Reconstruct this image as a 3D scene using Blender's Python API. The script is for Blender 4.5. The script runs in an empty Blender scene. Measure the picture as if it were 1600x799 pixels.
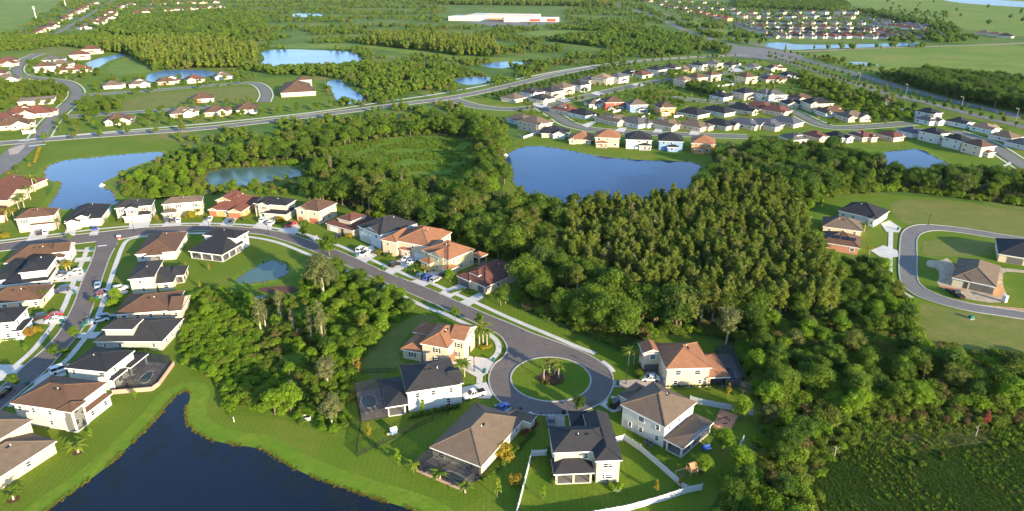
import bpy, bmesh, math, random
import numpy as np
from mathutils import Vector, Matrix

R = math.radians
scene = bpy.context.scene
COL = scene.collection

# ------------------------------------------------------------------ camera
CAM_H = 97.0                       # drone height in metres
PITCH = R(22.85)                   # below the horizon
LENS = 24.0
FPX = 1600 * LENS / 36.0           # focal length in pixels of the 1600 px photograph
cam_d = bpy.data.cameras.new('camera')
cam_d.lens = LENS
cam_d.sensor_width = 36.0
cam_d.clip_start = 1.0
cam_d.clip_end = 20000.0
cam = bpy.data.objects.new('camera', cam_d)
COL.objects.link(cam)
cam.location = (0, 0, CAM_H)
cam.rotation_euler = (R(90) - PITCH, 0, 0)
scene.camera = cam

# ------------------------------------------------------------------ light
SUN_EL, SUN_AZ = R(14.0), R(42.0)   # low sun behind the drone, over its right shoulder
sdir = Vector((math.sin(SUN_AZ) * math.cos(SUN_EL), -math.cos(SUN_AZ) * math.cos(SUN_EL), math.sin(SUN_EL)))
world = bpy.data.worlds.new('World')
scene.world = world
world.use_nodes = True
wn = world.node_tree
wn.nodes.clear()
sky = wn.nodes.new('ShaderNodeTexSky')
sky.sky_type = 'NISHITA'
sky.sun_disc = False
sky.sun_elevation = SUN_EL
sky.sun_rotation = math.atan2(sdir.x, sdir.y)
sky.altitude = 50
sky.air_density = 1.0
sky.dust_density = 0.15
sky.ozone_density = 2.5
bg = wn.nodes.new('ShaderNodeBackground')
bg.inputs['Strength'].default_value = 0.15
wo = wn.nodes.new('ShaderNodeOutputWorld')
wn.links.new(sky.outputs[0], bg.inputs['Color'])
wn.links.new(bg.outputs[0], wo.inputs['Surface'])
sun_d = bpy.data.lights.new('sun', 'SUN')
sun_d.energy = 4.3
sun_d.angle = R(0.5)
sun_d.color = (1.0, 0.83, 0.54)
sun = bpy.data.objects.new('sun', sun_d)
COL.objects.link(sun)
sun.rotation_euler = sdir.to_track_quat('Z', 'Y').to_euler()
sun.location = (100, -120, 200)

scene.view_settings.view_transform = 'Standard'
scene.view_settings.look = 'None'
scene.view_settings.gamma = 1.0
scene.view_settings.use_curve_mapping = False
scene.view_settings.exposure = 1.56
scene.render.engine = 'CYCLES'
cy = scene.cycles
cy.use_denoising = True
cy.max_bounces = 6
cy.diffuse_bounces = 2
cy.glossy_bounces = 2
cy.transmission_bounces = 2
cy.transparent_max_bounces = 12
cy.volume_bounces = 0
cy.sample_clamp_indirect = 6.0

# ------------------------------------------------------------------ survey: photo pixel -> place on the plan
cp, sp = math.cos(PITCH), math.sin(PITCH)

def G(px, py, z=0.0):
    """ground plan position (x, y) of the photo pixel, for a point standing z metres high"""
    a = (px - 800.0) / FPX
    b = (399.5 - py) / FPX
    d = Vector((a, cp + b * sp, -sp + b * cp))
    t = (z - CAM_H) / d.z
    return Vector((d.x * t, d.y * t, z))

def P(v):
    """plan position -> photo pixel"""
    x, y, z = v[0], v[1], v[2] - CAM_H
    dz = y * cp - z * sp
    up = y * sp + z * cp
    return (800 + FPX * x / dz, 399.5 - FPX * up / dz)

def scale_at(py):
    """pixels per metre across the picture at a ground row"""
    g = G(800, py)
    return FPX / (g.y * cp + CAM_H * sp)

def GN(a):
    """arrays of pixels -> plan"""
    a = np.asarray(a, float)
    x = (a[:, 0] - 800) / FPX
    b = (399.5 - a[:, 1]) / FPX
    dy = cp + b * sp
    dz = -sp + b * cp
    t = -CAM_H / dz
    return np.stack([x * t, dy * t], 1)

def PN(xy):
    x, y = xy[:, 0], xy[:, 1]
    dz = y * cp + CAM_H * sp
    up = y * sp - CAM_H * cp
    return np.stack([800 + FPX * x / dz, 399.5 - FPX * up / dz], 1)

def inside(pts, poly):
    poly = np.asarray(poly, float)
    x, y = pts[:, 0], pts[:, 1]
    r = np.zeros(len(pts), bool)
    j = len(poly) - 1
    for i in range(len(poly)):
        xi, yi = poly[i]
        xj, yj = poly[j]
        if yi != yj:
            c = ((yi > y) != (yj > y)) & (x < (xj - xi) * (y - yi) / (yj - yi) + xi)
            r ^= c
        j = i
    return r

def chaikin(pts, n=2, closed=True):
    pts = [Vector((p[0], p[1])) for p in pts]
    for _ in range(n):
        out = []
        m = len(pts)
        rng = range(m) if closed else range(m - 1)
        if not closed:
            out.append(pts[0])
        for i in rng:
            a, b = pts[i], pts[(i + 1) % m]
            out.append(a.lerp(b, .25))
            out.append(a.lerp(b, .75))
        if not closed:
            out.append(pts[-1])
        pts = out
    return pts

# ------------------------------------------------------------------ materials
MATS = {}

def nodes_of(name):
    m = bpy.data.materials.new(name)
    m.use_nodes = True
    nt = m.node_tree
    bs = nt.nodes['Principled BSDF']
    return m, nt, bs

def ramp_mix(nt, fac, c1, c2):
    mx = nt.nodes.new('ShaderNodeMix')
    mx.data_type = 'RGBA'
    nt.links.new(fac, mx.inputs[0])
    for k, c in ((6, c1), (7, c2)):
        if isinstance(c, tuple):
            mx.inputs[k].default_value = (*c[:3], 1)
        else:
            nt.links.new(c, mx.inputs[k])
    return mx.outputs[2]

def noise(nt, scale, detail=4, rough=.6, coord=None, lo=.35, hi=.65):
    n = nt.nodes.new('ShaderNodeTexNoise')
    n.inputs['Scale'].default_value = scale
    n.inputs['Detail'].default_value = detail
    n.inputs['Roughness'].default_value = rough
    if coord is not None:
        nt.links.new(coord, n.inputs['Vector'])
    mr = nt.nodes.new('ShaderNodeMapRange')
    mr.inputs[1].default_value = lo
    mr.inputs[2].default_value = hi
    nt.links.new(n.outputs[0], mr.inputs[0])
    return mr.outputs[0]

def world_pos(nt):
    return nt.nodes.new('ShaderNodeNewGeometry').outputs['Position']

def obj_pos(nt):
    return nt.nodes.new('ShaderNodeTexCoord').outputs['Object']

def bump(nt, bs, h, strength=.3, dist=.1):
    b = nt.nodes.new('ShaderNodeBump')
    b.inputs['Strength'].default_value = strength
    b.inputs['Distance'].default_value = dist
    nt.links.new(h, b.inputs['Height'])
    nt.links.new(b.outputs[0], bs.inputs['Normal'])

def plain(name, col, rough=.7, var=.12, scale=1.5, metal=0.0, spec=.3, coord='obj', bmp=0):
    if name in MATS:
        return MATS[name]
    m, nt, bs = nodes_of(name)
    co = obj_pos(nt) if coord == 'obj' else world_pos(nt)
    f = noise(nt, scale, 5, .65, co)
    c1 = tuple(min(1, c * (1 + var)) for c in col)
    c2 = tuple(c * (1 - var) for c in col)
    nt.links.new(ramp_mix(nt, f, c2, c1), bs.inputs['Base Color'])
    bs.inputs['Roughness'].default_value = rough
    bs.inputs['Metallic'].default_value = metal
    bs.inputs['Specular IOR Level'].default_value = spec
    if bmp:
        bump(nt, bs, noise(nt, scale * 6, 3, .6, co), bmp, .05)
    MATS[name] = m
    return m

def layered(name, cols, scales, rough=.95, bmp=.4, bscale=2.0):
    """ground cover: colour drifts at several sizes"""
    m, nt, bs = nodes_of(name)
    co = world_pos(nt)
    c = cols[0]
    for k, (col, s) in enumerate(zip(cols[1:], scales)):
        sc, lo, hi = s
        c = ramp_mix(nt, noise(nt, sc, 6, .65, co, lo, hi), c, col)
    nt.links.new(c, bs.inputs['Base Color'])
    bs.inputs['Roughness'].default_value = rough
    bs.inputs['Specular IOR Level'].default_value = .12
    if bmp:
        bump(nt, bs, noise(nt, bscale, 4, .7, co, .2, .8), bmp, .25)
    MATS[name] = m
    return m

def foliage_mat(name, c_dark, c_light, dry=None, dry_amt=.1, transl=.44):
    m, nt, bs = nodes_of(name)
    geo = nt.nodes.new('ShaderNodeNewGeometry')
    oi = nt.nodes.new('ShaderNodeObjectInfo')
    mth = nt.nodes.new('ShaderNodeMath')
    mth.operation = 'MULTIPLY_ADD'
    nt.links.new(geo.outputs['Random Per Island'], mth.inputs[0])
    mth.inputs[1].default_value = .45
    mul = nt.nodes.new('ShaderNodeMath')
    mul.operation = 'MULTIPLY'
    nt.links.new(oi.outputs['Random'], mul.inputs[0])
    mul.inputs[1].default_value = .65
    nt.links.new(mul.outputs[0], mth.inputs[2])
    c = ramp_mix(nt, mth.outputs[0], c_dark, c_light)
    if dry:
        f = nt.nodes.new('ShaderNodeMapRange')
        f.inputs[1].default_value = 1 - dry_amt * 1.6
        f.inputs[2].default_value = 1 - dry_amt * .4
        f.inputs[4].default_value = .75
        nt.links.new(oi.outputs['Random'], f.inputs[0])
        c = ramp_mix(nt, f.outputs[0], c, dry)
    nt.links.new(c, bs.inputs['Base Color'])
    bs.inputs['Roughness'].default_value = .75
    bs.inputs['Specular IOR Level'].default_value = .2
    tr = nt.nodes.new('ShaderNodeBsdfTranslucent')
    nt.links.new(c, tr.inputs['Color'])
    mix = nt.nodes.new('ShaderNodeMixShader')
    mix.inputs[0].default_value = transl
    nt.links.new(bs.outputs[0], mix.inputs[1])
    nt.links.new(tr.outputs[0], mix.inputs[2])
    nt.links.new(mix.outputs[0], nt.nodes['Material Output'].inputs['Surface'])
    MATS[name] = m
    return m

def water_mat(name, col, rough=.03, bscale=.6, bstr=.02, tint=None, spec=.5):
    m, nt, bs = nodes_of(name)
    co = world_pos(nt)
    f = noise(nt, .02, 3, .5, co)
    nt.links.new(ramp_mix(nt, f, tuple(c * .8 for c in col), tuple(c * 1.2 for c in col)), bs.inputs['Base Color'])
    bs.inputs['Roughness'].default_value = rough
    bs.inputs['IOR'].default_value = 1.33
    if tint:
        bs.inputs['Specular Tint'].default_value = (*tint, 1)
    bs.inputs['Specular IOR Level'].default_value = spec
    bump(nt, bs, noise(nt, bscale, 3, .5, co, .2, .8), bstr, .1)
    MATS[name] = m
    return m

def roof_mat(name, col):
    """asphalt shingles: course lines across the slope, patchy granules"""
    m, nt, bs = nodes_of(name)
    co = obj_pos(nt)
    f1 = noise(nt, .5, 5, .7, co, .3, .7)
    f2 = noise(nt, 5.0, 3, .6, co, .25, .75)
    c = ramp_mix(nt, f1, tuple(x * .70 for x in col), tuple(x * 1.2 for x in col))
    c = ramp_mix(nt, f2, tuple(x * .66 for x in col), c)
    sep = nt.nodes.new('ShaderNodeSeparateXYZ')
    nt.links.new(co, sep.inputs[0])
    w = nt.nodes.new('ShaderNodeMath')
    w.operation = 'MULTIPLY'
    w.inputs[1].default_value = 1 / .11
    nt.links.new(sep.outputs[2], w.inputs[0])
    fr = nt.nodes.new('ShaderNodeMath')
    fr.operation = 'FRACT'
    nt.links.new(w.outputs[0], fr.inputs[0])
    nt.links.new(c, bs.inputs['Base Color'])
    bs.inputs['Roughness'].default_value = .85
    bs.inputs['Specular IOR Level'].default_value = .25
    bump(nt, bs, fr.outputs[0], .35, .03)
    MATS[name] = m
    return m

ROOFS = {
    'charcoal': (.042, .041, .046), 'black': (.027, .028, .036), 'brown': (.135, .075, .050),
    'orange': (.330, .150, .080), 'taupe': (.165, .120, .090), 'umber': (.150, .062, .048),
    'grey': (.115, .110, .112), 'russet': (.190, .070, .048), 'tan': (.270, .185, .130), 'slate': (.10, .105, .13),
}
for k, c in ROOFS.items():
    roof_mat('roof_' + k, c)
WALLS = {
    'white': (.52, .51, .485), 'cream': (.52, .46, .335), 'tan': (.52, .42, .31), 'yellow': (.60, .49, .26),
    'salmon': (.62, .40, .29), 'grey': (.34, .34, .32), 'blue': (.20, .31, .48), 'red': (.52, .085, .06),
    'orange': (.55, .29, .12), 'peach': (.60, .45, .32), 'mist': (.55, .57, .58), 'brick': (.45, .2, .13),
}
for k, c in WALLS.items():
    plain('wall_' + k, c, .85, .05, .35, bmp=.05)

plain('trim_white', (.82, .82, .80), .6, .03)
plain('garage_tan', (.55, .46, .35), .6, .05)
plain('garage_dark', (.12, .11, .11), .6, .05)
plain('garage_rust', (.36, .13, .07), .6, .05)
plain('garage_white', (.78, .77, .74), .6, .03)
plain('door_dark', (.06, .045, .04), .5, .1)
plain('shutter_dark', (.05, .05, .055), .6, .1)
plain('shutter_red', (.32, .07, .05), .6, .1)
plain('concrete', (.56, .53, .49), .9, .10, .25, coord='world')
plain('paver', (.42, .33, .27), .9, .14, .8, coord='world')
plain('kerb', (.40, .375, .345), .9, .12, .6, coord='world')
plain('paint_white', (.75, .75, .73), .7, .1, 2)
plain('mulch', (.10, .045, .03), .95, .35, 3)
plain('dirt', (.42, .32, .22), .95, .25, .5, coord='world')
plain('dirt_orange', (.48, .26, .13), .95, .25, .5, coord='world')
plain('vinyl', (.50, .52, .54), .45, .04)
plain('metal_black', (.02, .02, .022), .5, .1)
plain('metal_grey', (.24, .25, .26), .4, .1, metal=.4)
plain('bark', (.16, .115, .08), .95, .3, 4)
plain('bark_pale', (.36, .30, .24), .95, .25, 4)
plain('tyre', (.015, .015, .016), .8, .1)
plain('bin_green', (.02, .13, .10), .5, .1)
plain('stucco_raw', (.62, .52, .40), .9, .1, 1)
plain('sheathing_green', (.12, .42, .12), .8, .1, 1)
plain('timber', (.38, .22, .10), .8, .2, 2)
plain('brick_block', (.42, .27, .21), .9, .2, 2)
plain('sand_court', (.62, .26, .14), .95, .12, 1.2)
plain('toy_blue', (.04, .10, .38), .5, .1)
plain('toy_red', (.55, .05, .04), .5, .1)
plain('stone_deck', (.33, .26, .23), .9, .18, .8)
plain('solar', (.012, .016, .035), .15, .1, spec=.6)
plain('roof_metal', (.50, .49, .48), .6, .06, .05)

def glass_mat():
    m, nt, bs = nodes_of('glass')
    bs.inputs['Base Color'].default_value = (.03, .035, .045, 1)
    bs.inputs['Roughness'].default_value = .08
    bs.inputs['Specular IOR Level'].default_value = .7
    MATS['glass'] = m
glass_mat()

def screen_mat():
    m, nt, bs = nodes_of('insect_screen')
    bs.inputs['Base Color'].default_value = (.03, .03, .032, 1)
    bs.inputs['Roughness'].default_value = .8
    tr = nt.nodes.new('ShaderNodeBsdfTransparent')
    mix = nt.nodes.new('ShaderNodeMixShader')
    mix.inputs[0].default_value = .5
    nt.links.new(tr.outputs[0], mix.inputs[1])
    nt.links.new(bs.outputs[0], mix.inputs[2])
    nt.links.new(mix.outputs[0], nt.nodes['Material Output'].inputs['Surface'])
    MATS['insect_screen'] = m
screen_mat()

def lawn_mat():
    """mown grass: plots of slightly different tone, faint mowing stripes, worn and dry patches"""
    m, nt, bs = nodes_of('lawn')
    co = world_pos(nt)
    c = ramp_mix(nt, noise(nt, .05, 6, .65, co, .36, .64), (.125, .186, .014), (.175, .215, .020))
    c = ramp_mix(nt, noise(nt, .4, 6, .7, co, .42, .8), c, (.085, .150, .013))
    vo = nt.nodes.new('ShaderNodeTexVoronoi')
    vo.inputs['Scale'].default_value = .045
    nt.links.new(co, vo.inputs['Vector'])
    sp_ = nt.nodes.new('ShaderNodeSeparateColor')
    nt.links.new(vo.outputs['Color'], sp_.inputs[0])
    mr = nt.nodes.new('ShaderNodeMapRange')
    mr.inputs[1].default_value, mr.inputs[2].default_value, mr.inputs[4].default_value = .35, .95, .75
    nt.links.new(sp_.outputs[0], mr.inputs[0])
    c = ramp_mix(nt, mr.outputs[0], c, (.175, .208, .024))
    wv = nt.nodes.new('ShaderNodeTexWave')
    wv.inputs['Scale'].default_value = .28
    wv.inputs['Distortion'].default_value = 1.5
    wv.inputs['Detail'].default_value = 1
    nt.links.new(co, wv.inputs['Vector'])
    mw = nt.nodes.new('ShaderNodeMapRange')
    mw.inputs[4].default_value = .45
    nt.links.new(wv.outputs['Fac'], mw.inputs[0])
    c = ramp_mix(nt, mw.outputs[0], c, (.088, .165, .014))
    c = ramp_mix(nt, noise(nt, .03, 5, .7, co, .52, .74), c, (.245, .215, .045))
    c = ramp_mix(nt, noise(nt, 3.0, 4, .7, co, .40, .85), c, (.055, .125, .012))
    nt.links.new(c, bs.inputs['Base Color'])
    bs.inputs['Roughness'].default_value = .95
    bs.inputs['Specular IOR Level'].default_value = .1
    bump(nt, bs, noise(nt, 2.5, 5, .75, co, .2, .8), .6, .25)
    MATS['lawn'] = m
lawn_mat()
layered('lawn_dry', [(.17, .175, .040), (.13, .16, .032), (.23, .19, .065), (.10, .15, .03)],
        [(.05, .35, .65), (.12, .45, .75), (.4, .5, .8)], bmp=.4, bscale=2)
layered('scrubland', [(.075, .140, .022), (.135, .190, .032), (.052, .106, .018), (.21, .185, .06)],
        [(.012, .38, .62), (.05, .45, .75), (.02, .52, .70)], bmp=1.0, bscale=.5)
layered('pasture', [(.125, .200, .028), (.185, .225, .042), (.090, .165, .024), (.24, .22, .065)],
        [(.006, .35, .65), (.03, .42, .68), (.015, .52, .72)], bmp=.6, bscale=.6)
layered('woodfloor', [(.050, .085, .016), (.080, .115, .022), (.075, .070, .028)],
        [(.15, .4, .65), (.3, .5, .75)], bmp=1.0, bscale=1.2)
layered('marsh', [(.026, .060, .006), (.040, .078, .008), (.018, .045, .005), (.075, .075, .018)],
        [(.08, .4, .65), (.25, .4, .7), (.03, .58, .75)], bmp=1.0, bscale=2.2)
layered('wet_meadow', [(.100, .185, .014), (.145, .210, .022), (.070, .140, .012), (.19, .18, .045)],
        [(.05, .4, .62), (.2, .4, .7), (.03, .56, .75)], bmp=1.0, bscale=1.0)
layered('marsh_straw', [(.15, .135, .040), (.10, .115, .026), (.20, .11, .06)],
        [(.12, .4, .7), (.07, .52, .72)], bmp=1.0, bscale=1.5)
layered('shore_grass', [(.130, .215, .016), (.185, .245, .024), (.095, .180, .014), (.24, .22, .04)],
        [(.09, .4, .65), (.5, .4, .75), (.2, .56, .78)], bmp=.6, bscale=2)
layered('bank', [(.105, .175, .016), (.15, .20, .024), (.080, .145, .014)],
        [(.09, .4, .65), (.5, .4, .75)], bmp=.5, bscale=2)
def asphalt_mat(name, a, b, d):
    m, nt, bs = nodes_of(name)
    co = world_pos(nt)
    c = ramp_mix(nt, noise(nt, .08, 5, .6, co, .35, .65), a, b)
    c = ramp_mix(nt, noise(nt, .9, 5, .7, co, .45, .8), c, d)
    vo = nt.nodes.new('ShaderNodeTexVoronoi')
    vo.feature = 'DISTANCE_TO_EDGE'
    vo.inputs['Scale'].default_value = .16
    nt.links.new(co, vo.inputs['Vector'])
    mr = nt.nodes.new('ShaderNodeMapRange')
    mr.inputs[1].default_value, mr.inputs[2].default_value, mr.inputs[3].default_value, mr.inputs[4].default_value = 0, .012, .55, 0
    nt.links.new(vo.outputs['Distance'], mr.inputs[0])
    c = ramp_mix(nt, mr.outputs[0], c, tuple(x * .55 for x in d))
    c = ramp_mix(nt, noise(nt, .25, 3, .5, co, .66, .74), c, tuple(x * .72 for x in d))
    nt.links.new(c, bs.inputs['Base Color'])
    bs.inputs['Roughness'].default_value = .9
    bs.inputs['Specular IOR Level'].default_value = .2
    MATS[name] = m
asphalt_mat('asphalt', (.140, .116, .107), (.172, .142, .130), (.112, .097, .094))
asphalt_mat('asphalt_grey', (.165, .156, .150), (.20, .188, .178), (.135, .13, .128))
layered('gravel_track', [(.30, .25, .17), (.22, .20, .11), (.36, .30, .22)], [(.05, .4, .65), (.4, .45, .75)], bmp=.3)

water_mat('water_deep', (.0045, .010, .022))
water_mat('water_blue', (.011, .048, .150), rough=.05, bstr=.01, spec=.22)
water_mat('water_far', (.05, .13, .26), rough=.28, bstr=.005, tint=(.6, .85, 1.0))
water_mat('water_murky', (.060, .115, .100), rough=.22, spec=.3)
water_mat('water_pool', (.01, .10, .14))

foliage_mat('leaf_broad', (.054, .108, .012), (.150, .225, .022), (.15, .15, .045), .08)
foliage_mat('leaf_dark', (.042, .092, .014), (.105, .175, .022), (.11, .12, .04), .05)
foliage_mat('leaf_cypress', (.096, .146, .019), (.225, .262, .036), (.17, .17, .055), .10)
foliage_mat('leaf_pine', (.056, .094, .013), (.165, .195, .028), (.16, .15, .05), .1)
foliage_mat('leaf_bright', (.092, .185, .013), (.210, .315, .020), (.17, .19, .035), .08, .4)
foliage_mat('leaf_moss', (.090, .112, .040), (.190, .205, .072), (.23, .2, .12), .3)
foliage_mat('leaf_yellow', (.20, .17, .015), (.38, .31, .03), (.3, .15, .04), .15)
foliage_mat('leaf_palm', (.075, .14, .014), (.24, .29, .035), (.26, .2, .05), .15)
foliage_mat('leaf_scrub', (.076, .132, .015), (.180, .238, .028), (.19, .13, .06), .14)
foliage_mat('leaf_red', (.15, .03, .02), (.30, .07, .05), None)
foliage_mat('leaf_rust', (.10, .080, .028), (.16, .13, .042), (.16, .095, .045), .2)
foliage_mat('leaf_reed', (.16, .17, .02), (.28, .25, .035), (.28, .17, .04), .15)
foliage_mat('leaf_marsh', (.034, .072, .006), (.072, .120, .012), (.10, .095, .025), .12)
foliage_mat('leaf_meadow', (.085, .165, .012), (.165, .235, .020), (.17, .14, .04), .15)
foliage_mat('leaf_weed', (.024, .036, .038), (.052, .066, .056), None)

# ------------------------------------------------------------------ object helpers
def mesh_of(name, verts, faces, mats, fmat=None, smooth=False):
    me = bpy.data.meshes.new(name)
    me.from_pydata([tuple(v) for v in verts], [], faces)
    for m in (mats if isinstance(mats, (list, tuple)) else [mats]):
        me.materials.append(MATS[m])
    if fmat is not None:
        me.polygons.foreach_set('material_index', fmat)
    if smooth:
        me.polygons.foreach_set('use_smooth', [True] * len(faces))
    me.update()
    return me

def add(name, me, parent=None, loc=None, rz=None, scale=None):
    o = bpy.data.objects.new(name, me)
    COL.objects.link(o)
    if parent is not None:
        o.parent = parent
    if loc is not None:
        o.location = loc
    if rz is not None:
        o.rotation_euler = (0, 0, rz)
    if scale is not None:
        o.scale = scale
    return o

def tag(o, label, cat=None, group=None, kind=None):
    o['label'] = label
    if cat:
        o['category'] = cat
    if group:
        o['group'] = group
    if kind:
        o['kind'] = kind
    return o

class MB:
    def __init__(s):
        s.v, s.f, s.m = [], [], []

    def face(s, pts, mi=0):
        n = len(s.v)
        s.v += [tuple(p) for p in pts]
        s.f.append(tuple(range(n, n + len(pts))))
        s.m.append(mi)

    def box(s, x0, x1, y0, y1, z0, z1, mi=0, bottom=True):
        n = len(s.v)
        s.v += [(x0, y0, z0), (x1, y0, z0), (x1, y1, z0), (x0, y1, z0), (x0, y0, z1), (x1, y0, z1), (x1, y1, z1), (x0, y1, z1)]
        fs = [(4, 5, 6, 7), (0, 1, 5, 4), (1, 2, 6, 5), (2, 3, 7, 6), (3, 0, 4, 7)]
        if bottom:
            fs.append((3, 2, 1, 0))
        for f in fs:
            s.f.append(tuple(n + i for i in f))
            s.m.append(mi)

    def bar(s, a, b, w, mi=0):
        a, b = Vector(a), Vector(b)
        d = (b - a).normalized()
        up = Vector((0, 0, 1)) if abs(d.z) < .9 else Vector((1, 0, 0))
        u = d.cross(up).normalized() * w * .5
        v = d.cross(u).normalized() * w * .5
        n = len(s.v)
        for p in (a, b):
            s.v += [tuple(p + u + v), tuple(p - u + v), tuple(p - u - v), tuple(p + u - v)]
        for f in ((0, 1, 5, 4), (1, 2, 6, 5), (2, 3, 7, 6), (3, 0, 4, 7), (0, 3, 2, 1), (4, 5, 6, 7)):
            s.f.append(tuple(n + i for i in f))
            s.m.append(mi)

    def tube(s, pts, rads, seg=6, mi=0):
        n = len(s.v)
        for k, (p, r) in enumerate(zip(pts, rads)):
            p = Vector(p)
            d = (Vector(pts[min(k + 1, len(pts) - 1)]) - Vector(pts[max(k - 1, 0)])).normalized()
            u = d.cross(Vector((1, .13, 0))).normalized()
            v = d.cross(u)
            for q in range(seg):
                a = 2 * math.pi * q / seg
                s.v.append(tuple(p + (u * math.cos(a) + v * math.sin(a)) * r))
        for k in range(len(pts) - 1):
            for q in range(seg):
                a = n + k * seg + q
                b = n + k * seg + (q + 1) % seg
                s.f.append((a, b, b + seg, a + seg))
                s.m.append(mi)
        s.f.append(tuple(n + (len(pts) - 1) * seg + q for q in range(seg)))
        s.m.append(mi)

    def mesh(s, name, mats, smooth=False):
        return mesh_of(name, s.v, s.f, mats, s.m, smooth)

    def build(s, name, mats, parent=None, **k):
        return add(name, s.mesh(name, mats), parent, **k)

def world_poly(px, smooth=0):
    pts = [G(x, y).to_2d() for x, y in px]
    if smooth:
        pts = chaikin(pts, smooth)
    return pts

def sheet(name, px, z, mat, smooth=0, kind='structure', label=None, cat=None):
    pts = world_poly(px, smooth)
    ar = sum(pts[i].x * pts[i - 1].y - pts[i - 1].x * pts[i].y for i in range(len(pts)))
    if ar > 0:
        pts = pts[::-1]
    o = add(name, mesh_of(name, [(p.x, p.y, z) for p in pts], [tuple(range(len(pts)))], mat))
    # ensure it faces up
    if o.data.polygons[0].normal.z < 0:
        o.data.flip_normals()
    o['kind'] = kind
    if label:
        o['label'] = label
    if cat:
        o['category'] = cat
    return o

def offset_line(pts, w):
    out = []
    for i, p in enumerate(pts):
        a = pts[max(i - 1, 0)]
        b = pts[min(i + 1, len(pts) - 1)]
        d = (b - a).normalized()
        out.append(p + Vector((-d.y, d.x)) * w)
    return out

def strip(name, px, width, z, mat, smooth=2, kind='structure', h=0.0, world=None, stagger=0.0):
    """a ribbon of given width along a line; h > 0 gives it thickness (kerb)"""
    pts = world if world is not None else [G(x, y).to_2d() for x, y in px]
    if smooth:
        pts = chaikin(pts, smooth, False)
    l, r = offset_line(pts, width / 2), offset_line(pts, -width / 2)
    mb = MB()
    for i in range(len(pts) - 1):
        if stagger:
            z += stagger
        mb.face([(*l[i], z + h), (*r[i], z + h), (*r[i + 1], z + h), (*l[i + 1], z + h)])
        if h:
            mb.face([(*r[i], z), (*r[i + 1], z), (*r[i + 1], z + h), (*r[i], z + h)])
            mb.face([(*l[i + 1], z), (*l[i], z), (*l[i], z + h), (*l[i + 1], z + h)])
    o = mb.build(name, mat)
    o['kind'] = kind
    return o

# ================================================================== THE SETTING
gd = MB()
gd.face([(-9000, -400, 0), (9000, -400, 0), (9000, 14000, 0), (-9000, 14000, 0)])
g = gd.build('ground', 'scrubland')
tag(g, 'rough green land running to the top of the view', kind='structure')

LAWN_NEAR = [(-200, 400), (-100, 300), (0, 262), (60, 262), (70, 290), (75, 330), (180, 315), (240, 308), (330, 303), (460, 303),
             (560, 323), (700, 375), (820, 425), (830, 450), (780, 456), (830, 497), (900, 522), (985, 560), (1000, 530), (1120, 525),
             (1180, 600), (1190, 650), (1170, 710), (1105, 799), (1105, 890), (-250, 890)]
LAWN_MID = [(700, 160), (800, 140), (900, 118), (1000, 100), (1100, 92), (1200, 95), (1300, 130), (1450, 170), (1640, 210), (1640, 295),
            (1500, 262), (1440, 270), (1375, 258), (1240, 235), (1120, 240), (1112, 270), (1090, 300), (1060, 335), (960, 330), (800, 330),
            (770, 290), (775, 250), (800, 222), (830, 205), (790, 190), (740, 175)]
LAWN_RIGHT = [(1240, 325), (1300, 308), (1400, 302), (1640, 332), (1640, 565), (1430, 530), (1425, 480), (1390, 445), (1375, 400), (1290, 392), (1260, 350)]
LAWN_EST = [(-100, 85), (40, 80), (120, 72), (205, 85), (200, 100), (170, 112), (260, 112), (340, 108), (400, 122), (500, 120), (520, 165), (560, 170),
            (400, 188), (200, 210), (300, 225), (250, 250), (60, 270), (-100, 300)]
for i, (pl, lb) in enumerate(((LAWN_NEAR, 'lawn'), (LAWN_MID, 'lawn'), (LAWN_RIGHT, 'lawn'), (LAWN_EST, 'lawn'))):
    sheet('lawn', pl, .03 + .002 * i, lb, 1)
DRY = [
    [(1385, 314), (1470, 310), (1640, 338), (1640, 378), (1540, 360), (1450, 348), (1415, 351), (1400, 342)],
    [(1425, 470), (1487, 485), (1640, 506), (1640, 562), (1500, 545), (1430, 527)],
    [(207, 150), (300, 142), (395, 133), (406, 152), (400, 160), (300, 164), (200, 174), (186, 168)],
    [(1442, 372), (1555, 376), (1560, 398), (1480, 402), (1440, 400)],
    [(585, 600), (560, 560), (590, 535), (625, 505), (655, 490), (690, 498), (660, 505), (630, 530), (620, 560), (640, 570), (615, 575)],
    [(55, 74), (110, 73), (120, 80), (70, 88), (35, 92)],
    [(700, 700), (770, 705), (805, 730), (800, 799), (700, 799), (690, 745)],
]
for i, pl in enumerate(DRY[:-1]):
    sheet('lawn', pl, .045 + .001 * i, 'lawn_dry', 1)
PAST = [
    [(1255, 83), (1400, 75), (1640, 68), (1640, 135), (1480, 103), (1440, 120), (1380, 115), (1310, 100)],
    [(1270, -6), (1340, -12), (1640, -12), (1640, 60), (1530, 52), (1450, 28), (1350, 12)],
    [(-80, -12), (118, -12), (90, 8), (45, 36), (0, 55), (-80, 62)],
    [(812, 50), (880, 47), (945, 50), (930, 57), (850, 60)],
    [(1050, 22), (1100, 34), (1150, 52), (1225, 64), (1225, 80), (1170, 70), (1100, 48)],
    [(410, 74), (500, 77), (560, 72), (620, 82), (720, 97), (820, 96), (900, 100), (820, 91), (720, 89), (640, 77), (560, 67), (420, 71)],
    [(180, 95), (215, 88), (255, 100), (230, 116), (180, 118), (165, 108)],
]
for i, pl in enumerate(PAST):
    sheet('field', pl, .05 + .004 * i, 'pasture', 1)
MEADOW = [(512, 232), (560, 222), (640, 214), (735, 218), (748, 240), (742, 290), (690, 302), (650, 292), (600, 275), (540, 258)]
sheet('meadow', MEADOW, .05, 'wet_meadow', 2)
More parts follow.
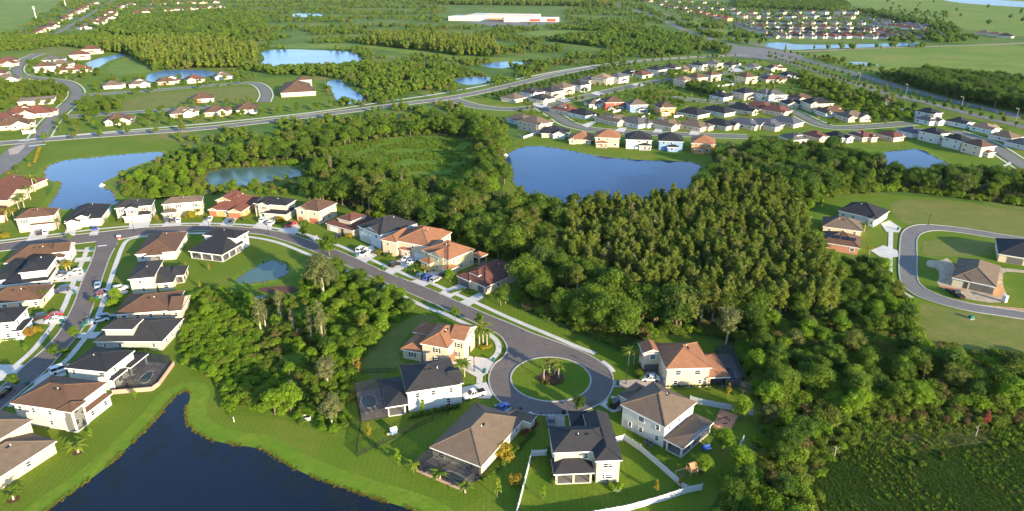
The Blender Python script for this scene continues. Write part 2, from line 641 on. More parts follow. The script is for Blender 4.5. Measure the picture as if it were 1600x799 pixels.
MARSH = [(1320, 880), (1275, 800), (1268, 755), (1300, 712), (1345, 690), (1400, 668), (1470, 660), (1560, 655), (1660, 650), (1800, 760), (1700, 890)]
sheet('marsh', MARSH, .05, 'marsh', 1)
sheet('marsh_edge', [(1310, 672), (1370, 652), (1460, 655), (1560, 668), (1660, 660), (1660, 700), (1560, 690), (1480, 700), (1400, 712), (1340, 700)], .06, 'marsh_straw', 2)
PRESERVE = [(300, 462), (330, 452), (380, 462), (420, 472), (455, 458), (458, 420), (470, 398), (500, 392), (540, 402), (560, 430), (600, 450), (640, 474), (648, 490),
            (620, 502), (590, 532), (568, 562), (556, 592), (548, 640), (548, 688), (500, 676), (440, 656), (395, 646), (350, 640), (340, 600), (300, 575), (280, 562), (282, 530), (300, 500)]
W_BROAD = [(470, 312), (560, 330), (640, 352), (720, 386), (800, 412), (838, 440), (806, 464), (835, 488), (900, 515), (978, 552), (1000, 525), (1120, 520), (1145, 550), (1200, 505),
           (1100, 500), (1000, 480), (930, 450), (880, 420), (880, 345), (800, 338), (760, 322), (700, 330), (640, 318), (560, 300), (500, 300)]
W_CYP = [(880, 347), (960, 340), (1080, 322), (1180, 292), (1242, 335), (1268, 400), (1310, 465), (1305, 500), (1200, 508), (1100, 502), (1000, 482), (930, 452), (880, 422)]
W_RIGHT = [(1118, 250), (1180, 240), (1310, 247), (1360, 270), (1440, 288), (1500, 284), (1640, 300), (1640, 326), (1480, 306), (1400, 298), (1310, 302), (1250, 330), (1180, 292), (1085, 320), (1110, 282)]
W_LOW = [(1200, 507), (1305, 500), (1310, 465), (1278, 412), (1330, 418), (1378, 424), (1392, 450), (1420, 480), (1428, 528), (1440, 552), (1640, 572), (1640, 642), (1480, 640), (1340, 650), (1270, 690), (1240, 740),
         (1270, 799), (1300, 880), (1085, 880), (1112, 780), (1175, 715), (1196, 650), (1176, 600), (1145, 552)]
W_MID = [(300, 258), (330, 243), (400, 238), (480, 218), (560, 206), (640, 197), (720, 190), (795, 208), (780, 225), (740, 222), (700, 212), (620, 213), (560, 222), (500, 236), (480, 256), (400, 258), (330, 264), (318, 300), (260, 312), (200, 306), (196, 288), (240, 268)]
W_MIDB = [(750, 225), (795, 238), (782, 258), (790, 290), (765, 322), (700, 332), (690, 306), (745, 292)]
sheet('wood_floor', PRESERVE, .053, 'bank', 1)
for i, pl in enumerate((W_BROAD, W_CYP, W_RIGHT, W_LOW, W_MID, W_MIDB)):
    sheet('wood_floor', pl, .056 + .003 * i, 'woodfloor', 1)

# water ------------------------------------------------------------
WATER = {
    'near': ([(40, 830), (70, 799), (150, 745), (195, 705), (225, 675), (248, 652), (262, 632), (275, 618), (290, 610), (298, 615), (296, 628), (290, 640), (290, 655), (297, 668),
              (312, 680), (335, 690), (365, 696), (400, 700), (420, 708), (445, 725), (480, 743), (520, 758), (570, 775), (620, 790), (650, 799), (720, 840), (400, 900), (60, 880)], 'water_deep'),
    'left': ([(68, 265), (82, 256), (105, 250), (140, 247), (175, 243), (225, 239), (262, 237), (250, 248), (212, 259), (190, 271), (175, 280), (160, 286), (163, 294), (179, 299),
              (180, 310), (190, 318), (150, 326), (107, 328), (72, 328), (82, 312), (100, 284), (70, 284)], 'water_blue'),
    'murky': ([(318, 285), (322, 270), (345, 264), (400, 261), (450, 259), (472, 266), (475, 275), (457, 279), (430, 282), (400, 288), (360, 294), (325, 295)], 'water_murky'),
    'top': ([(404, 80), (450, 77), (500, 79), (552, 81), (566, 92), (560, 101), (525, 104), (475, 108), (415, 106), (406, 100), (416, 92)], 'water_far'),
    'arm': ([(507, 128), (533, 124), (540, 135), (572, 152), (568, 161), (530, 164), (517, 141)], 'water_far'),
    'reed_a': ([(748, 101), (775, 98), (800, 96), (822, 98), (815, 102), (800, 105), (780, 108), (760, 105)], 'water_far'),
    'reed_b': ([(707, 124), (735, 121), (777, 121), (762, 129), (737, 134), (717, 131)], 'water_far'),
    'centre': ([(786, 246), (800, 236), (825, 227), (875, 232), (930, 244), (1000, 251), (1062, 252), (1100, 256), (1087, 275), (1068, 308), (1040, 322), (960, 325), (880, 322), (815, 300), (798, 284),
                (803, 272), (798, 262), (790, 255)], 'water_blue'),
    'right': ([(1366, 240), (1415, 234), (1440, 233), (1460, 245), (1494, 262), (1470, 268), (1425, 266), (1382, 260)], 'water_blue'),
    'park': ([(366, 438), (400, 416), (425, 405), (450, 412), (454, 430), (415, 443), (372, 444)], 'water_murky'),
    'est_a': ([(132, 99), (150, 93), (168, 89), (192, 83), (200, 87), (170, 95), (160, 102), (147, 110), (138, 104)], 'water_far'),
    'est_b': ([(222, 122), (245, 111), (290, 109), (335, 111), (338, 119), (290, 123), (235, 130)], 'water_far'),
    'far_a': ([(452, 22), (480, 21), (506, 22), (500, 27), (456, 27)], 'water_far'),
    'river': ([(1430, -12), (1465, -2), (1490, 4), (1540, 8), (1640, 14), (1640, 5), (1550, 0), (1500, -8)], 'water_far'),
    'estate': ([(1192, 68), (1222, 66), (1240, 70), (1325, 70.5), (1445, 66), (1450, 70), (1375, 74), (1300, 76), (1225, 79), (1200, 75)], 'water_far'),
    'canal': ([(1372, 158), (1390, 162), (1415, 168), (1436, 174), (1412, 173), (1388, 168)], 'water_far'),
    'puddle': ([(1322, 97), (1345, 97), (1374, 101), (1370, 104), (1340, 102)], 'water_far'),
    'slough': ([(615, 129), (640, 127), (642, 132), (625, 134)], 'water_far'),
    'pool_small': ([(394, 464), (420, 461), (418, 467), (398, 469)], 'water_murky'),
}
for i, (k, (px, m)) in enumerate(WATER.items()):
    o = sheet('water', px, .088 + .001 * i, m, 2)

for k, w in (('near', 9.0), ('left', 6.0), ('centre', 6.0), ('right', 5.0), ('park', 4.0)):
    ln = world_poly(WATER[k][0], 2)
    strip('bank', None, w, .058, 'shore_grass', 0, world=ln + [ln[0]], stagger=.025 / len(ln))
# roads: two edges each, so that bends and widths follow the survey --------------------------
R1L = [(151, 383), (142, 412), (129, 437), (118, 470), (106, 495), (95, 517), (75, 541), (55, 558), (32, 578), (0, 608), (-60, 655)]
R1R = [(184, 380), (172, 401), (162, 429), (155, 453), (146, 476), (139, 499), (128, 517), (114, 535), (96, 553), (77, 576), (52, 598), (27, 619), (0, 642), (-60, 690)]
R2U = [(-80, 391), (0, 381), (60, 373), (100, 369), (140, 365), (175, 361), (210, 357), (240, 355), (282, 353), (337, 353), (392, 356), (435, 362), (457, 367), (489, 378), (520, 389), (554, 403), (578, 415), (609, 429),
       (640, 440), (661, 448), (684, 458), (717, 473), (735, 480), (768, 495), (800, 507), (825, 519), (862, 532), (895, 544), (920, 555), (940, 567), (955, 580), (960, 600), (951, 622), (937, 633), (905, 646), (882, 650), (852, 650)]
R2D = [(-80, 404), (0, 393), (60, 387), (110, 383), (151, 378), (184, 376), (225, 367), (291, 362), (320, 361), (398, 365), (431, 372), (472, 386), (510, 402), (545, 417), (573, 430),
       (610, 446), (640, 459), (665, 470), (688, 480), (710, 491), (738, 503), (765, 516), (782, 525), (791, 538), (793, 549), (786, 560), (773, 568), (765, 582), (763, 598), (770, 617), (785, 632), (803, 641), (825, 648), (852, 650)]
R3U = [(1405, 400), (1406, 380), (1408, 365), (1417, 356), (1435, 351), (1462, 352), (1500, 356), (1537, 362), (1560, 366), (1640, 378)]
R3I = [(1433, 400), (1432, 385), (1433, 372), (1441, 364), (1462, 360), (1500, 364), (1555, 373), (1640, 388)]
R3L = [(1405, 400), (1404, 425), (1408, 445), (1425, 460), (1445, 469), (1487, 481), (1525, 489), (1562, 494), (1640, 506)]
R3J = [(1433, 400), (1432, 435), (1440, 449), (1465, 462), (1512, 475), (1562, 482), (1640, 494)]

def road(l, r, z, mat, kerbs=True):
    L = chaikin([G(*p).to_2d() for p in l], 2, False)
    Rr = chaikin([G(*p).to_2d() for p in r], 2, False)
    pts = L + Rr[::-1]
    o = add('road', mesh_of('road', [(p.x, p.y, z) for p in pts], [tuple(range(len(pts)))], mat))
    if o.data.polygons[0].normal.z < 0:
        o.data.flip_normals()
    o['kind'] = 'structure'
    if kerbs:
        for ln in (L, Rr):
            strip('kerb', None, .38, z - .02, 'kerb', 0, h=.13, world=ln)
road(R2U, R2D, .120, 'asphalt')
road(R1L, R1R, .125, 'asphalt')
road(R3U, R3I, .121, 'asphalt_grey')
road(R3L, R3J, .123, 'asphalt_grey')
# tidy the mouth of the side street: a sheet over the kerbs that cross it
sheet('road', [(150, 392), (151, 377), (184, 374), (182, 388)], .260, 'asphalt')
sheet('road', [(1404.5, 404), (1404.5, 396), (1433, 396), (1433, 404)], .124, 'asphalt_grey')

# the round island
ISC = G(860.5, 592)
ISR = (G(923, 594) - G(798, 592)).length / 2

def disc(name, c, r, z, mat, n=48, h=0, kind='structure'):
    vs = [(c.x + r * math.cos(2 * math.pi * i / n), c.y + r * math.sin(2 * math.pi * i / n), z) for i in range(n)]
    o = add(name, mesh_of(name, vs, [tuple(range(n))], mat))
    if kind:
        o['kind'] = kind
    return o
ring = [Vector((ISC.x + ISR * math.cos(2 * math.pi * i / 64), ISC.y + ISR * math.sin(2 * math.pi * i / 64))) for i in range(65)]
strip('kerb', None, .42, .10, 'kerb', 0, h=.16, world=ring)
disc('lawn', ISC, ISR - .2, .20, 'lawn', 64)

# long roads by centre line
BLVD = [(-60, 229), (0, 225), (75, 218), (160, 212), (250, 206), (320, 201), (400, 192), (540, 175), (620, 164), (695, 155), (750, 145), (800, 133), (875, 115), (950, 101), (1025, 93), (1100, 89), (1165, 86)]
BPATH = [(80, 214.5), (200, 204), (320, 194), (400, 186), (500, 175), (590, 161), (695, 146), (800, 125.5), (900, 106), (1000, 94), (1150, 85.5)]
HW1 = [(925, -6), (955, 6), (1000, 18), (1040, 34), (1075, 50), (1125, 66), (1180, 80), (1215, 86), (1250, 92), (1325, 112), (1400, 135), (1475, 155), (1550, 172), (1640, 193)]
HW2 = [(1190, 87), (1250, 103), (1310, 122), (1350, 137), (1400, 150), (1450, 161), (1500, 174), (1550, 187), (1640, 208)]
HW3 = [(1010, 11), (1060, 31), (1110, 49), (1160, 65), (1215, 78)]
N1 = [(697, 152), (720, 160), (750, 168), (800, 172), (850, 166), (900, 155), (950, 143), (1000, 132), (1040, 125), (1100, 117), (1150, 113)]
N2 = [(845, 167), (870, 182), (887, 194), (908, 200), (931, 204), (1000, 208), (1100, 212), (1170, 214)]
N3 = [(1040, 152), (1120, 160), (1212, 167), (1238, 174), (1262, 186), (1285, 197), (1310, 201), (1360, 198), (1425, 193)]
N5 = [(1490, 205), (1540, 222), (1560, 234), (1585, 251), (1640, 284)]
E1 = [(62, 84), (40, 92), (24, 108), (30, 118), (50, 122), (100, 127), (115, 135), (122, 147), (112, 160), (97, 173), (80, 188), (68, 205), (60, 218)]
E2 = [(90, 184), (160, 179), (205, 176), (262, 172), (340, 167)]
E3 = [(117, 150), (160, 147), (207, 144), (275, 139), (350, 132), (395, 129), (410, 135), (418, 148), (412, 160)]
E4 = [(62, 216), (40, 228), (20, 245), (0, 262), (-40, 285)]
EF = [(85, 55), (120, 35), (150, 17), (175, 2)]
ROADS = [(BLVD, 11, 'asphalt_grey'), (HW1, 12, 'asphalt_grey'), (HW2, 9, 'asphalt_grey'), (HW3, 9, 'asphalt_grey'), (N1, 7.5, 'asphalt_grey'), (N2, 7, 'asphalt_grey'),
         (N3, 7, 'asphalt_grey'), (N5, 8, 'asphalt_grey'), (E1, 8, 'asphalt_grey'), (E2, 7, 'asphalt_grey'), (E3, 7, 'asphalt_grey'), (E4, 14, 'asphalt_grey'), (EF, 8, 'asphalt_grey')]
for i, (ln, w, m) in enumerate(ROADS):
    strip('road', ln, w, .13 + .004 * i, m)
for ln in (N1, N2, N3, N5, E1, E2, E3):
    c = chaikin([G(*p).to_2d() for p in ln], 2, False)
    w = 6.3 if ln in (N1, N2, N3, N5, E1) else 5.2
    strip('pavement', None, 1.1, .115, 'concrete', 0, world=offset_line(c, w))
    strip('pavement', None, 1.1, .115, 'concrete', 0, world=offset_line(c, -w))
sheet('road', [(1120, 71), (1160, 72), (1230, 80), (1262, 90), (1240, 97), (1180, 92), (1130, 87)], .19, 'asphalt_grey', 1)
strip('path', BPATH, 3.2, .115, 'concrete')
c = chaikin([G(*p).to_2d() for p in BLVD], 2, False)
for off in (5.7, -5.7):
    strip('kerb', None, .5, .11, 'kerb', 0, h=.13, world=offset_line(c, off))
strip('track', [(1225, 80), (1257, 81), (1350, 76), (1450, 73), (1525, 71), (1640, 66)], 11, .10, 'gravel_track')

# painted lines on the long roads
def dashes(line, off, on, gap, width, z, start=0.0):
    pts = chaikin([G(*p).to_2d() for p in line], 2, False)
    pts = offset_line(pts, off) if off else pts
    mb = MB()
    d = start
    for a, b in zip(pts, pts[1:]):
        L = (b - a).length
        u = (b - a) / L
        n = Vector((-u.y, u.x)) * width / 2
        while d < L:
            e = min(d + on, L)
            p, q = a + u * d, a + u * e
            mb.face([(*(p - n), z), (*(q - n), z), (*(q + n), z), (*(p + n), z)])
            d += on + gap
        d -= L
    o = mb.build('road_marking', 'paint_white')
    o['kind'] = 'structure'
dashes(BLVD[1:12], 0, 3, 9, .35, .200)
dashes(HW1[6:], 0, 3, 9, .45, .200)
dashes(HW2, 0, 3, 9, .4, .205)
sheet('road_marking', [(30, 220.5), (70, 216.3), (70.5, 217), (30, 221.4)], .21, 'paint_white')
sheet('road_marking', [(45, 228.6), (72, 225.6), (72, 226.4), (45, 229.6)], .21, 'paint_white')
sheet('road_marking', [(13, 234), (38, 226), (40, 229), (28, 241), (15, 243)], .212, 'paver')
# stop bar at the side street
sheet('road_marking', [(153, 385.3), (167, 384), (167, 385.2), (153, 386.6)], .275, 'paint_white')

# pavements of the near streets
WALKS = [
    [(291, 365.5), (330, 364.5), (395, 371), (432, 378), (468, 392), (520, 415), (572, 437), (615, 456), (663, 480), (696, 491), (724, 505), (749, 516), (764, 523), (775, 531), (780, 542), (778, 553), (767, 563), (750, 582), (749, 600)],
    [(430, 357), (470, 364), (500, 374), (540, 388), (575, 404), (612, 420), (645, 434.5), (676, 443), (700, 455), (742, 472.5), (779, 490), (820, 508), (862, 525), (900, 542), (930, 553)],
    [(-60, 384), (0, 377), (40, 372), (100, 365), (160, 357.5), (236, 351.5), (320, 349), (395, 352), (430, 357)],
    [(291, 365.5), (240, 369), (215, 371), (200, 375), (192, 383), (179, 419), (169, 450), (162, 472), (151, 500), (143, 517), (129, 534), (104, 565), (60, 600), (15, 636)],
    [(137, 387), (132, 402), (122, 425), (114, 444), (103, 474), (94, 492), (82, 510), (62, 536), (51, 549), (27, 570), (-10, 600)],
    [(1392, 362), (1391, 400), (1390, 435), (1400, 452), (1425, 466)],
    [(1558, 230), (1575, 240), (1583, 248), (1578, 256), (1568, 260)],
    [(940, 565), (952, 574), (958, 582)],
]
for i, w in enumerate(WALKS):
    strip('pavement', w, 1.6, .112 + .0015 * i, 'concrete')
DRIVES = [
    [(203, 343), (236, 343), (233, 355.5), (201, 359)], [(262, 345), (267, 345), (272, 354), (251, 355)], [(267, 345), (283, 345), (283, 353), (271, 354)],
    [(322, 342), (333, 339), (328, 353), (310, 353)], [(354, 340), (373, 338), (364, 353.5), (344, 353)], [(406, 345), (430, 341), (424, 360), (394, 356)],
    [(457, 350), (480, 348), (461, 367), (434, 361)], [(482, 371), (497, 368), (492, 378)], [(553, 393), (582, 384), (592, 398), (572, 411), (557, 404)],
    [(600, 425), (613, 430), (640, 416), (662, 404), (640, 397), (620, 408)], [(654, 437), (671, 425), (700, 424), (679, 441), (663, 448), (641, 440)],
    [(716, 445), (733, 449), (704, 466), (684, 458)], [(749, 458), (758, 464), (732, 480), (717, 473)], [(702, 566), (724, 556), (764, 561), (772, 566), (763, 584), (748, 592), (714, 573)],
    [(722, 606), (760, 598), (764, 606), (770, 617), (766, 624), (722, 622)], [(772, 633), (790, 634), (803, 641), (825, 648), (838, 651), (832, 664), (818, 660), (785, 650)],
    [(853, 650), (882, 650), (883, 668), (855, 668)], [(936, 633), (956, 619), (974, 625), (970, 642), (958, 646)], [(957, 596), (1007, 593), (1008, 579), (1021, 579), (1040, 602), (1040, 607), (957, 606)],
    [(83, 434), (107, 426), (134, 425), (128, 440), (80, 442)], [(86, 457), (110, 445), (125, 450), (121, 460), (105, 460)], [(50, 506), (71, 495), (106, 495), (100, 507), (76, 508)],
    [(-30, 570), (40, 571), (18, 594), (-30, 600)], [(153, 456), (200, 450), (200, 458), (180, 464), (149, 468)], [(140, 499), (177, 494), (178, 499), (152, 506), (134, 510)],
    [(127, 521), (160, 519), (148, 530), (120, 529)], [(88, 576), (102, 573), (104, 587), (52, 601), (60, 590)], [(41, 378), (49, 362), (78, 362), (72, 373)],
    [(100, 370), (104, 357), (120, 357), (117, 369)], [(139, 369), (146, 356), (156, 356), (153, 368)], [(1376, 350), (1390, 345), (1408, 357), (1405, 364), (1385, 363)],
    [(1360, 392), (1380, 384), (1402, 392), (1405, 402), (1378, 404)],
    # walks to the front doors west of the side street
    [(113, 391), (148, 391), (147, 394), (112, 394)], [(118, 404), (143, 402), (141, 409), (116, 411)],
    # short drives of the estate beyond the lake
    [(828, 163), (842, 160), (856, 166), (846, 169)], [(868, 155), (878, 152), (892, 158), (882, 161)], [(922, 146), (932, 143), (945, 147), (935, 150)], [(985, 132), (998, 130), (1008, 133), (996, 137)],
    [(908, 196), (925, 190), (935, 190), (918, 200)], [(960, 205), (968, 200), (980, 200), (975, 207)], [(1020, 207), (1026, 198), (1036, 198), (1034, 208)], [(1076, 211), (1080, 204), (1094, 204), (1092, 211)],
    [(1135, 108), (1150, 105), (1165, 112), (1140, 114)],
]
for i, d in enumerate(DRIVES):
    sheet('driveway', d, .140 + .0006 * i, 'concrete' if i not in (16, 18) else 'paver')
sheet('road', [(148, 391), (149, 388), (150, 391)], .128, 'asphalt')
# building plot
sheet('bare_soil', [(1482, 402), (1470, 408), (1448, 406), (1447, 417), (1466, 420), (1468, 436), (1462, 442), (1478, 455), (1500, 466), (1560, 476), (1575, 464), (1566, 446), (1568, 418), (1550, 415), (1500, 430)], .065, 'dirt', 1)
sheet('bare_soil', [(1552, 448), (1566, 446), (1572, 460), (1558, 466), (1548, 460)], .075, 'dirt_orange', 1)
sheet('bare_soil', [(1500, 473), (1560, 479), (1640, 486), (1640, 491), (1560, 481.5), (1505, 474.5)], .066, 'dirt_orange', 0)
sheet('bare_soil', [(1555, 420), (1570, 419), (1640, 428), (1640, 432), (1575, 424), (1566, 428)], .067, 'dirt', 1)
sheet('mulch_bed', [(396, 452), (430, 447), (470, 448), (468, 458), (420, 460)], .07, 'mulch', 2)

# ================================================================== HOUSES
rnd = random.Random(7)
SHARED = {}

def unit_window():
    f = MB()
    t = .10
    for (a, b, c, d) in ((-.5, .5, 0, t), (-.5, .5, 1 - t, 1), (-.5, -.5 + t, t, 1 - t), (.5 - t, .5, t, 1 - t)):
        f.box(a, b, -.07, .0, c, d)
    f.box(-.42, .42, -.055, 0, .47, .53)
    p = MB()
    p.box(-.41, .41, -.035, -.005, .09, .91)
    SHARED['window'] = f.mesh('window', 'trim_white')
    SHARED['pane'] = p.mesh('pane', 'glass')
    b = MB()
    b.box(-.5, .5, -.05, 0, 0, 1, 0)
    b.box(-.38, .38, -.08, -.05, .1, .9, 1)
    SHARED['window_far'] = b.mesh('window', ['trim_white', 'glass'])
    for nm in ('garage_tan', 'garage_dark', 'garage_rust', 'garage_white'):
        g = MB()
        for k in range(4):
            g.box(-.5, .5, -.08, 0, k * .25 + .006, k * .25 + .244)
        g.box(-.5, .5, -.05, 0, 0, 1)
        SHARED[nm] = g.mesh('garage_door', nm)
    d = MB()
    d.box(-.5, .5, -.06, 0, 0, 1)
    d.box(-.3, .3, -.085, -.06, .55, .9)
    SHARED['door'] = d.mesh('door', 'door_dark')
    for s in ('shutter_dark', 'shutter_red'):
        q = MB()
        q.box(-.5, .5, -.05, 0, 0, 1)
        SHARED[s] = q.mesh('shutter', s)
    v = MB()
    v.box(-.3, .3, -.25, .25, 0, .16)
    v.box(-.36, .36, -.31, .31, .16, .2)
    SHARED['vent'] = v.mesh('roof_vent', 'metal_black')
    v = MB()
    v.tube([(0, 0, -.2), (0, 0, .45)], [.09, .09], 6)
    SHARED['pipe'] = v.mesh('vent_pipe', 'trim_white')
unit_window()

def roof_geo(rm, fm, wm, x0, x1, y0, y1, z, kind, pitch, ov, hot):
    """one roof volume: slopes into rm, fascia and soffit into fm, gable walls into wm; returns height function"""
    fh = .24
    # fascia + soffit
    for (a, b, c, d) in (((x0, y0), (x1, y0), 0, 0), ((x1, y0), (x1, y1), 0, 0), ((x1, y1), (x0, y1), 0, 0), ((x0, y1), (x0, y0), 0, 0)):
        fm.face([(*a, z - fh), (*b, z - fh), (*b, z), (*a, z)])
    fm.face([(x0, y0, z - fh), (x0, y1, z - fh), (x1, y1, z - fh), (x1, y0, z - fh)])
    if kind.startswith('half'):
        side = kind[4:]
        T = {'+y': lambda u, v: (u, v), '-y': lambda u, v: (x0 + x1 - u, y0 + y1 - v), '+x': None, '-x': None}
        if side in ('+y', '-y'):
            L, D, f = x1 - x0, y1 - y0, T[side]
            ox, oy = x0, y0
        else:
            L, D = y1 - y0, x1 - x0
            ox, oy = 0, 0
            if side == '+x':
                f = lambda u, v: (x0 + v, y1 - u)
            else:
                f = lambda u, v: (x1 - v, y0 + u)
        k = min(D, L * .42)
        h = pitch * D
        q = lambda u, v, zz: (*f(ox + u, oy + v), zz)
        rm.face([q(0, 0, z), q(L, 0, z), q(L - k, D, z + h), q(k, D, z + h)])
        rm.face([q(L, 0, z), q(L, D, z), q(L - k, D, z + h)])
        rm.face([q(0, D, z), q(0, 0, z), q(k, D, z + h)])
        return h
    ends = 'hh'
    if kind.startswith('hip'):
        ax = kind[3:4] or ('x' if (x1 - x0) >= (y1 - y0) else 'y')
        if len(kind) > 4:
            ends = kind[4:6]
    else:
        ax = kind[1]
        ends = 'gg' if len(kind) < 4 else kind[2:4]
    if ax == 'x':
        f = lambda u, v: (u, v)
        a0, a1, b0, b1 = x0, x1, y0, y1
    else:
        f = lambda u, v: (x0 + x1 - v if False else v, u)
        a0, a1, b0, b1 = y0, y1, x0, x1
    W = b1 - b0
    h = pitch * W / 2
    bm = (b0 + b1) / 2
    i0 = min(W / 2, (a1 - a0) * .48) if ends[0] == 'h' else 0
    i1 = min(W / 2, (a1 - a0) * .48) if ends[1] == 'h' else 0
    q = lambda u, v, zz: (*f(u, v), zz)
    flip = ax == 'y'
    def rf(m, pts):
        m.face(pts[::-1] if flip else pts)
    hot['caps'] = [(q(a0 + i0, bm, z + h + .02), q(a1 - i1, bm, z + h + .02))]
    for (a, i, s) in ((a0, i0, 1), (a1, i1, -1)):
        if i:
            hot['caps'] += [(q(a, b0, z + .02), q(a + s * i, bm, z + h + .02)), (q(a, b1, z + .02), q(a + s * i, bm, z + h + .02))]
    rf(rm, [q(a0, b0, z), q(a1, b0, z), q(a1 - i1, bm, z + h), q(a0 + i0, bm, z + h)])
    rf(rm, [q(a1, b1, z), q(a0, b1, z), q(a0 + i0, bm, z + h), q(a1 - i1, bm, z + h)])
    for (a, i, s) in ((a0, i0, 1), (a1, i1, -1)):
        if i:
            tri = [q(a, b1, z), q(a, b0, z), q(a + s * i, bm, z + h)]
            rf(rm, tri if s == 1 else tri[::-1])
        else:
            aw = a + s * ov * .8
            tri = [q(aw, b1, z), q(aw, b0, z), q(aw, bm, z + h - .03)]
            rf(wm, tri if s == 1 else tri[::-1])
            for (bb,) in ((b0,), (b1,)):
                quad = [q(a, bb, z - .02), q(a, bm, z + h - .02), q(a, bm, z + h - .26), q(a, bb, z - .24)]
                fm.face(quad)
                fm.face(quad[::-1])
                rf(rm, [q(a, bb, z - .025), q(a, bm, z + h - .025), q(a + s * ov, bm, z + h - .025), q(a + s * ov, bb, z - .025)])
    return h

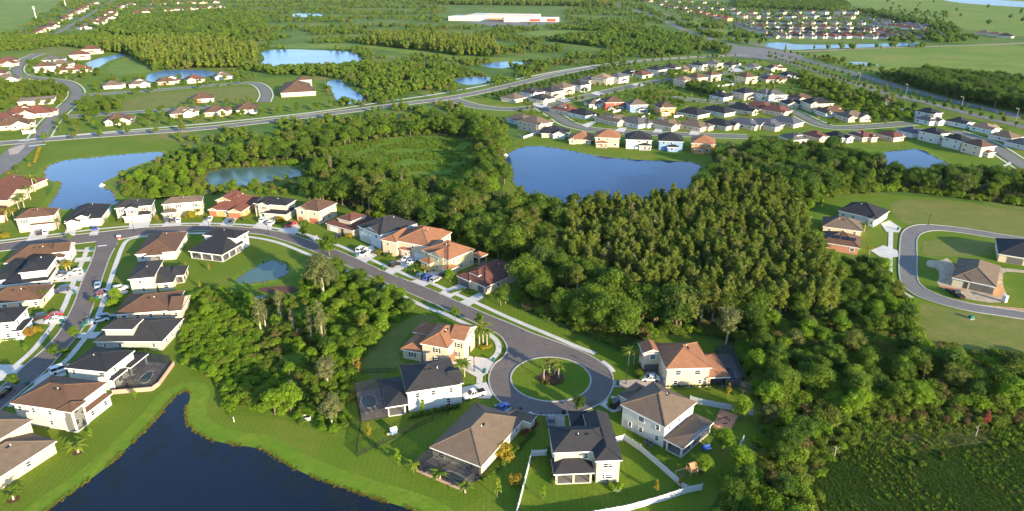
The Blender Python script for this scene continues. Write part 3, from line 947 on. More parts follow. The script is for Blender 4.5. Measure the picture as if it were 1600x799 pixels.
def house_core(name, label, cat, group, org, rz, blocks, wall, roof, feats=(), lod=2, shutters=None, gmat='garage_white', seed=0, wallfront=None, vents=True):
    """blocks: dicts with rect (x0,x1,y0,y1) at the eaves, z of the eaves, r roof kind"""
    rr = random.Random(seed)
    root = bpy.data.objects.new(name, None)
    COL.objects.link(root)
    root.location = (org[0], org[1], 0.0)
    root.rotation_euler = (0, 0, rz)
    root.empty_display_size = 2
    tag(root, label, cat, group)
    M = Matrix.Rotation(rz, 2)
    wm, rm, fm, pm, sl = MB(), MB(), MB(), MB(), MB()
    info = []
    for i, b in enumerate(blocks):
        x0, x1, y0, y1 = b['rect']
        b.setdefault('ov', .45)
        b.setdefault('pitch', .42)
        z = b['z'] + .013 * i
        ov = min(b['ov'], (x1 - x0) * .15, (y1 - y0) * .15)
        h = roof_geo(rm, fm, wm, x0, x1, y0, y1, z, b.get('r', 'hip'), b['pitch'], ov, b)
        e = ov + .007 * i
        wx0, wx1, wy0, wy1 = x0 + e, x1 - e, y0 + e, y1 - e
        info.append((wx0, wx1, wy0, wy1, z, h, b))
        zb = b.get('zb', .0)
        if b.get('open'):
            nx = max(1, round((wx1 - wx0) / 4.5))
            ny = max(1, round((wy1 - wy0) / 4.5))
            for k in range(nx + 1):
                for yy in (wy0 + .2, wy1 - .2):
                    xx = wx0 + .2 + (wx1 - wx0 - .4) * k / nx
                    pm.box(xx - .2, xx + .2, yy - .2, yy + .2, zb, z - .2)
            for k in range(1, ny):
                for xx in (wx0 + .2, wx1 - .2):
                    yy = wy0 + .2 + (wy1 - wy0 - .4) * k / ny
                    pm.box(xx - .2, xx + .2, yy - .2, yy + .2, zb, z - .2)
            pm.box(wx0 + .01, wx1 - .01, wy0 + .01, wy0 + .33, z - .62, z - .21)
            pm.box(wx0 + .012, wx0 + .33, wy0 + .34, wy1 - .012, z - .62, z - .212)
            pm.box(wx1 - .33, wx1 - .012, wy0 + .34, wy1 - .012, z - .62, z - .212)
            sl.box(wx0, wx1, wy0, wy1, max(0, zb - .2), zb + .17)
        else:
            wm.box(wx0, wx1, wy0, wy1, zb, z - .2, 0, False)
    wall_o = wm.build('wall', 'wall_' + wall, root)
    for (wx0, wx1, wy0, wy1, z, h, b) in info:
        if b.get('open') and lod == 2:
            zt = z - .63
            e = .22
            for (a, c) in (((wx0 + e, wy0 + e), (wx1 - e, wy0 + e)), ((wx1 - e, wy0 + e), (wx1 - e, wy1 - e)), ((wx0 + e, wy0 + e), (wx0 + e, wy1 - e))):
                sm = MB()
                sm.face([(*a, .18), (*c, .18), (*c, zt), (*a, zt)])
                sm.build('porch_screen', 'insect_screen', root)
    if pm.f:
        pm.build('porch_post', 'wall_' + (wall if wall in ('white', 'cream', 'peach', 'yellow', 'tan', 'salmon') else 'white'), root)
        sl.build('porch_floor', 'concrete', root)
    roof_o = rm.build('roof', 'roof_' + roof, root)
    fm.build('fascia', 'trim_white', roof_o)
    if lod == 2:
        rc = MB()
        for b in blocks:
            for (c0, c1) in b.get('caps', ()):
                if (Vector(c1) - Vector(c0)).length > .3:
                    rc.bar(c0, c1, .24)
        if rc.f:
            rc.build('ridge_cap', 'roof_' + roof, roof_o)
    # openings
    SN = {'s': (0, -1, 0), 'e': (1, 0, R(90)), 'n': (0, 1, R(180)), 'w': (-1, 0, R(-90))}
    used = {}
    def at(bi, side, t, z, depth=0.0):
        wx0, wx1, wy0, wy1, zz, h, b = info[bi]
        if side == 's':
            return (wx0 + (wx1 - wx0) * t, wy0 - depth, z)
        if side == 'n':
            return (wx1 - (wx1 - wx0) * t, wy1 + depth, z)
        if side == 'e':
            return (wx1 + depth, wy0 + (wy1 - wy0) * t, z)
        return (wx0 - depth, wy1 - (wy1 - wy0) * t, z)
    def length(bi, side):
        wx0, wx1, wy0, wy1, zz, h, b = info[bi]
        return (wx1 - wx0) if side in 'sn' else (wy1 - wy0)
    def covered(p, skip):
        for j, (a0, a1, b0, b1, zz, h, b) in enumerate(info):
            if j == skip:
                continue
            if a0 - .3 < p[0] < a1 + .3 and b0 - .3 < p[1] < b1 + .3 and p[2] < zz + (h * .7 if not b.get('open') else h * .8):
                if not (b.get('open') and p[2] < zz - 1.2):
                    return True
        return False
    for ft in feats:
        kind, bi, side, t = ft[:4]
        rzs = SN[side][2]
        L = length(bi, side)
        if kind == 'garage':
            w = ft[4]
            o = add('garage_door', SHARED[ft[5] if len(ft) > 5 else gmat], root, at(bi, side, t, .12, .01), rzs, (w, 1, 2.2))
            used.setdefault((bi, side, 0), []).append((t - w / L / 2, t + w / L / 2))
        elif kind == 'door':
            add('door', SHARED['door'], root, at(bi, side, t, .15, .01), rzs, (1.2, 1, 2.2))
            used.setdefault((bi, side, 0), []).append((t - .9 / L, t + .9 / L))
        elif kind == 'win':
            z, w, hh = ft[4:7]
            put_window(root, at(bi, side, t, z, .005), rzs, w, hh, lod, shutters)
            used.setdefault((bi, side, 9), []).append((t - w / L / 2, t + w / L / 2))
        elif kind == 'skip':
            used.setdefault((bi, side, 0), []).append((0, 1))
            used.setdefault((bi, side, 1), []).append((0, 1))
    if lod > 0:
        for bi, (wx0, wx1, wy0, wy1, zz, h, b) in enumerate(info):
            if b.get('open') or b.get('nowin'):
                continue
            floors = 2 if zz > 4.6 and b.get('zb', 0) < 2 else 1
            for side in 'senw':
                nx, ny, rzs = SN[side]
                wnrm = M @ Vector((nx, ny))
                cpos = M @ Vector(at(bi, side, .5, 0)[:2]) + Vector((org[0], org[1]))
                if wnrm.dot(-cpos) <= 0:
                    continue
                L = length(bi, side)
                n = int(L / (3.6 if lod == 2 else 4.2))
                if n < 1 and L > 1.6:
                    n = 1
                for fl in range(floors):
                    zc = b.get('zb', 0) + (.95 if fl == 0 else 3.75)
                    if floors == 1 and b.get('zb', 0) > 2:
                        zc = b['zb'] + .7
                    for k in range(n):
                        t = (k + .5 + rr.uniform(-.12, .12)) / n
                        if rr.random() < (.22 if n > 1 else 0):
                            continue
                        w = rr.choice((.95, 1.1, 1.1, 1.7)) if lod == 2 else rr.choice((1.1, 1.6))
                        hh = 1.45 if floors == 2 or zz > 2.7 else 1.2
                        if hh + zc > zz - .35:
                            hh = zz - .4 - zc
                        if hh < .5:
                            continue
                        p = at(bi, side, t, zc + .6, .4)
                        if covered(p, bi):
                            continue
                        if any(a - w / L < t < c + w / L for (a, c) in used.get((bi, side, fl), [])):
                            continue
                        put_window(root, at(bi, side, t, zc, .005), rzs, w, hh, lod, shutters if side in b.get('sh', 's') else None)
    if lod == 1:
        a0, a1, b0, b1 = blocks[0]['rect']
        add('vent_pipe', SHARED['pipe'], roof_o, (a0 * .2, b0 * .3, blocks[0]['z'] + blocks[0]['pitch'] * min(a1, b1) * .62))
    if lod == 2 and vents:
        a0, a1, b0, b1 = blocks[0]['rect']
        z, pitch = blocks[0]['z'], blocks[0]['pitch']
        alongx = (a1 - a0) >= (b1 - b0)
        W = (b1 - b0) if alongx else (a1 - a0)
        for k in range(3):
            t = rr.uniform(.4, .65)
            if alongx:
                x = a0 + (a1 - a0) * t
                y = (b0 + b1) / 2 - W * .10
                hz = z + pitch * (W / 2 - W * .10)
            else:
                y = b0 + (b1 - b0) * t
                x = (a0 + a1) / 2 + W * .10
                hz = z + pitch * (W / 2 - W * .10)
            if k < 2:
                o = add('roof_vent', SHARED['vent'], roof_o, (x, y, hz - .06))
            else:
                o = add('vent_pipe', SHARED['pipe'], roof_o, (x, y, hz - .06))
    return root

def put_window(root, pos, rzs, w, h, lod, shutters=None):
    if lod == 2:
        o = add('window', SHARED['window'], root, pos, rzs, (w, 1, h))
        add('pane', SHARED['pane'], o)
        if shutters:
            d = Vector((math.cos(rzs), math.sin(rzs)))
            for s in (-1, 1):
                q = Vector(pos[:2]) + d * s * (w / 2 + .24)
                add('shutter', SHARED[shutters], root, (q.x, q.y, pos[2]), rzs, (.4, 1, h))
    else:
        add('window', SHARED['window_far'], root, pos, rzs, (w, 1, h))

FOOT = []      # house footprints on the plan, kept clear of planting

def house(label, main, others, wall, roof, feats=(), z=5.9, r='hip', pitch=.48, seed=0, cat='house', group=None, shutters=None, gmat='garage_white', name='house', mainkw=None, vents=True):
    """main: three photographed eave corners A, B (one eave) and C (across); others: (corner list, z, roof, dict)"""
    A, B, C = [G(*p, z) for p in main[:3]]
    u = (B - A).to_2d()
    v = (C - A).to_2d()
    if u.x * v.y - u.y * v.x < 0:
        A, B = B, A
        u = -u
    rz = math.atan2(u.y, u.x)
    Mi = Matrix.Rotation(-rz, 2)
    def loc(p, zz, o):
        return Mi @ (G(*p, zz).to_2d() - o)
    org0 = A.to_2d()
    pts = [loc(p, z, org0) for p in main]
    x0, x1 = min(p.x for p in pts), max(p.x for p in pts)
    if len(main) == 3:       # width is the eave A-B
        x0, x1 = 0.0, (B - A).to_2d().length
    y0, y1 = min(p.y for p in pts), max(p.y for p in pts)
    if len(main) == 3:
        y0, y1 = 0.0, (Mi @ (C.to_2d() - org0)).y
    org = org0 + Matrix.Rotation(rz, 2) @ Vector(((x0 + x1) / 2, (y0 + y1) / 2))
    hx, hy = (x1 - x0) / 2, (y1 - y0) / 2
    bl = [dict(rect=(-hx, hx, -hy, hy), z=z, r=r, pitch=pitch, **(mainkw or {}))]
    for ob in others:
        pp, zz, rk = ob[:3]
        kw = ob[3] if len(ob) > 3 else {}
        q = [loc(p, zz, org) for p in pp]
        rect = [min(p.x for p in q), max(p.x for p in q), min(p.y for p in q), max(p.y for p in q)]
        for key, idx in (('w', 0), ('e', 1), ('s', 2), ('n', 3)):
            if 'to_' + key in kw:     # stretch into the main block
                rect[idx] = kw['to_' + key]
        d = dict(rect=tuple(rect), z=zz, r=rk, **{k: vv for k, vv in kw.items() if not k.startswith('to_')})
        bl.append(d)
    Mr = Matrix.Rotation(rz, 2)
    for b in bl:
        a0, a1, b0, b1 = b['rect']
        FOOT.append([org + Mr @ Vector(c) for c in ((a0 - 1, b0 - 1), (a1 + 1, b0 - 1), (a1 + 1, b1 + 1), (a0 - 1, b1 + 1))])
    if DEBUG:
        print('HOUSE %-60s w %.1f d %.1f' % (label[:60], 2 * hx, 2 * hy), [tuple(round(t, 1) for t in b['rect']) for b in bl[1:]])
    return house_core(name, label, cat, group, org, rz, bl, wall, roof, feats, 2, shutters, gmat, seed, vents=vents)

DEBUG = False
GRP = 'houses round the turning circle'
house('two storey cream house with black roof inside the white fence', [(864, 708), (964, 704), (857, 667)],
      [([(930, 721), (970, 717), (950, 646)], 5.9, 'hipyhg', {}), ([(865, 742), (929, 739), (866, 716)], 3.0, 'half+y', dict(open=True, pitch=.3)),
       ([(892, 666), (926, 664), (908, 642)], 3.4, 'hip', {})],
      'cream', 'charcoal', [('win', 1, 's', .5, .9, 2.6, 1.3), ('win', 1, 's', .5, 3.8, 2.6, 1.2), ('garage', 0, 'n', .7, 4.8)], group=GRP, seed=1)
house('two storey white house with brown hipped roof and deep rear porch', [(969, 632), (1040, 668), (1096, 632)],
      [([(1037, 686), (1061, 697), (1116, 660)], 3.0, 'half+x', dict(open=True, pitch=.32)), ([(975, 622), (984, 604), (1012, 606)], 3.4, 'hip', dict(to_e=-5.0))],
      'white', 'taupe', group=GRP, seed=2, pitch=.5)
house('two storey peach house with orange roof beside the screened pool', [(1041, 577), (1113, 575), (1006, 537)],
      [([(1004, 552), (1022, 552), (1002, 536)], 5.9, 'gy', dict(to_e=-4.6)), ([(1106, 590), (1131, 590), (1118, 552)], 3.0, 'half-x', dict(open=True, pitch=.35))],
      'peach', 'orange', [('garage', 1, 's', .5, 3.6, 'garage_dark'), ('door', 0, 'w', .3)], group=GRP, seed=3, pitch=.46)
house('two storey white house with black roof, screened pool at its rear', [(634, 614), (719, 601), (620, 571)],
      [([(607, 636), (637, 632), (594, 593)], 3.0, 'half+x', dict(open=True, pitch=.32)), ([(703, 602), (722, 592), (713, 575)], 5.9, 'gxgg', {})],
      'white', 'charcoal', [('garage', 0, 'e', .3, 4.8)], group=GRP, seed=4, pitch=.46)
house('two storey cream house with orange roof and rust garage doors', [(656, 537), (700, 545), (733, 513)],
      [([(630, 546), (659, 552), (650, 520)], 3.0, 'hip', {}), ([(644, 519), (669, 523), (660, 503)], 3.6, 'hip', {}), ([(700, 529), (722, 517), (739, 517), (735, 508)], 6.3, 'gx', {})],
      'peach', 'orange', [('garage', 0, 'e', .3, 4.8, 'garage_rust'), ('garage', 0, 'e', .65, 2.6, 'garage_rust'), ('door', 3, 'e', .5)], group=GRP, seed=5, shutters='shutter_dark')
house('wide single storey house with large brown hipped roof and pool cage', [(671, 699), (752, 730), (831, 658)],
      [([(790, 648), (832, 658), (812, 640)], 3.0, 'hip', dict(z=3.0) if False else {})],
      'cream', 'taupe', [('garage', 0, 'n', .3, 4.8)], z=3.0, group=GRP, seed=6, pitch=.5)
GRP = 'houses along the east side of the side street'
house('two storey white house with brown roof and corner balconies by the near lake', [(15, 630), (106, 643), (147, 595)],
      [([(111, 645), (133, 629), (112, 624), (88, 641)], 5.9, 'hip', dict(open=True, zb=0)), ([(134, 647), (175, 615), (149, 612)], 3.0, 'half-x', {})],
      'white', 'brown', group=GRP, seed=7, pitch=.4)
house('beige house with brown roof at the corner of the near lake lawn', [(-30, 765), (89, 689), (30, 668)],
      [([(-40, 700), (45, 660), (0, 640)], 5.9, 'hip', {})],
      'peach', 'taupe', z=3.0, group=GRP, seed=8, pitch=.4)
house('two storey white house with black roof and large screened pool', [(100, 575), (150, 580), (207, 547), (188, 565)],
      [([(145, 592), (179, 593), (191, 576)], 3.0, 'hip', {}), ([(192, 574), (207, 551), (232, 553)], 3.0, 'half-x', dict(open=True, pitch=.25))],
      'white', 'black', [('garage', 0, 'w', .4, 4.8)], z=5.7, group=GRP, seed=9, pitch=.36)
house('grey house with charcoal roof and small upper storey toward the street', [(145, 534), (253, 534), (274, 497)],
      [([(164, 515), (208, 514), (219, 498), (178, 498)], 5.9, 'hip', dict(zb=2.5))],
      'grey', 'charcoal', [('garage', 0, 'w', .35, 4.8)], z=3.0, group=GRP, seed=10, pitch=.38)
house('single storey peach house with long brown roof on the side street', [(178, 492), (270, 485), (284, 454)],
      [([(262, 487), (291, 473), (286, 462)], 3.0, 'gx', {})],
      'peach', 'brown', [('garage', 0, 'w', .4, 4.8)], z=3.0, group=GRP, seed=11, pitch=.38)
house('two storey cream house with charcoal roof and low rear wing', [(199, 437), (241, 433), (246, 407)],
      [([(243, 444), (271, 441), (272, 416)], 3.0, 'half-x', {}), ([(268, 432), (288, 430), (288, 415)], 3.0, 'half-x', dict(open=True))],
      'cream', 'charcoal', [('garage', 0, 'w', .4, 4.6)], group=GRP, seed=12, pitch=.36)
house('single storey white house with brown roof on the street corner', [(210, 398), (275, 393), (288, 363)],
      [([(232, 400), (253, 398), (232, 393)], 3.0, 'hip', dict(open=True))],
      'white', 'brown', z=3.2, group=GRP, seed=13, pitch=.42)
house('two storey white house with black roof facing the open park lawn', [(316, 367), (368, 373), (388, 361)],
      [([(304, 387), (347, 399), (369, 386), (337, 374)], 3.0, 'half+y', dict(open=True, pitch=.34))],
      'white', 'black', group=GRP, seed=14, pitch=.38)
GRP = 'row of houses in front of the wood'
house('two storey tan house with brown roof, dark shutters, by the west pond', [(22, 343), (84, 337), (88, 326)],
      [([(45, 353), (84, 349), (80, 340)], 3.0, 'half+y', dict(pitch=.25))],
      'tan', 'brown', [('garage', 1, 's', .25, 2.6), ('garage', 1, 's', .68, 4.6)], group=GRP, seed=15, shutters='shutter_dark')
house('low grey house with black roof and white dormer by the west pond', [(100, 346), (158, 341), (168, 320)],
      [([(117, 341), (138, 339), (138, 328)], 4.6, 'gy', dict(zb=2.6)), ([(100, 349), (125, 347), (125, 336)], 3.2, 'gy', {})],
      'white', 'black', [('garage', 2, 's', .5, 4.6, 'garage_tan'), ('garage', 0, 's', .78, 2.6)], z=3.3, group=GRP, seed=16, shutters='shutter_red')
house('two storey grey house with charcoal roof and red shutters', [(178, 326), (237, 321), (240, 312)],
      [([(193, 328), (215, 326), (212, 318)], 5.9, 'gy', {}), ([(190, 339), (235, 335), (230, 325)], 3.0, 'half+y', dict(pitch=.2))],
      'grey', 'charcoal', [('garage', 2, 's', .25, 2.6, 'garage_tan'), ('garage', 2, 's', .68, 4.6, 'garage_tan')], group=GRP, seed=17, shutters='shutter_red')
house('two storey cream house with taupe roof and dark shutters', [(252, 320), (315, 315), (321, 307)],
      [([(252, 333), (275, 332), (272, 325)], 3.0, 'half+y', dict(pitch=.25))],
      'cream', 'taupe', [('garage', 0, 's', .18, 4.4, 'garage_tan'), ('door', 0, 's', .62)], group=GRP, seed=18, shutters='shutter_dark')
house('orange house with russet roof, twin gabled garages and upper dormer', [(326, 328), (378, 330), (398, 308)],
      [([(336, 313), (361, 314), (362, 301)], 5.6, 'gy', dict(zb=2.6)), ([(324, 328), (340, 328), (340, 320)], 3.0, 'gy', {}), ([(354, 331), (378, 331), (378, 318)], 3.1, 'gy', {})],
      'orange', 'russet', [('garage', 2, 's', .5, 2.8, 'garage_rust'), ('garage', 3, 's', .5, 4.8, 'garage_rust')], z=3.0, group=GRP, seed=19, pitch=.5)
house('two storey cream house with black roof and red shutters', [(395, 318), (447, 322), (459, 312)],
      [([(400, 320), (420, 321), (424, 311)], 5.9, 'gy', {}), ([(410, 333), (447, 336), (446, 325)], 3.0, 'half+y', dict(pitch=.25))],
      'cream', 'black', [('garage', 2, 's', .3, 2.6, 'garage_tan'), ('garage', 2, 's', .72, 4.4, 'garage_tan')], group=GRP, seed=20, shutters='shutter_red')
house('two storey peach house with brown roof above the red pickup', [(461, 325), (498, 331), (532, 318)],
      [([(461, 326), (480, 329), (482, 316)], 5.9, 'gy', {})],
      'peach', 'brown', [('garage', 1, 's', .35, 2.4, 'garage_rust'), ('garage', 0, 's', .72, 4.4, 'garage_rust')], group=GRP, seed=21, pitch=.48)
house('terracotta roofed peach house with square upper storey behind the big shade tree', [(508, 349), (551, 361), (592, 342)],
      [([(526, 341), (546, 345), (573, 337)], 5.7, 'hip', dict(zb=2.6))],
      'peach', 'umber', [('garage', 0, 's', .25, 4.4), ('door', 0, 's', .6)], z=3.0, group=GRP, seed=22)
house('two storey grey-white house with long black roof in the row', [(558, 353), (594, 368), (650, 349)],
      [([(569, 357), (590, 366), (600, 352)], 5.9, 'gy', {}), ([(640, 353), (656, 349), (640, 343)], 3.4, 'hip', dict(to_s=7.5))],
      'mist', 'charcoal', [('garage', 0, 's', .35, 4.6, 'garage_tan')], group=GRP, seed=23)
house('two storey peach house with bright orange roof and long front wing', [(628, 378), (665, 385), (694, 371), (655, 354)],
      [([(601, 371), (617, 379), (652, 360)], 5.9, 'gyhh', {}), ([(655, 352), (678, 357), (690, 366)], 4.6, 'hip', {}), ([(628, 389), (640, 393), (640, 380)], 3.2, 'half+y', {})],
      'peach', 'orange', [('garage', 0, 's', .7, 4.4)], group=GRP, seed=24)
house('two storey yellow house with orange roof and arched porch', [(658, 391), (701, 407), (746, 391)],
      [([(671, 395), (692, 405), (700, 390)], 5.9, 'gy', {}), ([(655, 407), (672, 413), (676, 402)], 3.0, 'hip', {}), ([(689, 419), (702, 423), (705, 412)], 3.0, 'hip', {}), ([(744, 402), (759, 399), (748, 392)], 3.0, 'hip', dict(open=True))],
      'yellow', 'orange', [('garage', 0, 's', .55, 4.6), ('door', 0, 's', .2)], group=GRP, seed=25, pitch=.46)
house('single storey house with dark maroon roof at the row end', [(713, 430), (759, 449), (815, 418)],
      [([(733, 426), (747, 432), (760, 417)], 4.6, 'hip', dict(zb=2.6)), ([(713, 431), (737, 438), (745, 425)], 3.1, 'hip', {})],
      'peach', 'umber', [('garage', 0, 's', .82, 2.6, 'garage_dark'), ('garage', 2, 's', .5, 4.6, 'garage_dark')], z=3.0, group=GRP, seed=26, pitch=.46)
GRP = 'houses along the west side of the side street'
house('brown roofed house on the street corner with white gable peaks', [(5, 412), (100, 402), (108, 381)],
      [([(83, 393), (108, 393), (108, 380)], 4.4, 'gx', {})], 'white', 'brown', [('garage', 0, 'e', .4, 4.4)], z=3.2, group=GRP, seed=27)
house('two storey white house with black roof behind the yellow palm', [(28, 427), (73, 422), (79, 401)],
      [([(2, 446), (75, 438), (76, 420)], 3.0, 'half+y', dict(pitch=.2)), ([(-14, 440), (30, 430), (30, 405)], 3.0, 'hip', {})], 'white', 'black', [('garage', 0, 'e', .4, 4.4)], group=GRP, seed=28)
house('low brown roofed beige house with palm at its corner', [(-30, 477), (65, 468), (68, 446)], [], 'peach', 'brown', [('garage', 0, 'e', .7, 4.4)], z=3.0, group=GRP, seed=29)
house('two storey pale house with black roof and front porch roof', [(-45, 509), (22, 503), (32, 480)],
      [([(20, 515), (34, 517), (46, 498)], 3.0, 'half-x', dict(pitch=.3))], 'mist', 'black', [('garage', 0, 'e', .5, 4.4)], group=GRP, seed=30)
house('yellow house cut by the edge of the view on the west pavement', [(-70, 528), (-2, 522), (6, 498)], [], 'yellow', 'brown', [], z=3.0, group=GRP, seed=31)
house('maroon roofed house with palms beside the west pond', [(-40, 300), (24, 301), (36, 279)],
      [([(-30, 313), (22, 309), (24, 298)], 3.0, 'gx', {}), ([(10, 289), (34, 286), (34, 277)], 4.6, 'hip', dict(zb=2.4))], 'peach', 'umber', [], z=3.0, seed=32)
house('cream house half hidden by palms at the edge of the view', [(-60, 346), (6, 337), (10, 322)], [], 'peach', 'brown', [], z=3.0, seed=33)
GRP = 'houses on the street beyond the wood'
house('low white house with navy black roof beside the bare plot', [(1309, 329), (1371, 343), (1388, 329)],
      [([(1366, 344), (1387, 331), (1376, 328)], 3.3, 'gy', {})], 'white', 'black', [('garage', 0, 'e', .5, 4.4)], z=3.2, group=GRP, seed=34)
house('low house with taupe roof between the navy roof and solar roof', [(1285, 354), (1348, 362), (1373, 350)], [], 'peach', 'taupe', [('garage', 0, 'e', .5, 4.4)], z=3.0, group=GRP, seed=35)
HSOL = house('low brick house with brown roof carrying solar panels', [(1281, 378), (1344, 388), (1368, 374)], [], 'brick', 'brown', [('garage', 0, 'e', .5, 4.4)], z=3.0, group=GRP, seed=36)
house('cream house with navy roof at the edge of the view', [(1560, 397), (1640, 410), (1556, 373)], [], 'peach', 'black', [('garage', 0, 's', .35, 4.6, 'garage_dark')], z=3.0, group=GRP, seed=37)
house('unfinished house with brown roof and open garages on bare soil', [(1487, 434), (1557, 449), (1550, 414)],
      [([(1487, 434), (1519, 440), (1515, 420)], 3.05, 'hip', {})], 'cream', 'taupe',
      [('garage', 0, 's', .62, 4.8, 'garage_dark'), ('garage', 0, 's', .88, 2.8, 'garage_dark'), ('door', 1, 's', .8), ('skip', 0, 's', 0)], z=3.0, group=GRP, seed=38, vents=False)
for k in range(2):
    mb = MB()
    w = 4.6
    for i in range(6):
        for j in range(2):
            mb.box(-w / 2 + i * .78, -w / 2 + i * .78 + .72, -.8 + j * .84, j * .84, 0, .05)
    o = mb.build('solar_panel', 'solar', HSOL)
    o.location = (-2.6 + k * 5.2, -2.9, 3.0 + .48 * 3.35 + .1)
    o.rotation_euler = (math.atan(.48), 0, 0)

# ---- houses of the estates further off: roof centre in the photo, storeys, wall, roof, size ------------------
ORD = ['first', 'second', 'third', 'fourth', 'fifth', 'sixth', 'seventh', 'eighth', 'ninth', 'tenth', 'eleventh', 'twelfth', 'thirteenth', 'fourteenth', 'fifteenth', 'sixteenth', 'seventeenth', 'eighteenth', 'nineteenth', 'twentieth', 'twenty-first', 'twenty-second', 'twenty-third', 'twenty-fourth']

def mid(x, y, st, wall, roof, ang, w, d, label, group, seed, lod=1):
    rr = random.Random(seed * 13 + 5)
    z = 5.6 if st == 2 else 2.8
    w, d = w * 1.26, d * 1.22
    c = G(x, y, z + 1.2)
    rz = R(ang)
    w2, d2 = w / 2, d / 2
    bl = [dict(rect=(-w2, w2, -d2, d2), z=z, r='hip', pitch=.5, ov=.6)]
    if lod:
        v = rr.random()
        if st == 2:
            a = rr.uniform(-.45, 0) * w
            bl.append(dict(rect=(a, a + w * .48, -d2 - 2.6, -d2 + .8), z=2.9, r='half+y', pitch=.3, open=v < .6))
        elif v < .7:
            a = rr.choice((-w2 + .3, w2 - w * .5 - .3))
            bl.append(dict(rect=(a, a + w * .5, -d2 - 2.2, -d2 + 4), z=2.95, r='gyhh' if v < .2 else 'gy', pitch=.5))
        if st == 1 and rr.random() < .5:
            a = rr.uniform(-.3, .05) * w
            b_ = rr.uniform(-.3, .0) * d
            bl.append(dict(rect=(a, a + w * rr.uniform(.3, .45), b_, b_ + d * .38), z=rr.uniform(4.4, 5.2), r=rr.choice(('hip', 'gx', 'gy')), pitch=.5, zb=2.6))
        if rr.random() < .35:
            bl.append(dict(rect=(-w2 + .4, -w2 + w * .36, -d2 - 1.6, -d2 + 3), z=z - .05, r='gy', pitch=.6))
        if rr.random() < .5:
            bl.append(dict(rect=(w2 - 2, w2 + 2.4, -d2 * .5, d2 * .3), z=2.85, r='gx', pitch=.5))
    M = Matrix.Rotation(rz, 2)
    FOOT.append([c.to_2d() + M @ Vector(q) for q in ((-w2 - 2, -d2 - 3), (w2 + 2, -d2 - 3), (w2 + 2, d2 + 2), (-w2 - 2, d2 + 2))])
    feats = []
    if lod:
        feats = [('garage', 0, rr.choice('es'), .3, 4.4)] if rr.random() < .8 else []
    return house_core('house', label, 'house', group, c, rz, bl, wall, roof, feats, lod, None, ('garage_rust' if x < 420 else rr.choice(('garage_white', 'garage_tan'))), seed)

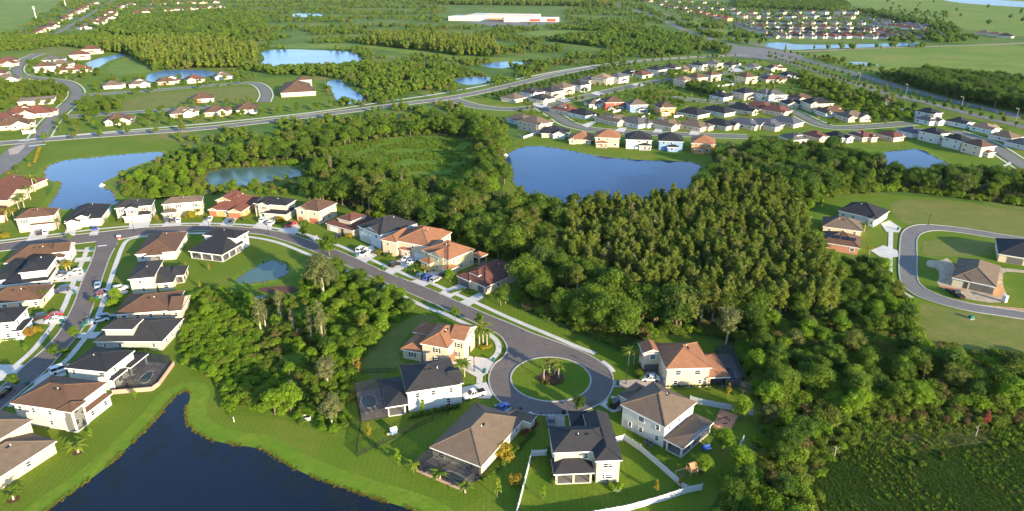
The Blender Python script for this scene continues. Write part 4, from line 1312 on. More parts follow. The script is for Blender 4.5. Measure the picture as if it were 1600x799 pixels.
COLW = {'peach': 'peach', 'mist': 'pale grey', 'brick': 'brick'}
COLR = {'charcoal': 'charcoal', 'black': 'black', 'brown': 'brown', 'orange': 'orange', 'taupe': 'taupe', 'umber': 'maroon', 'grey': 'grey', 'russet': 'russet', 'tan': 'tan', 'slate': 'slate'}
ROWS = [
    ('on the central lake bank', -10, 11.5, 13, [
        (866, 202, 1, 'white', 'black'), (909, 211, 1, 'cream', 'orange'), (950, 208, 2, 'peach', 'orange'), (998, 211, 2, 'white', 'black'), (1048, 213, 2, 'blue', 'black'), (1099, 217, 2, 'orange', 'orange')]),
    ('in the row behind the lakeside', 40, 11, 16, [
        (815, 183, 1, 'mist', 'taupe'), (836, 187, 2, 'peach', 'taupe'), (883, 168, 1, 'peach', 'russet'), (911, 174, 1, 'mist', 'black'), (955, 183, 1, 'cream', 'taupe'), (992, 187, 1, 'mist', 'grey'), (1038, 190, 1, 'cream', 'taupe'),
        (1084, 192, 1, 'peach', 'taupe'), (1124, 190, 1, 'cream', 'black'), (1163, 189, 1, 'cream', 'slate'), (1195, 190, 1, 'peach', 'slate'), (1228, 186, 1, 'peach', 'slate')]),
    ('in the bright walled row', 8, 11, 12, [
        (929, 158, 1, 'mist', 'taupe'), (957, 155, 2, 'red', 'brown'), (995, 159, 2, 'blue', 'taupe'), (1039, 163, 2, 'orange', 'brown')]),
    ('in the dark roofed row', 38, 11, 17, [
        (1083, 173, 1, 'cream', 'black'), (1122, 170, 1, 'white', 'black'), (1160, 167, 1, 'cream', 'black'), (1187, 163, 1, 'peach', 'umber'), (1212, 169, 1, 'peach', 'umber')]),
    ('along the boulevard hedge', 46, 13, 12, [
        (803, 150, 1, 'cream', 'taupe'), (832, 141, 2, 'mist', 'charcoal'), (847, 151, 1, 'cream', 'charcoal'), (862, 139, 2, 'peach', 'charcoal'), (880, 133, 2, 'cream', 'taupe'), (906, 129, 2, 'white', 'charcoal'),
        (920, 122, 1, 'mist', 'grey'), (942, 119, 2, 'peach', 'tan'), (966, 117, 2, 'white', 'grey'), (985, 112, 1, 'white', 'black'), (1004, 114, 1, 'cream', 'umber'), (1026, 106, 2, 'white', 'black'),
        (1048, 103, 2, 'white', 'charcoal'), (1068, 106, 1, 'yellow', 'taupe'), (1091, 99, 2, 'white', 'black'), (1114, 97, 2, 'cream', 'grey'), (1141, 99, 1, 'white', 'charcoal'), (1175, 102, 1, 'white', 'grey')]),
    ('round the fenced green', 30, 11, 12, [
        (1068, 122, 2, 'peach', 'tan'), (1089, 118, 2, 'salmon', 'brown'), (1112, 114, 2, 'cream', 'brown'), (1166, 117, 2, 'yellow', 'brown'), (1127, 147, 1, 'white', 'black'), (1164, 141, 2, 'peach', 'black'), (1196, 143, 2, 'mist', 'grey'), (1198, 118, 1, 'mist', 'slate')]),
    ('at the highway bend', 6, 14, 12, [
        (1212, 104, 1, 'cream', 'brown'), (1234, 115, 1, 'white', 'black'), (1208, 121, 1, 'cream', 'umber'), (1210, 144, 2, 'mist', 'grey'), (1252, 151, 1, 'tan', 'brown'), (1240, 158, 1, 'tan', 'charcoal'), (1277, 157, 2, 'cream', 'black'),
        (1298, 171, 1, 'mist', 'brown'), (1332, 178, 1, 'peach', 'taupe')]),
    ('above the small pond', 20, 8.6, 10.5, [
        (1240, 212, 1, 'cream', 'grey'), (1274, 208, 1, 'peach', 'umber'), (1308, 209, 1, 'mist', 'black'), (1346, 208, 1, 'peach', 'umber'), (1392, 208, 1, 'salmon', 'umber'), (1424, 202, 1, 'mist', 'slate'), (1460, 203, 2, 'white', 'black'),
        (1497, 213, 2, 'white', 'black'), (1530, 222, 2, 'peach', 'brown')]),
    ('between small pond and highway', 22, 9.5, 11, [
        (1452, 172, 2, 'white', 'black'), (1451, 184, 1, 'mist', 'grey'), (1500, 187, 1, 'mist', 'charcoal'), (1540, 196, 1, 'mist', 'tan'), (1572, 209, 1, 'white', 'taupe'), (1596, 220, 1, 'white', 'grey')]),
    ('facing the west mown plot', 28, 13, 13, [
        (175, 130, 1, 'white', 'taupe'), (217, 128, 1, 'white', 'taupe'), (260, 124, 1, 'cream', 'brown'), (303, 121, 1, 'cream', 'russet'), (347, 116, 1, 'white', 'taupe')]),
    ('between mown plot and boulevard', 24, 13.5, 13, [
        (184, 183, 1, 'cream', 'brown'), (316, 150, 1, 'white', 'brown'), (284, 172, 1, 'white', 'taupe'), (337, 170, 1, 'peach', 'brown'), (386, 166, 1, 'white', 'brown')]),
    ('round the west estate bend', 24, 16, 14, [
        (12, 92, 1, 'peach', 'brown'), (8, 97, 1, 'cream', 'russet'), (10, 121, 1, 'white', 'taupe'), (70, 101, 2, 'white', 'brown'), (82, 91, 1, 'mist', 'grey'), (104, 107, 1, 'peach', 'umber'), (123, 106, 1, 'peach', 'russet'), (124, 83, 2, 'cream', 'umber'), (142, 75, 2, 'cream', 'umber'),
        (5, 182, 1, 'cream', 'umber'), (33, 172, 1, 'white', 'russet'), (18, 190, 1, 'peach', 'brown'), (-8, 112, 1, 'cream', 'umber'), (95, 98, 1, 'white', 'taupe'), (58, 172, 1, 'cream', 'russet')]),
]
for (place, ang, w, d, hs) in ROWS:
    hs = sorted(hs, key=lambda h: h[0])
    for i, (x, y, st, wl, rf) in enumerate(hs):
        lb = '%s house with %s roof, %s from left %s' % (COLW.get(wl, wl), COLR[rf], ORD[i], place)
        jit = random.Random(int(x * 3 + y))
        mid(x, y, st, wl, rf, ang + jit.uniform(-4, 4), w * jit.uniform(.92, 1.1), d * jit.uniform(.92, 1.08), lb, 'houses ' + place, int(x + y)) 
house('large pale mansion with brown hipped roofs beside the far pond', [(438, 146), (494, 143), (492, 136)],
      [([(443, 140), (484, 137), (484, 130)], 4.6, 'hip', {}), ([(463, 126), (486, 125), (486, 122)], 6.2, 'hip', {})], 'cream', 'brown', z=3.4, seed=51)
house('long cream shell of an unfinished house among shrubs', [(26, 160), (84, 156), (80, 150)], [], 'peach', 'tan', z=3.2, seed=52, vents=False, pitch=.06)

# far estates: small, alike
def far_row(pts, n, st, walls, roofs, ang, w, d, label, group, seed):
    rr = random.Random(seed)
    a, b = Vector(pts[0]), Vector(pts[1])
    for i in range(n):
        p = a.lerp(b, (i + .5) / n) + Vector((rr.uniform(-2, 2), rr.uniform(-.5, .5)))
        c = G(p.x, p.y, 3)
        s = rr.uniform(.9, 1.1)
        stt = st if st else rr.choice((1, 2))
        z = 5.2 if stt == 2 else 2.8
        bl = [dict(rect=(-w / 2 * s, w / 2 * s, -d / 2, d / 2), z=z, r='hip', pitch=.55)]
        if rr.random() < .6:
            bl.append(dict(rect=(-w * .25, w * .25, -d / 2 - 2, -d / 2 + 4), z=z * .98, r='gy', pitch=.55))
        FOOT.append([c.to_2d() + Vector(q) for q in ((-w * .7, -d * .7), (w * .7, -d * .7), (w * .7, d * .7), (-w * .7, d * .7))])
        wl, rf = rr.choice(walls), rr.choice(roofs)
        house_core('house', label.replace('house', '%s house with %s roof' % (COLW.get(wl, wl), COLR[rf]), 1), 'house', group, c, R(ang + rr.uniform(-5, 5)), bl, wl, rf, [], 0, seed=i)
FE = 'small house in the dense estate beyond the long pond'
FG = 'houses of the dense estate beyond the long pond'
WW, RR2 = ['white', 'cream', 'white', 'peach'], ['charcoal', 'grey', 'black', 'umber', 'taupe']
far_row([(1195, 56), (1445, 57)], 13, 1, WW, RR2, 38, 15, 20, FE, FG, 61)
far_row([(1200, 47.5), (1385, 48)], 10, 1, WW, RR2, 38, 15, 20, FE, FG, 62)
far_row([(1180, 41.5), (1370, 43)], 10, 1, WW, RR2, 38, 15, 20, FE, FG, 63)
far_row([(1160, 34), (1350, 36)], 10, 1, WW, RR2, 38, 15, 20, FE, FG, 64)
far_row([(1150, 27), (1335, 27)], 10, 0, WW, RR2, 38, 15, 20, FE, FG, 65)
far_row([(1140, 21), (1345, 20)], 9, 0, WW, RR2, 38, 15, 20, FE, FG, 66)
far_row([(1350, 30), (1455, 42)], 7, 1, ['mist', 'white'], ['slate', 'grey', 'charcoal'], 38, 15, 20, FE, FG, 67)
far_row([(1360, 37), (1440, 45)], 6, 1, ['mist', 'peach'], ['slate', 'umber'], 38, 15, 20, FE, FG, 68)
far_row([(1085, 19), (1140, 32)], 5, 2, ['peach', 'orange', 'cream'], ['russet', 'umber'], 38, 15, 20, FE, FG, 69)
far_row([(1145, 36), (1195, 50)], 5, 1, ['cream', 'mist'], ['grey', 'slate'], 38, 15, 20, FE, FG, 70)
far_row([(1025, 5), (1080, 18)], 5, 1, ['cream', 'white'], ['grey', 'umber'], 38, 15, 20, FE, FG, 71)
far_row([(1005, 1), (1130, 4)], 6, 1, ['white', 'peach'], ['grey', 'russet'], 38, 15, 20, FE, FG, 72)
far_row([(1385, 50), (1470, 52)], 5, 1, ['white', 'mist'], ['slate', 'charcoal'], 38, 15, 20, FE, FG, 87)
far_row([(1040, 11), (1150, 14)], 6, 1, ['white', 'peach'], ['grey', 'umber', 'charcoal'], 38, 16, 22, FE, FG, 88)
far_row([(1210, 52), (1420, 53)], 10, 1, WW, RR2, 38, 14, 16, FE, FG, 89)
far_row([(1530, 50), (1580, 57)], 3, 1, ['peach', 'cream'], ['charcoal', 'taupe'], 38, 15, 20, 'house beyond the gravel track at the pasture edge', 'houses beyond the gravel track', 73)
FE2, FG2 = 'distant tile roofed house along the straight street in the west hills estate', 'houses of the distant west estate'
FE2 = 'house along the straight street at the far west pasture'
far_row([(48, 54), (88, 38)], 5, 1, ['peach', 'cream'], ['brown', 'umber', 'charcoal'], 50, 16, 18, FE2, FG2, 74)
far_row([(92, 32), (140, 6)], 7, 1, ['white', 'cream'], ['brown', 'umber', 'charcoal'], 50, 18, 20, FE2, FG2, 75)
far_row([(125, 45), (160, 27)], 3, 1, ['cream', 'white'], ['brown', 'umber'], 50, 20, 22, FE2, FG2, 76)
far_row([(160, 24), (205, 4)], 5, 1, ['white', 'cream'], ['brown', 'umber'], 50, 22, 24, FE2, FG2, 77)
far_row([(60, 46), (104, 27)], 6, 1, ['cream', 'white'], ['brown', 'umber', 'charcoal'], 50, 15, 18, FE2, FG2, 84)
far_row([(112, 22), (150, 3)], 5, 1, ['white', 'peach'], ['brown', 'umber', 'russet'], 50, 18, 20, FE2, FG2, 85)
far_row([(150, 38), (185, 20)], 4, 1, ['white', 'cream'], ['brown', 'umber'], 50, 18, 20, FE2, FG2, 86)
FE3, FG3 = 'distant house above the west wood', 'houses above the west wood'
far_row([(205, 22), (245, 13)], 3, 1, ['white', 'cream'], ['brown', 'umber'], 30, 22, 20, FE3, FG3, 78)
far_row([(258, 16), (355, 10)], 6, 1, ['white', 'peach'], ['brown', 'umber', 'charcoal'], 20, 22, 20, FE3, FG3, 79)
far_row([(235, 6), (345, 3)], 6, 1, ['white', 'peach'], ['brown', 'umber'], 20, 24, 20, FE3, FG3, 80)

# the white sheds
def warehouse():
    root = bpy.data.objects.new('warehouse', None)
    COL.objects.link(root)
    tag(root, 'huge flat white building with red trimmed parapets beyond the wood', 'warehouse')
    o = G(778, 34)
    root.location = o
    S = 1 / scale_at(30)
    root.rotation_euler = (0, 0, R(-14))
    root.scale = (.68, .68, 1)
    def part(nm, mat, *bx):
        m = MB()
        for b in bx:
            m.box(*b)
        return m.build(nm, mat, root)
    part('wall', 'wall_white', (-110, 95, 40, 150, 0, 9), (-150, -60, 0, 70, 0, 8), (-62, 60, 5, 41, 0, 7.5))
    part('roof', 'roof_metal', (-109, 94, 41, 149, 9, 9.4), (-149, -63, 1, 69.5, 8, 8.35), (-61, 59, 6, 40.5, 7.5, 7.9))
    part('parapet', 'wall_salmon', (-110.3, 95.3, 39.6, 40.2, 8.6, 9.6), (-60, 95, 92, 93, 9.4, 10.4))
    part('canopy', 'wall_orange', (-28, 18, -12, 4.8, 4.5, 6.2))
    part('entrance_block', 'wall_white', (20, 64, -10, 4.9, 0, 8.6))
    part('wing', 'wall_white', (60.5, 170, 20, 48, 0, 8))
    part('wing_roof', 'roof_metal', (61, 169.5, 20.5, 47.5, 8, 8.4))
    part('wing_trim', 'wall_red', (90, 120, 19.3, 19.95, 1, 5), (140, 165, 19.3, 19.95, 1, 6))
    for k in range(9):
        add('window', SHARED['window_far'], root, (-145 + k * 9.2, -.02, 2.5), 0, (5, 1, 2.2))
warehouse()
sheet('car_park', [(720, 34), (790, 44), (870, 37), (880, 30), (820, 34)], .10, 'asphalt_grey')

# ================================================================== PLANTING
def ico(sub=1):
    bm = bmesh.new()
    bmesh.ops.create_icosphere(bm, subdivisions=sub, radius=1.0)
    bm.verts.ensure_lookup_table()
    v = np.array([x.co[:] for x in bm.verts])
    f = [tuple(y.index for y in x.verts) for x in bm.faces]
    bm.free()
    return v, f
ICO_V, ICO_F = ico(1)

def crown(name, lobes, leaves, size, mat, seed, jitter=.6, core=.80, droop=0.0):
    """lobes: (cx, cy, cz, rx, rz). a core per clump and many leaf sprays standing on it"""
    rg = np.random.default_rng(seed)
    V, F = [], []
    n0 = 0
    L = np.array(lobes, float)
    for (cx, cy, cz, rx, rz) in lobes:
        k = 1 + rg.uniform(-.18, .18, len(ICO_V))[:, None]
        v = ICO_V * k * np.array([rx, rx, rz]) * core + np.array([cx, cy, cz])
        V.append(v)
        F += [tuple(i + n0 for i in f) for f in ICO_F]
        n0 += len(v)
    area = L[:, 3] * L[:, 3]
    cnt = np.maximum(6, (leaves * area / area.sum()).astype(int))
    for (cx, cy, cz, rx, rz), n in zip(lobes, cnt):
        d = rg.normal(size=(n, 3))
        d[:, 2] = np.where(d[:, 2] < -.3, -d[:, 2], d[:, 2])
        d /= np.linalg.norm(d, axis=1)[:, None]
        p = np.array([cx, cy, cz]) + d * np.array([rx, rx, rz]) * rg.uniform(.66, 1.24, n)[:, None]
        # leave out sprays buried in other clumps
        keep = np.ones(n, bool)
        for (ax, ay, az, ar, azr) in lobes:
            if (ax, ay, az) == (cx, cy, cz):
                continue
            q = (p - np.array([ax, ay, az])) / np.array([ar, ar, azr])
            keep &= (q * q).sum(1) > .5
        d, p = d[keep], p[keep]
        n = len(p)
        if n == 0:
            continue
        nr = d + rg.normal(size=(n, 3)) * jitter
        nr[:, 2] -= droop
        nr /= np.linalg.norm(nr, axis=1)[:, None]
        t = np.cross(nr, rg.normal(size=(n, 3)))
        t /= np.linalg.norm(t, axis=1)[:, None]
        b = np.cross(nr, t)
        s = size * rg.uniform(.55, 1.25, n)[:, None]
        e = rg.uniform(.6, 1.0, n)[:, None]
        quad = np.stack([p - t * s - b * s * e * .3, p + b * s * e * -.75, p + t * s + b * s * e * .25, p + b * s * e], 1).reshape(-1, 3)
        V.append(quad)
        F += [(n0 + 4 * i, n0 + 4 * i + 1, n0 + 4 * i + 2, n0 + 4 * i + 3) for i in range(n)]
        n0 += 4 * n
    V = np.concatenate(V)
    me = bpy.data.meshes.new(name)
    me.from_pydata(V.tolist(), [], F)
    me.materials.append(MATS[mat])
    me.update()
    return me

def trunk(name, pts, rads, mat='bark', limbs=()):
    mb = MB()
    mb.tube(pts, rads, 6)
    for (a, b, r) in limbs:
        mid_ = (Vector(a) + Vector(b)) / 2 + Vector((0, 0, .3))
        mb.tube([a, mid_, b], [r, r * .7, r * .35], 5)
    return mb.mesh(name, mat, True)

def lobes_round(rg, n, cz, R0, RZ, rmin, rmax, base=0.0):
    out = [(0, 0, cz, R0 * .62, RZ * .62)]
    for i in range(n):
        a = 2.399963 * i + rg.uniform(-.4, .4)
        zz = rg.uniform(-.75, 1.0)
        rad = math.sqrt(max(.05, 1 - zz * zz)) * rg.uniform(.55, .95)
        r = rg.uniform(rmin, rmax)
        out.append((R0 * rad * math.cos(a), R0 * rad * math.sin(a), cz + RZ * zz * .75, r, r * rg.uniform(.75, 1.0)))
    return out

def lobes_cone(rg, z0, z1, rb, rt, n, lump=.25):
    out = []
    for i in range(n):
        t = i / (n - 1)
        r = rb + (rt - rb) * t ** 1.1
        if t < .12:
            r *= .75
        a = 2.4 * i + rg.uniform(-.5, .5)
        off = r * rg.uniform(.25, .6)
        rr = r * rg.uniform(.62, .85)
        out.append((off * math.cos(a), off * math.sin(a), z0 + (z1 - z0) * t + rg.uniform(-.3, .3), rr, rr * rg.uniform(1.0, 1.5)))
    return out

PROTO = {}     # kind -> list of (crown mesh, trunk mesh, nominal height)
def protos(kind, n, fn):
    PROTO[kind] = [fn(random.Random(hash(kind) % 1000 + 17 * i if False else sum(map(ord, kind)) + 17 * i), i) for i in range(n)]

def p_broad(mat, bark='bark'):
    def fn(rg, i):
        wide = rg.uniform(.85, 1.15)
        lb = lobes_round(rg, 20, 5.7, 3.3 * wide, 4.0, 1.2, 2.0)
        limbs = [((0, 0, 2.6), (lb[k][0] * .7, lb[k][1] * .7, lb[k][2] - .3), .14) for k in (2, 5, 8, 11)]
        return (crown('crown', lb, 3000, .23, mat, i + 3, .85, .66), trunk('trunk', [(0, 0, -.2), (.1, 0, 2.5), (0, .1, 6)], [.34, .26, .1], bark, limbs), 10.0)
    return fn
def p_cypress(rg, i):
    R0 = rg.uniform(1.6, 2.4)
    n = 17
    lb = []
    for k in range(n):
        t = k / (n - 1)
        r = R0 * max(.34, math.sin(math.pi * (.16 + .72 * t)) ** .9)
        a = 2.4 * k + rg.uniform(-.6, .6)
        off = r * rg.uniform(.2, .62)
        rr = r * rg.uniform(.45, .68)
        lb.append((off * math.cos(a), off * math.sin(a), 3.0 + 9.0 * t + rg.uniform(-.4, .4), rr, rr * rg.uniform(.9, 1.4)))
    return (crown('crown', lb, 2200, .20, 'leaf_cypress', i + 31, .9, .62), trunk('trunk', [(0, 0, -.2), (0, 0, 6), (0, .1, 12)], [.32, .22, .05], 'bark_pale'), 13.0)
def p_pine(rg, i):
    lb = []
    for k in range(11):
        a = 2.4 * k
        z = 7.2 + 5.2 * (k / 10) + rg.uniform(-.3, .3)
        rad = (2.6 - 1.9 * (k / 10)) * rg.uniform(.6, 1.0)
        r = rg.uniform(.9, 1.4)
        lb.append((rad * math.cos(a), rad * math.sin(a), z, r, r * .62))
    limbs = [((0, 0, l[2] - .5), (l[0] * .8, l[1] * .8, l[2] - .1), .07) for l in lb[::2]]
    return (crown('crown', lb, 1300, .26, 'leaf_pine', i + 51, .8, .58), trunk('trunk', [(0, 0, -.2), (.15, 0, 6), (0, .1, 12)], [.26, .18, .06], 'bark_pale', limbs), 13.0)
def p_bush(mat):
    def fn(rg, i):
        lb = [(0, 0, 1.4, 1.35, 1.2)]
        for k in range(9):
            a = 2.4 * k + rg.uniform(-.3, .3)
            rad = rg.uniform(.8, 1.7)
            r = rg.uniform(.65, 1.1)
            lb.append((rad * math.cos(a), rad * math.sin(a), rg.uniform(.6, 2.2) * (1.15 - rad * .3), r, r * .9))
        return (crown('foliage', lb, 900, .20, mat, i + 71, .75, .68), None, 3.0)
    return fn
def p_street(rg, i):
    lb = lobes_round(rg, 11, 3.7, 1.55, 1.7, .6, .95)
    return (crown('crown', lb, 620, .20, 'leaf_broad', i + 91), trunk('trunk', [(0, 0, -.1), (0, 0, 1.7), (0, 0, 3.6)], [.13, .1, .04]), 5.6)
def p_young(mat):
    def fn(rg, i):
        lb = lobes_cone(rg, 1.5, 3.9, .75, .3, 8)
        return (crown('crown', lb, 300, .17, mat, i + 97, .9, .5), trunk('trunk', [(0, 0, -.1), (0, 0, 1.6), (0, 0, 3.4)], [.07, .06, .02]), 4.5)
    return fn
def p_moss(rg, i):
    lb = lobes_round(rg, 20, 8.4, 3.1, 4.8, 1.3, 2.1)
    lb += [(1.6 * math.cos(k * 1.3), 1.6 * math.sin(k * 1.3), 5.4, .8, 1.9) for k in range(5)]
    return (crown('crown', lb, 2800, .24, 'leaf_moss', i + 111, .85, .72, .2), trunk('trunk', [(0, 0, -.2), (.2, 0, 5), (0, .1, 11)], [.42, .3, .08], 'bark_pale'), 14.0)
def p_mossthin(rg, i):
    lb = lobes_cone(rg, 5.0, 10.6, 1.5, .8, 9)
    lb += [(.8 * math.cos(k * 1.6), .8 * math.sin(k * 1.6), 4.0, .45, 1.5) for k in range(4)]
    return (crown('crown', lb, 650, .26, 'leaf_moss', i + 131, .8, .6, .3), trunk('trunk', [(0, 0, -.2), (.1, 0, 5), (0, .1, 10)], [.32, .2, .06], 'bark_pale'), 11.0)

def frond_mesh(seed, n=17, ln=2.7, mat='leaf_palm'):
    rg = random.Random(seed)
    mb = MB()
    for k in range(n):
        a = 2 * math.pi * k / n + rg.uniform(-.15, .15)
        el = rg.choice((1.0, .75, .45, .15)) + rg.uniform(-.1, .1)
        L = ln * rg.uniform(.85, 1.1)
        d = Vector((math.cos(a), math.sin(a), 0))
        sd = Vector((-math.sin(a), math.cos(a), 0))
        prev = None
        for s in range(7):
            t = s / 6
            r = L * t * math.cos(el * (1 - t * .6))
            z = L * (math.sin(el) * t - .62 * t * t)
            w = .42 * math.sin(math.pi * min(1, .18 + t * .8)) * (1 - t * .35)
            c_ = d * r + Vector((0, 0, z))
            row = (c_ + sd * w + Vector((0, 0, -w * .45)), c_, c_ - sd * w + Vector((0, 0, -w * .45)))
            if prev:
                mb.face([prev[0], prev[1], row[1], row[0]])
                mb.face([prev[1], prev[2], row[2], row[1]])
            prev = row
    return mb.mesh('fronds', mat)
def p_palm(ht, ln, mat):
    def fn(rg, i):
        me = frond_mesh(i + 5, rg.choice((15, 18, 20)), ln, mat)
        for v in me.vertices:
            v.co.z += ht
        return (me, trunk('trunk', [(0, 0, -.2), (.12, 0, ht * .5), (0, 0, ht + .1)], [.24, .17, .16], 'bark_pale'), ht + ln * .45)
    return fn
def p_snag(rg, i):
    limbs = [((0, 0, z), (math.cos(a) * l, math.sin(a) * l, z + l * .8), .07) for (z, a, l) in ((2.2, 0.4, 1.6), (2.8, 2.6, 1.8), (3.4, 4.3, 1.4), (4, 1.4, 1.0), (3.0, 5.4, 1.5))]
    return (None, trunk('trunk', [(0, 0, -.2), (.1, 0, 2.5), (0, .1, 5)], [.2, .14, .04], 'bark_pale', limbs), 5.0)
protos('broadleaf', 6, p_broad('leaf_broad'))
protos('evergreen', 4, p_broad('leaf_dark'))
protos('brightleaf', 4, p_broad('leaf_bright'))
protos('cypress', 7, p_cypress)
protos('pine', 4, p_pine)
protos('bush', 5, p_bush('leaf_scrub'))
protos('brightbush', 4, p_bush('leaf_bright'))
protos('rustbush', 3, p_bush('leaf_rust'))
protos('street', 4, p_street)
protos('young', 3, p_young('leaf_bright'))
protos('golden', 3, p_young('leaf_yellow'))
protos('goldbush', 3, p_bush('leaf_yellow'))
protos('redtree', 1, p_young('leaf_red'))
protos('moss', 3, p_moss)
protos('mossthin', 3, p_mossthin)
protos('palm', 4, p_palm(5.0, 2.8, 'leaf_palm'))
protos('shortpalm', 3, p_palm(1.6, 2.1, 'leaf_palm'))
protos('goldpalm', 3, p_palm(3.6, 2.6, 'leaf_yellow'))
protos('snag', 2, p_snag)

def far_fn(mat, cone):
    def fn(rg, i):
        if cone:
            lb = lobes_cone(rg, 2.6, 12.0, 2.2, .6, 8)
            return (crown('crown', lb, 150, .75, mat, i + 211, .7, .85), None, 13.0)
        lb = lobes_round(rg, 8, 4.4, 3.4, 3.0, 1.7, 2.5)
        lb.append((0, 0, 2.2, 2.6, 2.0))
        return (crown('crown', lb, 190, .75, mat, i + 223, .7, .88), None, 9.0)
    return fn
protos('farbroad', 4, far_fn('leaf_broad', 0))
protos('fardark', 3, far_fn('leaf_dark', 0))
protos('farscrub', 4, far_fn('leaf_scrub', 0))
protos('farcone', 4, far_fn('leaf_cypress', 1))

def tuft_fn(mat, h, n, w):
    def fn(rg, i):
        mb = MB()
        for k in range(n):
            a = rg.uniform(0, 6.28)
            r = rg.uniform(0, .45)
            b = Vector((r * math.cos(a), r * math.sin(a), 0))
            s = Vector((-math.sin(a), math.cos(a), 0)) * w
            lean = Vector((math.cos(a), math.sin(a), 0)) * rg.uniform(.1, .5)
            hh = h * rg.uniform(.6, 1.1)
            mb.face([b - s, b + s, b + lean * .5 + Vector((0, 0, hh * .7)) + s * .5, b + lean + Vector((0, 0, hh))])
        return (mb.mesh('tuft', mat), None, h)
    return fn
protos('reed', 3, tuft_fn('leaf_reed', .75, 16, .10))
protos('marshgrass', 4, tuft_fn('leaf_marsh', .6, 18, .10))
protos('meadowgrass', 4, tuft_fn('leaf_meadow', .6, 18, .10))
protos('straw', 3, tuft_fn('leaf_rust', .9, 16, .10))

# ---- where planting may stand ---------------------------------------------------------------
ROADLINES = [([G(*p).to_2d() for p in ln], w / 2 + 3) for (ln, w, _) in ROADS] + [([G(*p).to_2d() for p in w], 2.2) for w in WALKS] + \
            [([G(*p).to_2d() for p in BPATH], 4), ([G(*p).to_2d() for p in R2U], 2.5), ([G(*p).to_2d() for p in R2D], 2.5), ([G(*p).to_2d() for p in R1L], 2.5), ([G(*p).to_2d() for p in R1R], 2.5)]
WPOLY = [[(p.x, p.y) for p in world_poly(px, 2)] for (px, m) in WATER.values()]

def seg_dist(pts, line):
    best = np.full(len(pts), 1e9)
    for a, b in zip(line, line[1:]):
        ax, ay, bx, by = a[0], a[1], b[0], b[1]
        dx, dy = bx - ax, by - ay
        l2 = dx * dx + dy * dy + 1e-9
        t = np.clip(((pts[:, 0] - ax) * dx + (pts[:, 1] - ay) * dy) / l2, 0, 1)
        best = np.minimum(best, np.hypot(pts[:, 0] - ax - t * dx, pts[:, 1] - ay - t * dy))
    return best

def clear_mask(pts, water_gap=0.0, road=True, houses=True, extra=()):
    ok = np.ones(len(pts), bool)
    for w in WPOLY:
        ok &= ~inside(pts, w)
        if water_gap:
            ok &= seg_dist(pts, w + [w[0]]) > water_gap
    if road:
        for ln, d in ROADLINES:
            ok &= seg_dist(pts, ln) > d
    if houses:
        for f in FOOT:
            c = np.mean([(p.x, p.y) for p in f], 0)
            near = np.hypot(pts[:, 0] - c[0], pts[:, 1] - c[1]) < 45
            if near.any():
                idx = np.where(near & ok)[0]
                if len(idx):
                    ok[idx] &= ~inside(pts[idx], [(p.x, p.y) for p in f])
    for e in extra:
        ok &= ~inside(pts, e)
    return ok

def jitter_grid(poly_px, spacing, rg):
    w = GN(np.array(chaikin(poly_px, 1)) if False else np.array(poly_px, float))
    x0, y0 = w.min(0)
    x1, y1 = w.max(0)
    nx, ny = int((x1 - x0) / spacing) + 2, int((y1 - y0) / spacing) + 2
    gx, gy = np.meshgrid(np.arange(nx), np.arange(ny))
    p = np.stack([x0 + (gx.ravel() + (gy.ravel() % 2) * .5) * spacing, y0 + gy.ravel() * spacing], 1)
    p += rg.uniform(-.42, .42, p.shape) * spacing
    return p[inside(p, w)]

def clump(p, s, seed):
    """cheap smooth drift 0..1 over the plan"""
    rg = np.random.default_rng(seed)
    v = np.zeros(len(p))
    for k in range(5):
        a = rg.uniform(0, 6.28)
        f = rg.uniform(.6, 1.8) / s
        v += np.sin((p[:, 0] * math.cos(a) + p[:, 1] * math.sin(a)) * f * 6.28 + rg.uniform(0, 6.28))
    return .5 + v / 6

PLANTS = {}     # kind -> [(x, y, h, rz, variant, zone)]
def plant(kind, x, y, h, rz, var, zone):
    PLANTS.setdefault(kind, []).append((x, y, h, rz, var % len(PROTO[kind]), zone))

def zone(zn, poly_px, spacing, mix, seed, dens=None, **kw):
    rg = np.random.default_rng(seed)
    p = jitter_grid(poly_px, spacing, rg)
    p = p[clear_mask(p, **kw)]
    q = PN(p)
    p = p[(q[:, 0] > -90) & (q[:, 0] < 1700) & (q[:, 1] < 900)]
    if dens is not None:
        p = p[clump(p, dens[0], seed + 9) > dens[1]]
    names = list(mix)
    wts = np.array([mix[k][0] for k in names], float)
    ch = rg.choice(len(names), len(p), p=wts / wts.sum())
    cl = clump(p, 30, seed + 3)
    for (x, y), c_, g in zip(p, ch, cl):
        _, h0, h1 = mix[names[c_]]
        h = h0 + (h1 - h0) * min(1, max(0, .5 * rg.random() + .5 * g))
        plant(names[c_], float(x), float(y), float(h), float(rg.uniform(0, 6.28)), int(rg.integers(0, 12)), zn)

Z = {}   # zone -> (where phrase)
Z['broad'] = 'in the wood behind the house row and turning circle'
Z['cyp'] = 'in the dense cypress stand beyond the turning circle'
Z['right'] = 'in the tree belt below the small pond'
Z['low'] = 'in the thicket east of the turning circle'
Z['pres'] = 'in the preserve between side street and turning circle'
Z['mid'] = 'in the tree belt between west pond and boulevard'
Z['midb'] = 'at the west end of the central lake'
Z['back'] = 'behind the row by the murky pond'
Z['rdark'] = 'in the dark wood beside the highway'
Z['corr'] = 'in the green strip between estate and highway'
Z['marsh'] = 'at the edge of the dark marsh'
Z['blvd'] = 'along the boulevard'
Z['yard'] = 'in the gardens of the estate beyond the central lake'
Z['west'] = 'in the gardens of the west estate'
Z['meadow'] = 'dotted over the wet meadow'

